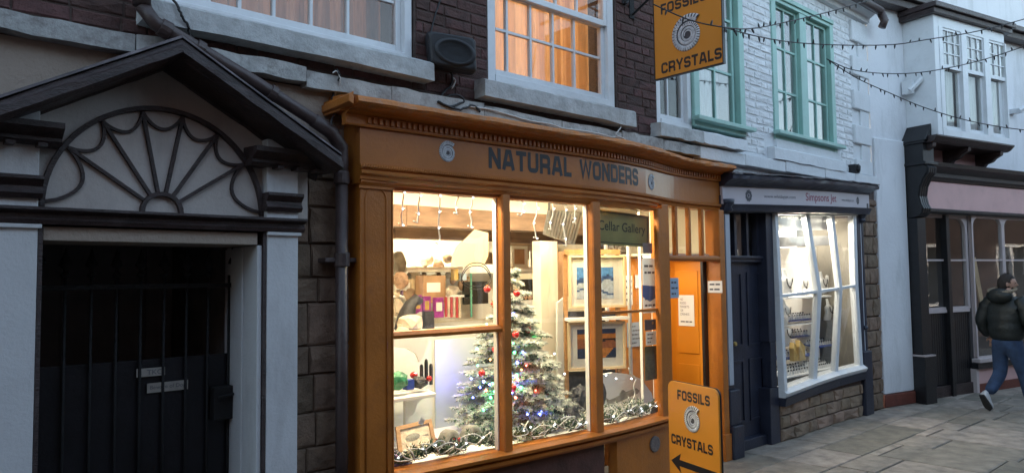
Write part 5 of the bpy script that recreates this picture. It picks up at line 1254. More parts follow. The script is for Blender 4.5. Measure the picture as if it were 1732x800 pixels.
b = MB(); fb(b, 0, .1, 0, 1, 0, .02); fb(b, .9, 1, 0, 1, 0, .02); fb(b, .1, .9, 0, .09, 0, .02); fb(b, .1, .9, .91, 1, 0, .02); b.build('frame', 'wood', ff)
b = MB(); fb(b, .1, .9, .09, .91, 0, .008); b.build('slab', 'rockB', ff)
b = MB(); b.add([fq(.42 + .2 * math.cos(q), .68 + .09 * math.sin(q), .010) for q in [i * .52 for i in range(12)]] + [fq(.42, .68, .016)], [(i, (i + 1) % 12, 12) for i in range(12)]); b.add([fq(.62, .66, .010), fq(.85, .62, .010), fq(.84, .68, .010)], [(0, 1, 2)]); b.build('imprint', 'rockD', ff)
b = MB(); b.prism([at(*p, .06) for p in ((707, 716), (712, 706), (719, 710), (715, 719))], (0, .002, 0)); tag(b.build('price_card', 'paper'), 'small white price card on top of the framed fossil', 'card')
# pair of hollow grey arches (split geode)
for i, (cx, cy, r0, l) in enumerate(((763, 752, 26, 'left half of the split grey geode'), (800, 744, 27, 'right half of the split grey geode'))):
    b = MB(); c = at(cx, cy, .16); k = .0030; rx = r0 * k; n = 20; rings = []
    for (f_, dy, dz) in ((1.0, .06, 0), (1.05, 0, 0), (.98, -.03, 0), (.72, -.035, -.004), (.64, .0, -.004), (.4, .05, -.004)):
        rings.append([c + V((rx * f_ * math.cos(2 * math.pi * q / n) * (.95 + .05 * math.sin(3 * q)), dy, rx * 1.25 * f_ * math.sin(2 * math.pi * q / n) + dz)) for q in range(n)])
    for r in rings: b.v += r
    for a in range(5):
        for q in range(n): b.f.append([a * n + q, a * n + (q + 1) % n, (a + 1) * n + (q + 1) % n, (a + 1) * n + q]); b.mi.append(1 if a >= 4 else 0)
    b.f.append([5 * n + q for q in range(n)]); b.mi.append(1); tag(b.build('geode', ['rockD', 'rockC'], smooth=True), l, 'geode')
rock(668, 775, -.0, 26, 26, 'ameth', 'purple amethyst cluster in the lower left corner', jit=.25); rock(686, 788, -.02, 24, 20, 'ameth', 'purple amethyst cluster below the framed fossil', jit=.25)
b = MB(); b.lathe(at(833, 752, .32) - V((0, 0, .05)), [(.10, 0), (.12, .03), (.115, .12), (.135, .20), (.12, .215)], 20); tag(b.build('tree_pot', 'teal', smooth=True), 'teal cloth covered pot under the Christmas tree', 'pot')
rock(893, 738, .05, 26, 22, 'rockB', 'pale rock by the foot of the tree, right of the mullion')

# ---- Christmas tree
xt = thing('christmas_tree', 'flocked green artificial Christmas tree with red baubles and coloured lights', 'tree', (3.78, .33, .60))
TB = V((3.755, .33, .60)); TH = 1.19
rnd = random.Random(3); gn, snw = MB(), MB(); tips = []
b = MB(); b.tube([TB + V((0, 0, -.08)), TB + V((0, 0, TH * .97))], [.02, .006], 8); b.build('trunk', 'beam', xt)
brn = MB()
def needles(p, d, n, ln, gm, sm, frost):
    for _ in range(n):
        t = rnd.random(); q = p + d * t; s_ = V((rnd.uniform(-1, 1), rnd.uniform(-1, 1), rnd.uniform(-.55, 1))).normalized(); v_ = (s_ * .8 + d.normalized() * .7).normalized() * ln * rnd.uniform(.7, 1.2)
        sd = v_.cross(V((rnd.uniform(-1, 1), rnd.uniform(-1, 1), rnd.uniform(-1, 1)))).normalized() * ln * .13
        k = sm if rnd.random() < (frost * (.35 + .65 * t) * (1.25 if s_.z > .1 else .45)) else gm
        k.add([q - sd, q + sd, q + v_], [(0, 1, 2)])
nl = 15
for L_ in range(nl):
    f = L_ / (nl - 1); z = TH * (.02 + .93 * f); R = .375 * (1 - f) ** .82 + .045; nb = max(5, int(15 * (1 - f) + 5))
    for k in range(nb):
        a = 2 * math.pi * (k + rnd.random() * .6) / nb + L_ * .7; r = R * rnd.uniform(.70, 1.12)
        d = V((math.cos(a) * r, math.sin(a) * r, -.05 - .12 * r + rnd.uniform(-.02, .06)))
        if TB.y + d.y < -.02 and f > .2: d.y *= .8
        p = TB + V((0, 0, z)); needles(p + d * .15, d * .85, int(70 + 230 * r / .4), .034, gn, snw, 1.0); brn.tube([p, p + d * .9], .004, 4); tips.append(p + d)
        for s_ in (-1, 1):
            for bt in (.45, .7, .88):
                e = V((math.cos(a + s_ * .8), math.sin(a + s_ * .8), -.1)) * r * .36; needles(p + d * bt, e, int(40 + 120 * r / .4), .030, gn, snw, 1.25)
gn.build('foliage', 'needle', xt)['kind'] = 'stuff'; snw.build('flocking', 'snow', xt)['kind'] = 'stuff'; brn.build('branches', 'beam', xt)['kind'] = 'stuff'
def tree_pt(px, py, bias=-.03):
    zt_ = at(px, py, TB.y).z; f = max(0, min(1, (zt_ - TB.z) / TH)); R = .375 * (1 - f) ** .82 + .045
    xx = at(px, py, TB.y).x - TB.x; dy = -math.sqrt(max(.002, (R * .85) ** 2 - min(abs(xx), R * .8) ** 2)) * .8 + bias
    return at(px, py, TB.y + dy)
baub = [(824, 489, 'red bauble high on the left side of the tree'), (874, 496, 'red bauble high on the tree, just right of the mullion'), (872, 566, 'red bauble in the middle of the tree by the mullion'), (893, 558, 'red bauble on the right, above the centre of the tree'), (912, 610, 'red bauble at the right edge of the tree'), (815, 631, 'red bauble low on the left side of the tree'),
        (868, 656, 'red bauble low on the tree, just right of the mullion'), (838, 591, 'red bauble just left of the mullion halfway down the tree'), (928, 668, 'darker red bauble at the lower right edge of the tree'), (833, 514, 'small red bauble below the highest left one')]
for px, py, l in baub:
    c = tree_pt(px, py, -.045); r = .026 if 'small' not in l else .014; b = MB(); b.ico(c, r, sub=3); t = thing('bauble', l, 'bauble', c - V((0, 0, r)), 'red baubles on the Christmas tree')
    b.build('ball', 'red', t, smooth=True); b = MB(); b.lathe(c + V((0, 0, r - .002)), [(.006, 0), (.006, .007), (.003, .010)], 8); b.build('cap', 'goldp', t)
for px, py, l in ((899, 655, 'small brown reindeer ornament on the right of the tree'), (834, 517, 'small reindeer ornament beside the small red bauble')):
    c = tree_pt(px, py, -.05); b = MB(); b.ico(c, (.014, .008, .018), sub=2); b.ico(c + V((0, -.004, .022)), (.010, .008, .010), sub=1); b.tube([c + V((-.006, 0, .03)), c + V((-.014, 0, .045))], .002, 4); b.tube([c + V((.006, 0, .03)), c + V((.014, 0, .045))], .002, 4); tag(b.build('reindeer_ornament', 'wood'), l, 'ornament')
fl = thing('fairy_lights', 'string of blue, green, red and orange fairy lights wound round the tree', 'fairy lights', TB)
led = [(818, 645, 'led_b'), (828, 650, 'led_b'), (812, 655, 'led_b'), (822, 660, 'led_r'), (833, 648, 'led_g'), (836, 662, 'led_g'), (830, 672, 'led_g'), (808, 618, 'led_g'), (868, 580, 'led_g'), (905, 566, 'led_g'), (906, 595, 'led_g'), (884, 596, 'led_b'), (875, 613, 'led_b'), (882, 625, 'led_o'), (890, 618, 'led_r'), (874, 634, 'led_g'), (866, 664, 'led_b'), (861, 668, 'led_b'), (872, 672, 'led_r'), (915, 667, 'led_g'), (933, 687, 'led_g'), (916, 694, 'led_b'), (913, 700, 'led_b'), (934, 700, 'led_r'), (807, 590, 'led_g'), (838, 580, 'led_b'), (829, 608, 'led_o'), (881, 655, 'led_g'), (897, 640, 'led_b'), (818, 693, 'led_g'), (838, 612, 'led_o'), (800, 672, 'led_b'), (797, 640, 'led_b'), (870, 596, 'led_g'), (906, 660, 'led_r'), (892, 700, 'led_b'), (845, 688, 'led_g'), (823, 548, 'led_g'), (868, 530, 'led_b'), (876, 642, 'led_r')]
for i, (px, py, m_) in enumerate(led):
    b = MB(); c = tree_pt(px, py, -.05); b.ico(c, .007 if i % 3 else .010, sub=1); b.build('bulb', m_, fl)
b = MB(); pts = []
for i in range(240):
    f = i / 239; q = f * 2 * math.pi * 9; R = (.47 * (1 - f) ** .85 + .035) * .8; pts.append(TB + V((R * math.cos(q), R * math.sin(q), TH * (.03 + .9 * f))))
b.tube(pts, .0018, 4); b.build('wire', 'cable', fl)
for (px, py), c_, e in (((815, 650), (.15, .15, 1), .9), ((832, 665), (.05, 1, .3), .5), ((916, 695), (.15, .15, 1), .8), ((872, 640), (.3, .3, 1), .5), ((930, 687), (.05, 1, .3), .35), ((795, 600), (.25, .2, 1), .8), ((905, 580), (.05, 1, .3), .3)):
    q = tree_pt(px, py, .02); q.y = max(q.y, .05) ; lamp('fairy_light_glow', 'POINT', q + V((0, .30 if px < 820 or px > 900 else 0, 0)), e * .55, c_, .02, parent=fl)

# ---- garland along the sill with white cable, lights, berries
gg = thing('garland', 'green artificial pine garland lying along the bottom of the orange shop window', 'garland', (3.6, -.05, .55))
gn, sn = MB(), MB(); rnd = random.Random(5)
def gpath(x): return V((x, Gy(x) + .09 + .02 * math.sin(x * 11), .585 + .02 * math.sin(x * 17)))
x = 2.40
while x < 4.86:
    p = gpath(x); big = 1.35 if x > 4.15 else 1.0
    for k in range(7):
        a = rnd.uniform(0, 2 * math.pi); d = V((math.cos(a) * .07, math.sin(a) * .05, rnd.uniform(.0, .085))) * big
        needles(p, d, 17, .030, gn, sn, .16 if x < 3.1 else .32)
    x += .028
gn.build('foliage', 'dkneedle', gg)['kind'] = 'stuff'; sn.build('frosting', 'snow', gg)['kind'] = 'stuff'
for px, py, l in ((748, 752, 'left cluster of red berries in the garland'), (776, 748, 'right cluster of red berries in the garland')):
    c0_ = at(px, py, -.02); t = thing('berry_sprig', l, 'berries', c0_)
    for k in range(9): b = MB(); b.ico(c0_ + V((rnd.uniform(-.035, .035), rnd.uniform(-.02, .02), rnd.uniform(-.02, .04))), .0085, sub=1); b.build('berry', 'holly', t, smooth=True)
wl = thing('window_lights', 'tangled white cable with cool white bulbs lying in the garland', 'fairy lights', (3.6, -.08, .58))
def tangle(x0, x1, n, amp=.035):
    P = []
    for i in range(n):
        f = i / (n - 1); x = x0 + (x1 - x0) * f; p = gpath(x)
        P.append(p + V((amp * 1.2 * math.sin(i * 1.9), -.05 + .025 * math.sin(i * 1.1), .045 + amp * math.sin(i * 1.37) + .012 * rnd.uniform(-1, 1))))
    return P
for a, c, n in ((2.38, 3.15, 26), (2.45, 3.0, 18), (3.27, 3.98, 26), (3.4, 4.0, 16), (4.15, 4.80, 30), (4.3, 4.82, 22)):
    P = tangle(a, c, n); bb = cable(P, .0042, 'wcable', None, sub=5, wob=.001); bb.build('wire', 'wcable', wl, smooth=True)
    for p in P[::7]: b = MB(); b.ico(p + V((0, -.012, .006)), .005, sub=1); b.build('bulb', 'coolbulb', wl)
for px, py in ((938, 598), (1025, 634), (955, 632), (1068, 640), (1042, 640)):
    b = MB(); b.ico(at(px, py, .02), .007, sub=1); b.build('bulb', 'coolbulb', wl)
P = [at(1063, 622, .0), at(1068, 632, .0), at(1076, 640, .0), at(1072, 652, .0), at(1074, 668, .0), at(1066, 684, -.02), at(1078, 690, -.05)]
cable(P, .006, 'wcable', None, wob=.002).build('wire', 'wcable', wl, smooth=True)
# black fossil rock mass, white slab with fish, small black pieces
for px, py, w_, h_, l in ((960, 700, 46, 44, 'large ridged black rock left of the right mullion'), (978, 676, 28, 50, 'upright pointed black rock behind the ridged one'), (945, 716, 30, 26, 'small black rock at the left foot of the ridged rock')):
    rock(px, py, .12, w_, h_, 'rockC', l, sub=3, jit=.14)
rock(1016, 665, .02, 16, 46, 'rockC', 'narrow black rock just right of the right mullion', sub=3, jit=.1); rock(1104, 695, -.02, 20, 34, 'rockC', 'black rock in the lower right corner of the window', sub=2)
sf = thing('fossil_slab', 'pale stone slab bearing a dark fossil fish in the lower right pane', 'fossil', at(1050, 690, .10))
b = MB(); poly = [at(*p, .10) for p in ((1012, 700), (1012, 634), (1036, 630), (1060, 632), (1084, 640), (1102, 664), (1108, 690), (1108, 700))]; b.prism(poly, (0, .03, 0)); b.build('slab', 'rockB2' if 'rockB2' in M else 'iwhite', sf)
b = MB(); up_ = [(1024, 672), (1030, 676), (1040, 672), (1052, 665), (1064, 660), (1076, 656), (1081, 660), (1078, 665), (1064, 671), (1052, 677), (1042, 681), (1032, 682), (1025, 688), (1027, 680)]
b.prism([at(*p, .098) for p in up_], (0, -.006, 0)); b.prism([at(*p, .098) for p in ((1047, 667), (1052, 658), (1058, 662))], (0, -.005, 0)); b.build('fossil_fish', 'rockD', sf)

# ================================================================== jewellery shop (dark navy)
SLP = .040
tz = lambda X, z: z + SLP * (X - 7.0)
js = thing('navy_shopfront', 'dark navy shopfront of the jewellers with white bow window and pale lilac sign board', 'shopfront', (7.6, -.1, 0))
def skew(b): b.v = [V((p.x, p.y, p.z + SLP * (p.x - 7.0))) for p in b.v]; return b
# shared pilaster with pale strip
b = MB(); b.box(5.995, 6.14, -.10, 0, .62, 2.42); jp = b.build('pilaster', 'navy', js, bevel=.004)
b = MB(); b.box(6.03, 6.105, -.118, -.10, .66, 2.24); b.build('pilaster_strip', mat('pale_blue_strip', (.42, .46, .52), .45, .06, 5), js, bevel=.004)
b = MB(); b.box(5.992, 6.16, -.145, 0, .30, .62); b.box(5.992, 6.17, -.17, 0, 0, .30); b.build('plinth_block', 'navy', js, bevel=.01)
b = MB(); b.lathe((6.07, -.11, 2.26), [(.045, 0), (.06, .02), (.045, .05), (.07, .08), (.075, .12)], 12); b.build('capital', 'navy', js, smooth=True)
JX = lambda px, y=-.03: at(px, 560, y).x
# right pilaster
b = MB(); b.box(8.93, 9.02, -.10, 0, .75, 2.46); b.build('pilaster', 'navy', js, bevel=.004)
b = MB(); b.box(9.02, 9.08, -.085, 0, .75, 2.40); b.build('pilaster_strip', bpy.data.materials['pale_blue_strip'], js, bevel=.004)
b = MB(); b.box(9.08, 9.13, -.09, 0, .75, 2.46); b.build('pilaster', 'navy', js, bevel=.004)
b = MB(); b.box(8.93, 9.15, -.13, 0, 0, .75); b.build('plinth_block', 'navy', js, bevel=.01)
b = MB(); b.box(8.9, 9.16, -.15, 0, 2.40, 2.52); b.lathe((9.05, -.10, 2.28), [(.03, 0), (.055, .03), (.04, .05), (.07, .1)], 10); b.lathe((9.06, -.10, 1.0), [(.02, 0), (.035, .02), (.02, .05)], 8); b.build('console', 'navy', js, bevel=.006)
# fascia + cornice
JF = [(5.995, -.12), (6.3, -.15), (6.8, -.185), (7.4, -.21), (8.0, -.215), (8.6, -.19), (9.0, -.16), (9.2, -.14)]
JD = dense(JF, 3)
Jy = lambda x: lerp_st(JD, x)
b = MB(); b.sweep(JD, [(-.03, 2.375), (0, 2.375), (0, 2.54), (-.03, 2.54)]); jf = skew(b).build('fascia', 'creamsign', js)
b = MB(); b.sweep(JD, [(-.14, 2.30), (-.005, 2.30), (.008, 2.315), (.015, 2.34), (.03, 2.372), (-.14, 2.372)]); skew(b).build('architrave', 'navy', js)
def skewrough(st, prof, m, name, par, jit):
    b = MB(); b.sweep(st, prof); b.v = [V((p.x, p.y + random.uniform(-jit, jit), p.z + SLP * (p.x - 7) + random.uniform(-jit, jit))) for p in b.v]; return b.build(name, m, par)
skewrough(dense(JF, 6), [(-.1, 2.542), (.02, 2.542), (.03, 2.56), (.075, 2.585), (.12, 2.60), (.125, 2.632), (.10, 2.65), (-.15, 2.69)], 'navy', 'cornice', js, .003)
skewrough(dense(JF, 8), [(-.16, 2.692), (.05, 2.660), (.115, 2.650), (.13, 2.645), (.13, 2.652), (.05, 2.672), (-.16, 2.702)], 'lead', 'lead_flashing', js, .005)
mJ = lambda x0, z0: (lambda u, v_, o: (x0 + u, Jy(x0 + u) - o, tz(x0 + u, z0 + v_)))
fx = lambda px: at(px, 335, -.18).x
font_text('Simpsons Jet', 'lettering', 'winered', jf, mJ(fx(1358), 2.40), .11, fx(1410) - fx(1358), bold=.01)
font_text('www.whitbyjet.com', 'lettering', 'ink', jf, mJ(fx(1293), 2.43), .045, fx(1342) - fx(1293))
font_text('www.whitbyjet.com', 'lettering', 'ink', jf, mJ(fx(1420), 2.43), .04, fx(1443) - fx(1420))
for px, R in ((1270, .062), (1451, .05)):
    b = MB(); X = fx(px)
    for k in range(9):
        q = k * 2 * math.pi / 9; ring = [mJ(X, 2.457)(R * .62 * math.cos(q) + R * .34 * math.cos(a) * .8, R * .62 * math.sin(q) + R * .34 * math.sin(a), .002) for a in [i * .785 for i in range(8)]]; b.add(ring, [tuple(range(8))])
    b.add([mJ(X, 2.457)(R * .26 * math.cos(a), R * .26 * math.sin(a), .002) for a in [i * .6 for i in range(10)]], [tuple(range(10))]); b.build('flower_emblem', 'ink', jf)
# door bay
b = MB(); b.box(6.14, 6.95, .02, .06, 0, 1.80); jd = b.build('door', 'navy', js)
for z0, z1 in ((.25, .85), (.98, 1.70)):
    for x0, x1 in ((6.24, 6.50), (6.60, 6.86)):
        b = MB(); b.box(x0, x0 + .02, .008, .02, z0, z1); b.box(x1 - .02, x1, .008, .02, z0, z1); b.box(x0 + .02, x1 - .02, .008, .02, z0, z0 + .02); b.box(x0 + .02, x1 - .02, .008, .02, z1 - .02, z1); b.build('panel_bead', 'navy', jd)
b = MB(); b.lathe((6.28, .0, 1.02), [(.012, .02), (.012, -.01), (.024, -.03), (.018, -.045)], 10, axis='y'); b.build('knob', 'goldp', jd)
b = MB(); b.box(6.14, 6.95, -.03, .06, 1.80, 1.86); b.box(6.14, 6.93, -.05, -.03, 1.835, 1.86); b.build('door_transom', 'navy', js, bevel=.004)
b = MB(); b.box(6.14, 6.95, -.05, .06, 0, .10); b.build('step', 'navy', js, bevel=.006)
for x in (6.14, 6.36, 6.58, 6.78): b = MB(); b.box(x, x + .04, -.01, .05, 1.86, 2.31); b.build('glazing_bar', 'navy', js)
for x0, x1 in ((6.18, 6.36), (6.40, 6.58), (6.62, 6.78)): b = MB(); b.box(x0, x1, .018, .022, 1.86, 2.31); b.build('pane', 'glass', js)
b = MB(); b.box(6.82, 6.95, -.09, .06, 1.0, 2.33); b.box(6.78, 6.95, -.10, .06, 0, .55) ; b.box(6.84, 6.95, -.088, .06, .55, 1.0); b.build('door_post', 'navy', js, bevel=.006)
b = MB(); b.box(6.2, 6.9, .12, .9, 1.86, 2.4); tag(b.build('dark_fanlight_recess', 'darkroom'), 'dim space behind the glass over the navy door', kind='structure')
# bow window: three panes wide, two high, leaning mullions
LT, LM, LB = 2.31, 1.455, .51
def jpt(X, lev, out=0):                    # plan of the bow at each level
    base = {0: [(6.95, -.10), (7.75, -.05), (8.30, -.075), (8.90, -.085)], 1: [(6.95, -.12), (7.75, -.155), (8.30, -.14), (8.90, -.075)], 2: [(6.95, -.145), (7.75, -.075), (8.30, -.06), (8.90, -.10)]}[lev]
    z = tz(X, (LT, LM, LB)[lev]); return V((X, lerp_st(base, X) - out, z))
def bar2(A, B_, w_, d, name, m='wpaint'):
    A, B_ = V(A), V(B_); b = MB(); s_ = V((w_ / 2, 0, 0)); o_ = V((0, d, 0))
    b.hexa([A - s_, A + s_, B_ + s_, B_ - s_], [A - s_ + o_, A + s_ + o_, B_ + s_ + o_, B_ - s_ + o_]); return b.build(name, m, js, bevel=.004)
for X, w_ in ((7.75, .085), (8.30, .07)):
    bar2(jpt(X, 2, .02), jpt(X, 1, .025), w_, .06, 'mullion'); bar2(jpt(X, 1, .025), jpt(X, 0, .02), w_, .06, 'mullion')
for X, w_ in ((6.985, .06), (8.87, .085)):
    bar2(jpt(X, 2, .02), jpt(X, 1, .02), w_, .07, 'window_stile'); bar2(jpt(X, 1, .02), jpt(X, 0, .02), w_, .07, 'window_stile')
for p, q in ((6.985, 7.75), (7.75, 8.30), (8.30, 8.87)):
    A, B_ = jpt(p, 1, .012), jpt(q, 1, .012); b = MB(); u = V((0, 0, .016)); o_ = V((0, .045, 0)); b.hexa([A - u, B_ - u, B_ + u, A + u], [A - u + o_, B_ - u + o_, B_ + u + o_, A + u + o_]); b.build('transom_bar', 'wpaint', js, bevel=.004)
    for l0, l1 in ((2, 1), (1, 0)):
        A, B_, C_, D_ = jpt(p, l0), jpt(q, l0), jpt(q, l1), jpt(p, l1); o_ = V((0, .004, 0)); b = MB(); b.hexa([A, B_, C_, D_], [A + o_, B_ + o_, C_ + o_, D_ + o_]); b.build('pane', 'shopglass', js)
JS = [(6.95, -.135), (7.3, -.115), (7.75, -.085), (8.30, -.075), (8.92, -.115)]
b = MB(); b.sweep(dense(JS, 3), [(-.10, .445), (.03, .445), (.04, .46), (.055, .49), (.0, .525), (-.10, .535)]); skew(b).build('sill', 'wpaint', js)
b = MB(); b.sweep(dense(JS, 3), [(-.10, .36), (.03, .36), (.035, .40), (.045, .443), (-.10, .443)]); skew(b).build('sill', 'navy', js)
b = MB(); b.sweep(dense([(6.95, -.12), (7.75, -.07), (8.3, -.09), (8.92, -.10)], 3), [(-.06, 2.285), (.02, 2.285), (.02, 2.31), (-.06, 2.31)]); skew(b).build('window_head', 'wpaint', js)
# stone riser under the window
RS = [(6.9, -.10), (7.3, -.095), (7.75, -.075), (8.30, -.07), (8.93, -.085)]
b = MB(); b.sweep(RS, [(-.16, 0), (-.004, 0), (-.004, .36), (-.16, .36)]); skew(b).build('riser', 'mortar', js)
lay(js, 'stone', rst, .36, .20, 6.97, 8.92, 0.0, .375, [], -.07, [.125, .13, .12], (.26, .36, .20, .42), .012, 80, stuff='stone_course', warp=lambda x: lerp_st(RS, x) + .004)
lay(whiteb, 'stone', stn, .40, .22, 9.14, 9.60, 0.0, 2.60, [], -.045, [.2, .17, .22, .18], (.24, .32, .2), .012, 60, stuff='stone_course')
b = MB(); b.box(9.13, 9.60, -.042, .30, 0, 2.72); b.build('wall', 'mortar', whiteb)
b = MB(); b.box(5.72, 9.13, .95, 1.2, 0, 2.4); b.build('wall', 'mortar', whiteb)
# interior of the jewellers
b = MB(); b.box(6.95, 9.0, .88, .92, .3, 2.35); b.box(6.93, 6.955, .0, .88, .3, 2.35); b.box(8.98, 9.02, .0, .88, .3, 2.35); b.box(6.95, 9.0, -.02, .9, 2.37, 2.40); b.box(6.95, 9.0, -.0, .9, .40, .50)
tag(b.build('interior_wall', 'jinterior'), 'cream inner walls of the jewellers display window', kind='structure')
for x0, x1, l in ((7.75, 7.86, 'left wooden strip on the back wall of the jewellers'), (8.42, 8.62, 'right wooden strip on the back wall of the jewellers')):
    b = MB(); b.box(x0, x1, .86, .879, .5, 2.0); tag(b.build('wood_strip', 'wood'), l, 'panel')
b = MB(); X0, X1 = 7.02, 8.80; n = 60
for i in range(n):
    x0, x1 = X0 + (X1 - X0) * i / n, X0 + (X1 - X0) * (i + 1) / n; f = lambda x: .10 + .010 * math.sin(x * 20)
    zs_ = [tz(x0, 2.32), tz(x0, 2.14), tz(x0, 2.08), tz(x0, 2.02), tz(x0, 1.93)]
    b.add([(x0, f(x0), tz(x0, 2.33)), (x1, f(x1), tz(x1, 2.33)), (x1, f(x1) + .01, tz(x1, 2.13)), (x0, f(x0) + .01, tz(x0, 2.13)), (x1, f(x1) - .02, tz(x1, 2.06)), (x0, f(x0) - .02, tz(x0, 2.06)), (x1, f(x1) + .0, tz(x1, 1.95)), (x0, f(x0) + .0, tz(x0, 1.95))], [(0, 1, 2, 3), (5, 4, 6, 7)])
lb_ = MB(); lb_.box(7.05, 8.8, .60, .63, 2.0, 2.32); tag(lb_.build('interior_glow', 'glow'), 'glowing sheet standing in for the bright interior seen through the slot in the jewellers blind', 'lamp')  # emissive sheet added for the brightness showing between the blind's folds
tag(b.build('window_blind', 'blind'), 'grey gathered blind half lowered across the top of the jewellers window', 'blind')
for k, (px, py, w_, l) in enumerate(((1318, 503, 128, 'upper glass shelf of the jewellers window'), (1320, 548, 120, 'middle white shelf of the jewellers window'), (1325, 600, 105, 'lower blue velvet shelf of the jewellers window'))):
    y = .18 + .06 * k; z = at(px, py, y + .12).z; x0 = 7.0; x1 = 8.8 if k < 1 else 8.45
    b = MB(); b.box(x0, x1, y, y + .30, z - .018, z); tag(b.build('display_shelf', ['bust', 'bust', 'velvet'][k]), l, 'shelf')
lmp = b
b = MB(); b.box(7.1, 8.8, .42, .48, 2.33, 2.365); jl = tag(b.build('strip_lamp', 'lamp'), 'lit strip lamp behind the blind of the jewellers window', 'lamp')
lamp('strip_light', 'AREA', (7.95, .45, 2.32), 10, (1, .93, .80), 1.6, .12, parent=jl)
lamp('strip_light', 'AREA', (7.95, .0, 2.27), 13, (1, .92, .76), 1.5, .06, rot=(R_(-28), 0, 0), parent=jl)
b = MB(); b.box(8.66, 8.70, .3, .86, .5, 2.0); b.box(8.2, 8.42, .84, .858, 1.05, 2.0); tag(b.build('backing_board', 'bust'), 'bright white panel at the right back of the jewellers window', 'panel')
for px, py, y, l in ((1335, 455, .84, 'left grey mirror panel behind the upper jewellers shelf'), (1362, 452, .84, 'right grey mirror panel behind the upper jewellers shelf')):
    c = at(px, py, y); b = MB(); b.box(c.x - .14, c.x + .14, y, y + .01, 1.45, 2.0); tag(b.build('mirror_panel', 'greysteel'), l, 'mirror')
# necklace busts, ring trays
def bust(px, py, y, h, label, gold=False):
    h *= 1.35
    p = at(px, py, y); s_ = h; t = thing('necklace_bust', label, 'display bust', p); b = MB()
    b.v += []; prof = [(.30, 0), (.34, .12), (.30, .35), (.36, .52), (.34, .62), (.14, .74), (.115, .95), (.12, 1.0)]
    base = len(b.v)
    for r, hh in prof:
        for k in range(14):
            q = 2 * math.pi * k / 14; b.v.append(p + V((r * s_ * math.cos(q), r * s_ * .35 * math.sin(q) - (.08 * s_ * math.sin(hh * 3)), hh * s_)))
    for i in range(len(prof) - 1):
        for k in range(14): b.f.append([i * 14 + k, i * 14 + (k + 1) % 14, (i + 1) * 14 + (k + 1) % 14, (i + 1) * 14 + k]); b.mi.append(0)
    b.f.append([(len(prof) - 1) * 14 + k for k in range(14)]); b.mi.append(0)
    b.build('bust', 'goldp' if gold else 'bust', t, smooth=True)
    b = MB(); pts = [p + V((.20 * s_ * math.cos(q), -.17 * s_ - .02, (.66 + .28 * math.sin(q)) * s_)) for q in [math.pi + math.pi * i / 12 for i in range(13)]]; b.tube(pts, .022 * s_, 5)
    b.ico(pts[6] + V((0, -.006, -.03 * s_)), .05 * s_, sub=1); b.build('necklace', 'jet', t, smooth=True); return t
for a in ((1326, 503, .26, .24, 'white necklace bust at the left end of the upper jewellers shelf'), (1355, 500, .42, .20, 'white necklace bust left of the first mullion, upper shelf'), (1388, 497, .30, .20, 'white necklace bust just right of the first mullion, upper shelf'), (1402, 496, .34, .26, 'tall white necklace bust between the mullions, upper shelf'),
          (1324, 549, .28, .22, 'white necklace bust at the left end of the middle shelf'), (1399, 541, .30, .19, 'white necklace bust between the mullions, middle shelf'), (1414, 541, .32, .15, 'small white bust by the second mullion, middle shelf'), (1327, 585, .30, .22, 'white necklace bust at the left end above the velvet shelf'), (1427, 560, .50, .2, 'white necklace bust at the right end of the jewellers window')): bust(*a)
for px, py, y, h, l in ((1343, 611, .10, .20, 'gold gift box leaning left on the velvet shelf'), (1353, 610, .08, .22, 'gold gift box leaning right on the velvet shelf')):
    p = at(px, py, y); sg = -1 if px < 1348 else 1; b = MB(); b.prism([p, p + V((.13, 0, 0)), p + V((.13 + .0 * sg, .0, h * .7)), p + V((.065, .03, h)), p + V((0, 0, h * .7))], (0, .05, 0)); tag(b.build('gift_box', 'goldp', bevel=.003), l, 'box')
def tray(p0, p1, y, d, label, m='velvet', nx=9, ny=2, up=.03):
    a, c = at(*p0, y), at(*p1, y); t = thing('ring_tray', label, 'tray', ((a.x + c.x) / 2, y, min(a.z, c.z))); b = MB(); z = (a.z + c.z) / 2
    b.hexa([(a.x, y, z - .012), (c.x, y, z - .012), (c.x, y, z), (a.x, y, z)], [(a.x, y + d, z + up - .012), (c.x, y + d, z + up - .012), (c.x, y + d, z + up), (a.x, y + d, z + up)]); b.build('pad', m, t)
    for i in range(nx):
        for j in range(ny):
            x = a.x + (c.x - a.x) * (i + .5) / nx; yy = y + d * (j + .5) / ny; zz_ = z + up * (j + .5) / ny; w_ = (c.x - a.x) / nx * .28; k = MB()
            k.prism([(x - w_, yy, zz_), (x + w_, yy, zz_), (x + w_ * .5, yy, zz_ + .05), (x - w_ * .5, yy, zz_ + .05)], (0, .012, 0)); k.ico((x, yy - .006, zz_ + .048), .011, mi=1, sub=1); k.build('ring_stand', ['bust', 'jet'], t)
tray((1334, 543), (1376, 539), .24, .16, 'blue ring tray on the middle shelf, left pane', nx=10)
tray((1326, 607), (1372, 600), .16, .18, 'blue ring tray on the lower velvet shelf, left pane', nx=9)
tray((1326, 640), (1376, 628), .02, .20, 'black and white ring tray at the bottom of the left pane', 'bust', 11, 3, .05)
tray((1382, 588), (1412, 582), .24, .18, 'blue ring tray between the mullions, above the lowest shelf', nx=8)
tray((1382, 628), (1412, 620), .06, .20, 'white ring tray at the bottom between the mullions', 'bust', 9, 3, .05)
tray((1334, 571), (1376, 566), .40, .16, 'blue tray of pendants behind the gold boxes', nx=9)
for i, px in enumerate((1334, 1341, 1349, 1357, 1365, 1372)):
    p = at(px, 500 - i * .4, .20); b = MB(); b.prism([p, p + V((.045, 0, 0)), p + V((.03, .02, .07)), p + V((.012, .02, .07))], (0, .03, 0)); tag(b.build('ring_cone', 'bust'), 'small white ring stand in the row on the upper jewellers shelf', 'ring stand', 'white ring stands on the upper jewellers shelf')

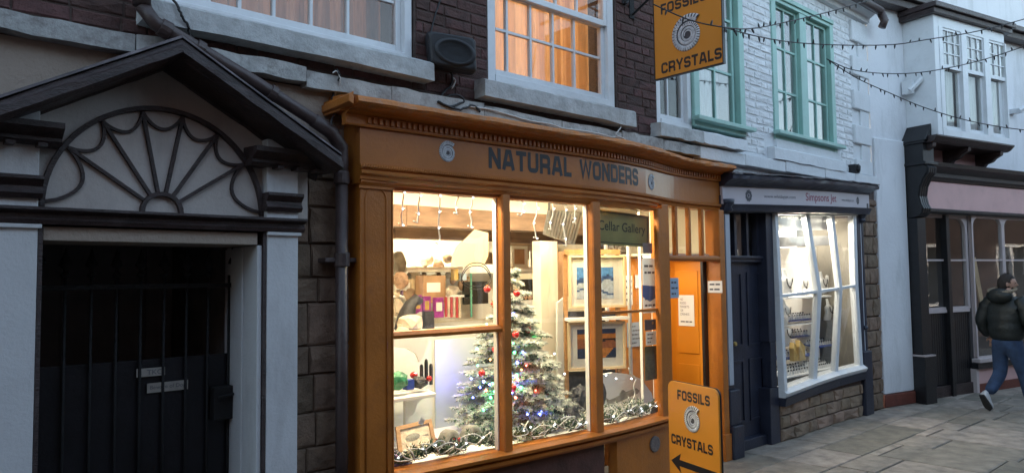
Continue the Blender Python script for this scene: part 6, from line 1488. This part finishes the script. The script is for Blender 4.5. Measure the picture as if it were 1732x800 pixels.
# ================================================================== pink shop, turned towards the camera
PO = V((10.28, -.162, 0)); PG = R_(-12.5)
def pf(p): return PO + Matrix.Rotation(PG, 3, 'Z') @ V(p)
def pb(b): b.v = [pf(p) for p in b.v]; return b
class LB:                                  # boxes in the shop's own frame: along, out, up
    def __init__(s): s.b = MB()
    def box(s, a0, a1, o0, o1, z0, z1): s.b.box(a0, a1, -o1, -o0, z0, z1); return s
    def build(s, name, m, parent=None, **k): return pb(s.b).build(name, m, parent, **k)
pbld = thing('white_rendered_building', 'white rendered building with an oriel window above the pink shop', 'building', pf((1.2, .2, 0)))
b = LB(); wall_holes(b.b, -.66, 6.5, 0, 7.0, .0, .30, [(.18, 3.2, -.1, 2.5), (3.2, 6.0, .4, 2.5)]); b.build('wall', 'render', pbld)
b = LB().box(-.64, -.02, .0, .035, .16, 3.40); b.build('pier', 'render', pbld, bevel=.01)
b = LB().box(-.66, -.0, .0, .055, 0, .155); b.build('plinth', 'redbase', pbld, bevel=.01)
b = LB().box(-.68, 6.5, .0, .16, 5.14, 5.24).box(-.68, 6.5, 0, .22, 5.24, 5.32); b.build('eaves', 'brown', pbld, bevel=.01)
# oriel: solid white left cheek, three sashes
orl = thing_part('oriel_window', pbld, pf((1.0, -.35, 3.45)))
OO = .42
b = LB().box(.10, .20, 0, OO, 3.43, 5.0); b.build('cheek', 'wpaint', orl, bevel=.004)
b = LB().box(.20, 1.78, OO - .06, OO, 4.86, 5.0).box(.20, 1.78, OO - .08, OO + .01, 3.43, 3.52).box(1.70, 1.78, 0, OO - .06, 3.52, 4.86); b.build('frame', 'wpaint', orl, bevel=.004)
b = LB().box(.02, 1.90, 0, OO + .06, 5.0, 5.07).box(.0, 1.93, 0, OO + .10, 5.07, 5.14); b.build('cornice', 'brown', orl, bevel=.01)
def ox(px, py=150): return pk_(px, py, OO)[0]
def pk_(px, py, off=0):
    n = V((math.sin(PG), -math.cos(PG), 0)); q = PO + n * off; s_, z_ = pln(px, py, (q.x, q.y), PG); return s_, z_
us_ = [(ox(1598), ox(1629)), (ox(1638), ox(1667)), (ox(1676), ox(1704))]
posts = [(.20, us_[0][0]), (us_[0][1], us_[1][0]), (us_[1][1], us_[2][0]), (us_[2][1], 1.78)]
for a0, a1 in posts: b = LB().box(a0, a1, OO - .06, OO + .008, 3.52, 4.86); b.build('post', 'wpaint', orl, bevel=.004)
for a0, a1 in us_:
    zr = 4.36
    s_ = .022; b = LB().box(a0, a0 + s_, OO - .04, OO - .01, zr - .03, 4.86).box(a1 - s_, a1, OO - .04, OO - .01, zr - .03, 4.86).box(a0 + s_, a1 - s_, OO - .04, OO - .01, zr - .03, zr + .02).box(a0 + s_, a1 - s_, OO - .04, OO - .01, 4.83, 4.86); b.build('sash', 'wpaint', orl)
    for k in (1, 2): x = a0 + (a1 - a0) * k / 3; b = LB().box(x - .007, x + .007, OO - .038, OO - .012, zr + .02, 4.83); b.build('glazing_bar', 'wpaint', orl)
    for k in (1, 2): z = zr + .02 + (4.81 - zr) * k / 3; b = LB().box(a0 + s_, a1 - s_, OO - .037, OO - .013, z - .007, z + .007); b.build('glazing_bar', 'wpaint', orl)
    b = LB().box(a0 + s_, a1 - s_, OO - .027, OO - .023, zr + .02, 4.83); b.build('pane', 'skyglass', orl)
    s_ = .035; b = LB().box(a0, a0 + s_, OO - .08, OO - .045, 3.52, zr).box(a1 - s_, a1, OO - .08, OO - .045, 3.52, zr).box(a0 + s_, a1 - s_, OO - .08, OO - .045, 3.52, 3.58).box(a0 + s_, a1 - s_, OO - .08, OO - .045, zr - .04, zr); b.build('sash', 'wpaint', orl)
    b = LB().box(a0 + s_, a1 - s_, OO - .065, OO - .061, 3.58, zr - .04); b.build('pane', 'glass', orl)
    c_ = LB().box(a0 + (a1 - a0) * .62, a1 - .01, OO - .14, OO - .13, 3.54, 4.8); c_.build('net_curtain', 'netcurtain', orl)
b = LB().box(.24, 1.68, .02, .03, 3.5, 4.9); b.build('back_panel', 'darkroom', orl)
# oriel base + brackets + pink apron
b = LB(); b.b.sweep([(.02, 0), (1.86, 0)], [(0, 3.34), (OO - .06, 3.34), (OO - .02, 3.36), (OO + .01, 3.39), (OO + .03, 3.41), (OO + .03, 3.428), (0, 3.428)]); b.build('base_moulding', 'brown', orl)
for s0 in (.06, .86, 1.66):
    b = LB(); prof = [(0, 3.34), (OO - .05, 3.34), (OO - .06, 3.29), (OO - .14, 3.25), (OO - .18, 3.21), (OO - .26, 3.19), (OO - .29, 3.15), (.06, 3.13), (.06, 3.10), (0, 3.10)]
    b.b.prism([(s0, -q[0], q[1]) for q in prof], (.07, 0, 0)); b.build('bracket', 'brown', orl, bevel=.004)
b = LB().box(.13, 1.66, 0, .02, 3.0, 3.34); b.build('apron', 'pink', orl)
b = LB().box(-.0, .05, .02, .16, 4.02, 4.20); b.b.tube([(-.02, -.14, 4.05), (.10, -.24, 4.20)], .035, 6); fdl = pb(b.b).build('floodlight', 'wpaint'); tag(fdl, 'small white floodlight fixed beside the left cheek of the oriel', 'floodlight')
s2, z2 = pk_(1729, 185, .15); b = LB().box(s2 - .06, s2 + .05, 0, .14, z2 - .05, z2 + .02); b.b.tube([(s2 - .08, -.14, z2 - .03), (s2 + .10, -.22, z2 + .07)], .04, 6); tag(pb(b.b).build('floodlight', 'wpaint'), 'small white floodlight right of the oriel window at the picture edge', 'floodlight')
P = [pf((s_, -.02, z_)) for s_, z_ in (pk_(1545, -10), pk_(1562, 10), pk_(1565, 60), pk_(1566, 150), pk_(1568, 185), pk_(1572, 235))]
cable([pf((pk_(px, py)[0], -.015, pk_(px, py)[1])) for px, py in ((1540, -5), (1558, 8), (1566, 22), (1567, 90), (1569, 160), (1571, 200), (1573, 232))], .012, 'wcable', 'grey cable running down the white wall beside the oriel', wob=.004)
# pink shopfront
ps = thing('pink_shopfront', 'pink shopfront with black columns, black cornice and arched window lights', 'shopfront', pf((1.5, -.1, 0)))
# left console & pilaster
b = LB().box(-.01, .17, 0, .16, .62, 2.38); b.build('pilaster', 'black', ps, bevel=.006)
b = LB().box(-.03, .20, 0, .20, 0, .615); b.build('plinth_block', 'black', ps, bevel=.008)
b = LB().box(-.035, .205, 0, .203, .60, .618); b.build('plinth_cap', 'pwhite', ps)
b = LB(); prof = [(0, 3.06), (.30, 3.06), (.34, 3.02), (.33, 2.95), (.27, 2.88), (.22, 2.78), (.20, 2.66), (.22, 2.56), (.25, 2.50), (.23, 2.44), (.18, 2.40), (0, 2.38)]
for k in range(4): b.b.prism([(.0 + k * .045, -q[0], q[1]) for q in prof], (.034, 0, 0))
b.b.prism([(-.01, -q[0] * .93, q[1]) for q in prof], (.20, 0, 0)); b.build('scroll_console', 'black', ps, bevel=.003)
b = LB().box(-.04, .24, 0, .32, 3.062, 3.10); b.b.box(-.02, .22, -.28, 0, 3.10, 3.34); b.b.box(-.04, .25, -.31, 0, 3.34, 3.37)
b.b.prism([(-.05, -.33, 3.372), (.26, -.33, 3.372), (.105, -.33, 3.60)], (0, .33, 0)); b.build('gabled_cap', 'black', ps, bevel=.006)
b = LB(); b.b.sweep([(.205, 0), (4.4, 0)], [(0, 2.90), (.10, 2.90), (.11, 2.93), (.13, 2.95), (.13, 3.0), (.19, 3.05), (.24, 3.07), (.25, 3.12), (.20, 3.135), (0, 3.16)]); b.build('cornice', 'black', ps)
b = LB().box(.20, 4.4, 0, .08, 2.53, 2.895); b.build('fascia', 'pink', ps)
b = LB(); b.b.sweep([(.20, 0), (4.4, 0)], [(0, 2.47), (.09, 2.47), (.11, 2.49), (.11, 2.515), (.085, 2.528), (0, 2.528)]); b.build('architrave', 'black', ps)
# glazed lights with round upper corners
def arched(s0, s1, z0, z1, o, m='pwhite', bw=.045, r=.12, mid=1.84, name='window_frame'):
    """frame sheet with a round cornered opening"""
    n = 8; inn = []
    a0, a1, c0, c1 = s0 + bw, s1 - bw, z0 + bw * .6, z1 - bw
    inn = [(a1, c0)] + [(a1 - r + r * math.cos(q), c1 - r + r * math.sin(q)) for q in [math.pi / 2 * i / n for i in range(n + 1)]] + [(a0 + r + r * math.cos(q), c1 - r + r * math.sin(q)) for q in [math.pi / 2 + math.pi / 2 * i / n for i in range(n + 1)]] + [(a0, c0)]
    out = [(s1, z0)] + [(s1, z1 - (n - i) * .0 if i < n // 2 else z1) if i < n // 2 else (s1 - (s1 - (s0 + s1) / 2) * (i - n // 2) / (n - n // 2), z1) for i in range(n + 1)]
    half = len(out); out += [((s0 + s1) / 2 - ((s0 + s1) / 2 - s0) * i / (n // 2) if i < n // 2 else s0, z1) for i in range(n + 1)] + [(s0, z0)]
    b = LB(); N = len(inn)
    for o_ in (o, o - .05):
        for p in inn: b.b.v.append(V((p[0], -o_, p[1])))
        for p in out: b.b.v.append(V((p[0], -o_, p[1])))
    for i in range(N):
        j = (i + 1) % N
        for f in ([i, j, N + j, N + i], [2 * N + i, 3 * N + i, 3 * N + j, 2 * N + j], [i, 2 * N + i, 2 * N + j, j]): b.b.f.append(f); b.b.mi.append(0)
    fr = b.build(name, m, ps)
    b = LB().box(a0, a1, o - .04, o - .005, mid - .012, mid + .012); b.build('transom_bar', m, ps)
    b = LB().box(a0, a1, o - .03, o - .026, mid + .012, c1); b.build('pane', 'glass', ps); b = LB().box(a0, a1, o - .03, o - .026, c0, mid - .012); b.build('pane', 'glass', ps); return fr
S_ = lambda px, py=480: pk_(px, py, .0)[0]
xa, xb, xc, xd = .20, S_(1609), S_(1644), S_(1697)
arched(xa, xc - .02, 1.17, 2.47, -.02, 'pwhite', .05, .16)
m0 = S_(1604); b = LB().box(m0 - .04, m0 + .035, -.06, .03, 0, 2.46); b.build('door_post', 'black', ps, bevel=.005)
arched(xc, xd, .47, 2.47, .03, 'pwhite', .035, .12); arched(xd, xd + (xd - xc), .47, 2.47, .031, 'pwhite', .035, .12); arched(xd + (xd - xc), xd + 2 * (xd - xc), .47, 2.47, .032, 'pwhite', .035, .12)
b = LB().box(xc - .06, xd * 3, -.02, .10, .415, .47); b.build('sill', 'pwhite', ps, bevel=.008)
b = LB().box(xc - .08, xd * 3, -.02, .08, .33, .412); b.build('sill', 'black', ps, bevel=.005)
b = LB().box(xc - .02, xd * 3, -.03, .03, .12, .33); b.build('riser', 'pink', ps)
b = LB().box(xc - .02, xd * 3, -.03, .045, 0, .118); b.build('riser', 'redbase', ps)
b = LB().box(xc - .08, xc - .02, -.03, .05, 0, .33); b.build('riser_end', 'pwhite', ps)
# black boarded lower doors
b = LB().box(.18, xc - .06, -.08, -.05, .10, 1.15); dd = b.build('door', 'black', ps)
k = .19
while k < xc - .08:
    if not (m0 - .05 < k < m0 + .03): b = LB().box(k, k + .042, -.05, -.035, .16, 1.12); b.build('board', 'black', dd)
    k += .05
b = LB().box(.18, xc - .06, -.06, -.01, 1.125, 1.168); b.build('door_rail', 'pwhite', ps, bevel=.003)
b = LB().box(.18, xc - .06, -.10, .0, 0, .15); b.build('step', 'brown', ps, bevel=.006)
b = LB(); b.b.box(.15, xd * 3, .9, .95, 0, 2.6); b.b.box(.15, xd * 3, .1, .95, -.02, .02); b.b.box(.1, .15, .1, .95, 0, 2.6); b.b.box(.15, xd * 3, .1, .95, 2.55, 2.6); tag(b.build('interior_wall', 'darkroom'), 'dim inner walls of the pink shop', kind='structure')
b = LB(); a_ = pk_(1655, 445, -.4); b.b.prism([(a_[0], .5, 1.9), (a_[0] + .12, .5, 1.9), (a_[0] + .36, .5, .9), (a_[0] + .26, .5, .9)], (0, .02, 0)); tag(pb(b.b).build('curtain', 'palewood'), 'narrow pale brown drape inside the pink shop window', 'curtain')

# ================================================================== string lights across the street
def strand(pts, ys, label, nb, r=.0055):
    P = []
    W_P = []
    for (px, py), d in zip(pts, ys):
        q = ray(px, py); W_P.append(CAM + q * (d / (-(ROT.transposed() @ q).z)))
    t = thing('string_light', label, 'string lights', (W_P[0] + W_P[-1]) / 2, 'black festoon strings crossing the street')
    for i in range(len(W_P) - 1):
        p0, p1, p2, p3 = W_P[max(i - 1, 0)], W_P[i], W_P[i + 1], W_P[min(i + 2, len(W_P) - 1)]
        for k in range(10):
            u = k / 10; P.append(.5 * ((2 * p1) + (p2 - p0) * u + (2 * p0 - 5 * p1 + 4 * p2 - p3) * u * u + (3 * p1 - p0 - 3 * p2 + p3) * u ** 3))
    P.append(W_P[-1]); b = MB(); b.tube(P, r, 5); b.build('wire', 'cable', t, smooth=True)
    L_ = [0]
    for a, c in zip(P, P[1:]): L_.append(L_[-1] + (c - a).length)
    rn = random.Random(int(pts[0][0]))
    for k in range(nb):
        s_ = L_[-1] * (k + .5 + rn.uniform(-.2, .2)) / nb; i = max(j for j in range(len(L_)) if L_[j] <= s_); p = P[i].lerp(P[min(i + 1, len(P) - 1)], (s_ - L_[i]) / max(1e-6, (L_[min(i + 1, len(P) - 1)] - L_[i])))
        d = V((rn.uniform(-.6, .6), rn.uniform(-.3, .3), -1 if rn.random() < .7 else .8)).normalized(); b = MB(); b.tube([p, p + d * .028], .008, 6); b.tube([p + d * .027, p + d * .045], [.007, .003], 6); bb = b.build('bulb', 'cable', t)
dz = lambda X: X
strand([(1105, 8), (1165, 34), (1220, 46), (1270, 49), (1330, 38), (1412, 18), (1482, -3)], [5.5, 5.45, 5.4, 6.0, 6.9, 7.6, 8.4], 'black festoon string sagging from the hanging sign up to the gutter', 26)
strand([(1220, 45), (1280, 62), (1350, 73), (1430, 77), (1510, 76), (1565, 68), (1650, 54), (1732, 33), (1800, 12)], [5.4, 6.0, 6.7, 7.2, 7.6, 7.8, 8.0, 8.2, 8.4], 'black festoon string running nearly level from the hanging sign past the mint window', 34)
strand([(1398, 100), (1440, 118), (1500, 125), (1565, 122), (1650, 105), (1732, 79), (1800, 52)], [8.45, 8.5, 8.6, 8.6, 8.5, 8.4, 8.3], 'upper black festoon string fixed to the right edge of the mint double window', 28)
strand([(1398, 100), (1450, 133), (1510, 160), (1560, 181), (1620, 200), (1680, 213), (1732, 220), (1800, 225)], [8.45, 8.5, 8.6, 8.6, 8.5, 8.4, 8.3, 8.2], 'lower black festoon string dropping from the mint window across the oriel', 28)

# ================================================================== pedestrian
def skin_body(name, verts, edges, radii, m, parent, root=0, sub=2, squash=None):
    me = bpy.data.meshes.new(name); loc = WL[parent]; me.from_pydata([V(v) for v in verts], edges, []); me.materials.append(M[m])
    o = bpy.data.objects.new(name, me); COL.objects.link(o)
    o.modifiers.new('skin', 'SKIN').use_smooth_shade = True
    for i, r in enumerate(radii):
        sv = me.skin_vertices[0].data[i]; sv.radius = r if isinstance(r, tuple) else (r, r); sv.use_root = (i == root)
    s_ = o.modifiers.new('sub', 'SUBSURF'); s_.levels = sub; s_.render_levels = sub
    dg = bpy.context.evaluated_depsgraph_get(); nm = bpy.data.meshes.new_from_object(o.evaluated_get(dg)); bpy.data.objects.remove(o)
    nm.name = name; no = bpy.data.objects.new(name, nm); COL.objects.link(no); no.parent = parent; WL[no] = loc
    for p in nm.polygons: p.use_smooth = True
    return no
px0 = gr(1702, 690); person = thing('person', 'person walking away in a dark fur trimmed puffer jacket, blue jeans and white trainers', 'person', (10.42, -1.20, 0))
person.rotation_euler = (0, 0, R_(-20)); person.scale = (.97, .97, .97)
# local frame: +x = walking direction, +y = the person's left, z up
def H_(o): o.rotation_euler = (0, 0, 0)
# legs as one pair of trousers
skin_body('jeans', [(0, 0, .86), (0, .09, .78), (-.0, .10, .45), (-.24, .10, .22), (0, -.09, .78), (.14, -.10, .46), (.24, -.10, .12), (-.01, 0, .94)],
          [(0, 1), (1, 2), (2, 3), (0, 4), (4, 5), (5, 6), (0, 7)], [(.14, .15), .105, .082, .066, .105, .080, .068, (.13, .15)], 'jeans', person)
jk = skin_body('jacket', [(0, 0, .84), (0, 0, 1.02), (.01, 0, 1.20), (.03, 0, 1.34), (.04, 0, 1.44), (.03, .17, 1.35), (.03, -.17, 1.35)],
               [(0, 1), (1, 2), (2, 3), (3, 4), (3, 5), (3, 6)], [(.165, .20), (.18, .22), (.175, .225), (.15, .19), (.09, .10), .095, .095], 'jacket', person, sub=3)
for pts, rr_ in (([(.03, .17, 1.37), (.01, .24, 1.28), (-.03, .285, 1.12), (.02, .295, 1.0), (.085, .285, .915)], [.085, .092, .080, .070, .052]), ([(.03, -.17, 1.37), (.01, -.24, 1.28), (.0, -.285, 1.12), (.07, -.285, 1.03), (.165, -.265, .98)], [.085, .092, .080, .070, .052])):
    P_, Q_ = [], []
    for i in range(len(pts) - 1):
        for k in range(6): t_ = k / 6; P_.append(V(pts[i]).lerp(V(pts[i + 1]), t_) + WL[person]); Q_.append((rr_[i] * (1 - t_) + rr_[i + 1] * t_) * (1 + .07 * abs(math.sin((i * 6 + k) * .8))))
    b = MB(); b.tube(P_, Q_, 16); b.build('sleeve', 'jacket', person, smooth=True)
# quilting: gentle horizontal baffles
for v in jk.data.vertices:
    n_ = v.normal; v.co += n_ * (.009 * abs(math.sin(v.co.z * 26)) + .004 * math.sin(v.co.y * 30 + v.co.x * 22))
b = MB(); import bmesh as _bm
bm_ = _bm.new(); _bm.ops.create_uvsphere(bm_, u_segments=24, v_segments=16, radius=1); vs = []
for v in bm_.verts:
    x, y, z = v.co; vs.append(V((-.10 + .10 * x * (1 - .25 * z), .155 * y, 1.425 + .095 * z + .03 * x * x)) * 1.0 + WL[person])
b.add(vs, [tuple(q.index for q in f.verts) for f in bm_.faces]); bm_.free(); b.build('hood', 'jacket', person, smooth=True)
b = MB(); rnf = random.Random(2)
ring = lambda q: V((-.045 - .125 * math.cos(q), .150 * math.sin(q), 1.495 - .03 * math.cos(q * 1.0)))
for i in range(900):
    q = rnf.uniform(-2.3, 2.3); c = ring(q); d = V((rnf.uniform(-1, 1), rnf.uniform(-1, 1), rnf.uniform(-.6, 1))).normalized() * .036
    s_ = d.cross(V((.1, 0, 1))).normalized() * .005; b.add([c - s_, c + s_, c + d], [(0, 1, 2)])
b.v = [p + WL[person] for p in b.v]; b.build('fur_trim', 'fur', person)
b = MB(); b.tube([ring(-2.3 + .23 * i) + WL[person] for i in range(21)], .020, 8); b.build('fur_roll', 'fur', person, smooth=True)
# head turned to the right of the picture
hr = Matrix.Rotation(R_(-50), 3, 'Z')
def head():
    b = MB(); c = V((.055, 0, 1.575)); import bmesh
    bm = bmesh.new(); bmesh.ops.create_uvsphere(bm, u_segments=28, v_segments=22, radius=1)
    vs = []
    for v in bm.verts:
        x, y, z = v.co; X = .098 * x; Y = .074 * y; Z = .118 * z
        if z < -.1: X *= 1 + .12 * z; Y *= 1 + .30 * z
        if x > 0: 
            X -= .012 * max(0, 1 - abs(z + .05) * 4) * (1 if abs(y) > .25 else 0) * min(1, abs(y) * 2)      # eye hollows
            X += .026 * math.exp(-((z + .14) ** 2) / .018 - (y * y) / .020) * (x > .5)                      # nose
            X += .008 * math.exp(-((z + .50) ** 2) / .008 - (y * y) / .09)                                   # lips
            X += .012 * math.exp(-((z + .82) ** 2) / .02 - (y * y) / .1)                                     # chin
            X += .006 * math.exp(-((z - .18) ** 2) / .006 - (y * y) / .3)                                    # brow
        vs.append(hr @ V((X, Y, Z)) + c)
    fs = [tuple(q.index for q in f.verts) for f in bm.faces]; bm.free(); b.add(vs, fs)
    b.tube([(.03, 0, 1.40), (.04, 0, 1.52)], [.058, .055], 12)
    for sg in (1, -1): b.ico(hr @ V((-.008, sg * .076, -.01)) + c, (.018, .009, .030), sub=2)
    b.v = [p + WL[person] for p in b.v]; h = b.build('head', 'skin', person, smooth=True)
    e = MB()
    for sg in (1, -1): e.ico(hr @ V((.083, sg * .030, .010)) + c, (.008, .010, .007), sub=1)
    e.v = [p + WL[person] for p in e.v]; e.build('eyes', 'hair', h)
    b = MB(); bm = bmesh.new(); bmesh.ops.create_uvsphere(bm, u_segments=28, v_segments=20, radius=1); vs = []; 
    for v in bm.verts:
        x, y, z = v.co; lim = .52 if x > .40 else (-.60 if x < -.15 else .12)
        k = 1.075 if z > lim else .90; n2 = 1 + random.uniform(-.015, .02)
        vs.append(hr @ V((.099 * x * k * n2, .075 * y * k * n2, .119 * z * k * n2)) + c)
    b.add(vs, [tuple(q.index for q in f.verts) for f in bm.faces]); bm.free()
    for q in list(vs):
        d = (q - c); 
        if d.length > .085:
            for _ in range(3):
                e_ = d.normalized() * .012 + V((random.uniform(-.006, .006), random.uniform(-.006, .006), random.uniform(-.012, .0))); s_ = e_.cross(V((0, 0, 1))).normalized() * .0025
                o_ = q + V((random.uniform(-.01, .01), random.uniform(-.01, .01), random.uniform(-.01, .01))); b.add([o_ - s_, o_ + s_, o_ + e_], [(0, 1, 2)])
    b.v = [p + WL[person] for p in b.v]; b.build('hair', 'hair', person, smooth=True)
head()
def hand(w0, dirv, sg):
    w0 = V(w0); d = V(dirv).normalized(); side = d.cross(V((0, 0, 1))).normalized() * sg; up = side.cross(d).normalized()
    verts = [w0, w0 + d * .045, w0 + d * .085]; edges = [(0, 1), (1, 2)]; rad = [(.020, .026), (.016, .036), (.013, .036)]
    for k, (off, ln) in enumerate(((-.030, .062), (-.010, .072), (.010, .068), (.030, .052))):
        i = len(verts); base = w0 + d * .085 + side * off
        verts += [base, base + d * ln * .45 - up * .006, base + d * ln * .8 - up * .022]; edges += [(2, i), (i, i + 1), (i + 1, i + 2)]; rad += [.0095, .0085, .0075]
    i = len(verts); verts += [w0 + d * .03 - side * .035 - up * .008, w0 + d * .065 - side * .052 - up * .018]; edges += [(1, i), (i, i + 1)]; rad += [.011, .009]
    return skin_body('hand', verts, edges, rad, 'skin', person, root=0, sub=1)
hand((.105, .285, .90), (.35, 0, -1), 1); hand((.20, -.265, .955), (.7, .1, -.6), -1)
def shoe(tip, heel, ank, label=None):
    tip, heel = V(tip), V(heel); d = (tip - heel); L_ = d.length; d.normalize(); lat = V((0, 1, 0)); up = d.cross(lat).normalized()
    if up.z < 0 and abs(d.z) < .9: up = -up
    b = MB(); sec = [(0, .030, .075), (.12, .038, .085), (.35, .040, .075), (.6, .046, .055), (.82, .044, .042), (1, .020, .028)]; n = 12
    for t, hw, hh in sec:
        c = heel + d * L_ * t
        for k in range(n):
            q = 2 * math.pi * k / n; b.v.append(c + lat * hw * math.cos(q) + up * (max(-.012, hh * math.sin(q))))
    for i in range(len(sec) - 1):
        for k in range(n): b.f.append([i * n + k, i * n + (k + 1) % n, (i + 1) * n + (k + 1) % n, (i + 1) * n + k]); b.mi.append(0)
    b.f += [list(range(n)), [(len(sec) - 1) * n + k for k in range(n)]]; b.mi += [0, 0]
    b.v = [p + WL[person] for p in b.v]; s_ = b.build('trainer', 'shoe', person, smooth=True)
    b = MB()
    P_ = [heel + d * L_ * t + lat * w_ - up * .012 for t, w_ in ((-.01, 0), (.0, .030), (.35, .040), (.62, .048), (.85, .044), (1.02, 0), (.85, -.044), (.62, -.048), (.35, -.040), (0, -.030))]
    b.prism(P_, -up * .022); b.v = [p + WL[person] for p in b.v]; b.build('sole', 'sole', s_)
shoe((.43, -.11, .034), (.15, -.10, .034), None)
shoe((-.19, .11, .02), (-.33, .11, .22), None)

# ================================================================== the row of houses on the other side of the street (behind the camera)
ob = thing('opposite_terrace', 'brick terrace on the other side of the street, behind the viewer', 'building', (3, -7.3, 0))
hl = [(x, x + 1.2, z, z + 1.6) for x in [-13.2 + 2.8 * i for i in range(17)] for z in (.8,)]
b = MB(); wall_holes(b, -15, 34, 0, 4.4, -7.6, -7.3, hl); b.build('wall', 'obrick', ob)
for x0, x1, z0, z1 in hl:
    b = MB(); b.box(x0, x0 + .08, -7.42, -7.32, z0, z1); b.box(x1 - .08, x1, -7.42, -7.32, z0, z1); b.box(x0 + .08, x1 - .08, -7.42, -7.32, z0, z0 + .08); b.box(x0 + .08, x1 - .08, -7.42, -7.32, z1 - .08, z1); b.box(x0 + .57, x0 + .63, -7.41, -7.33, z0 + .08, z1 - .08); f = b.build('window', 'wpaint', ob)
    b = MB(); b.box(x0 + .08, x1 - .08, -7.44, -7.43, z0 + .08, z1 - .08); b.build('pane', 'screen', f)
b = MB(); b.prism([(-15.2, -7.1, 4.4), (-15.2, -7.1, 4.5), (-15.2, -9.6, 6.0), (-15.2, -12, 4.5), (-15.2, -12, 4.4)], (49.4, 0, 0)); b.build('roof', 'lead', ob)

b = MB(); b.box(26, 26.3, -9, 6, 0, 4.2); tag(b.build('far_house', 'obrick'), 'plain brick house front closing the far end of the street', 'building')

b = MB(); b.box(-15.1, 3.4, -11.9, -7.28, 0.001, 7.2); tag(b.build('shading_house', 'obrick'), 'unseen taller brick house behind the viewer, added to darken the left of the facade', 'building')  # added blocker, tall enough to keep skylight off the left of the facade
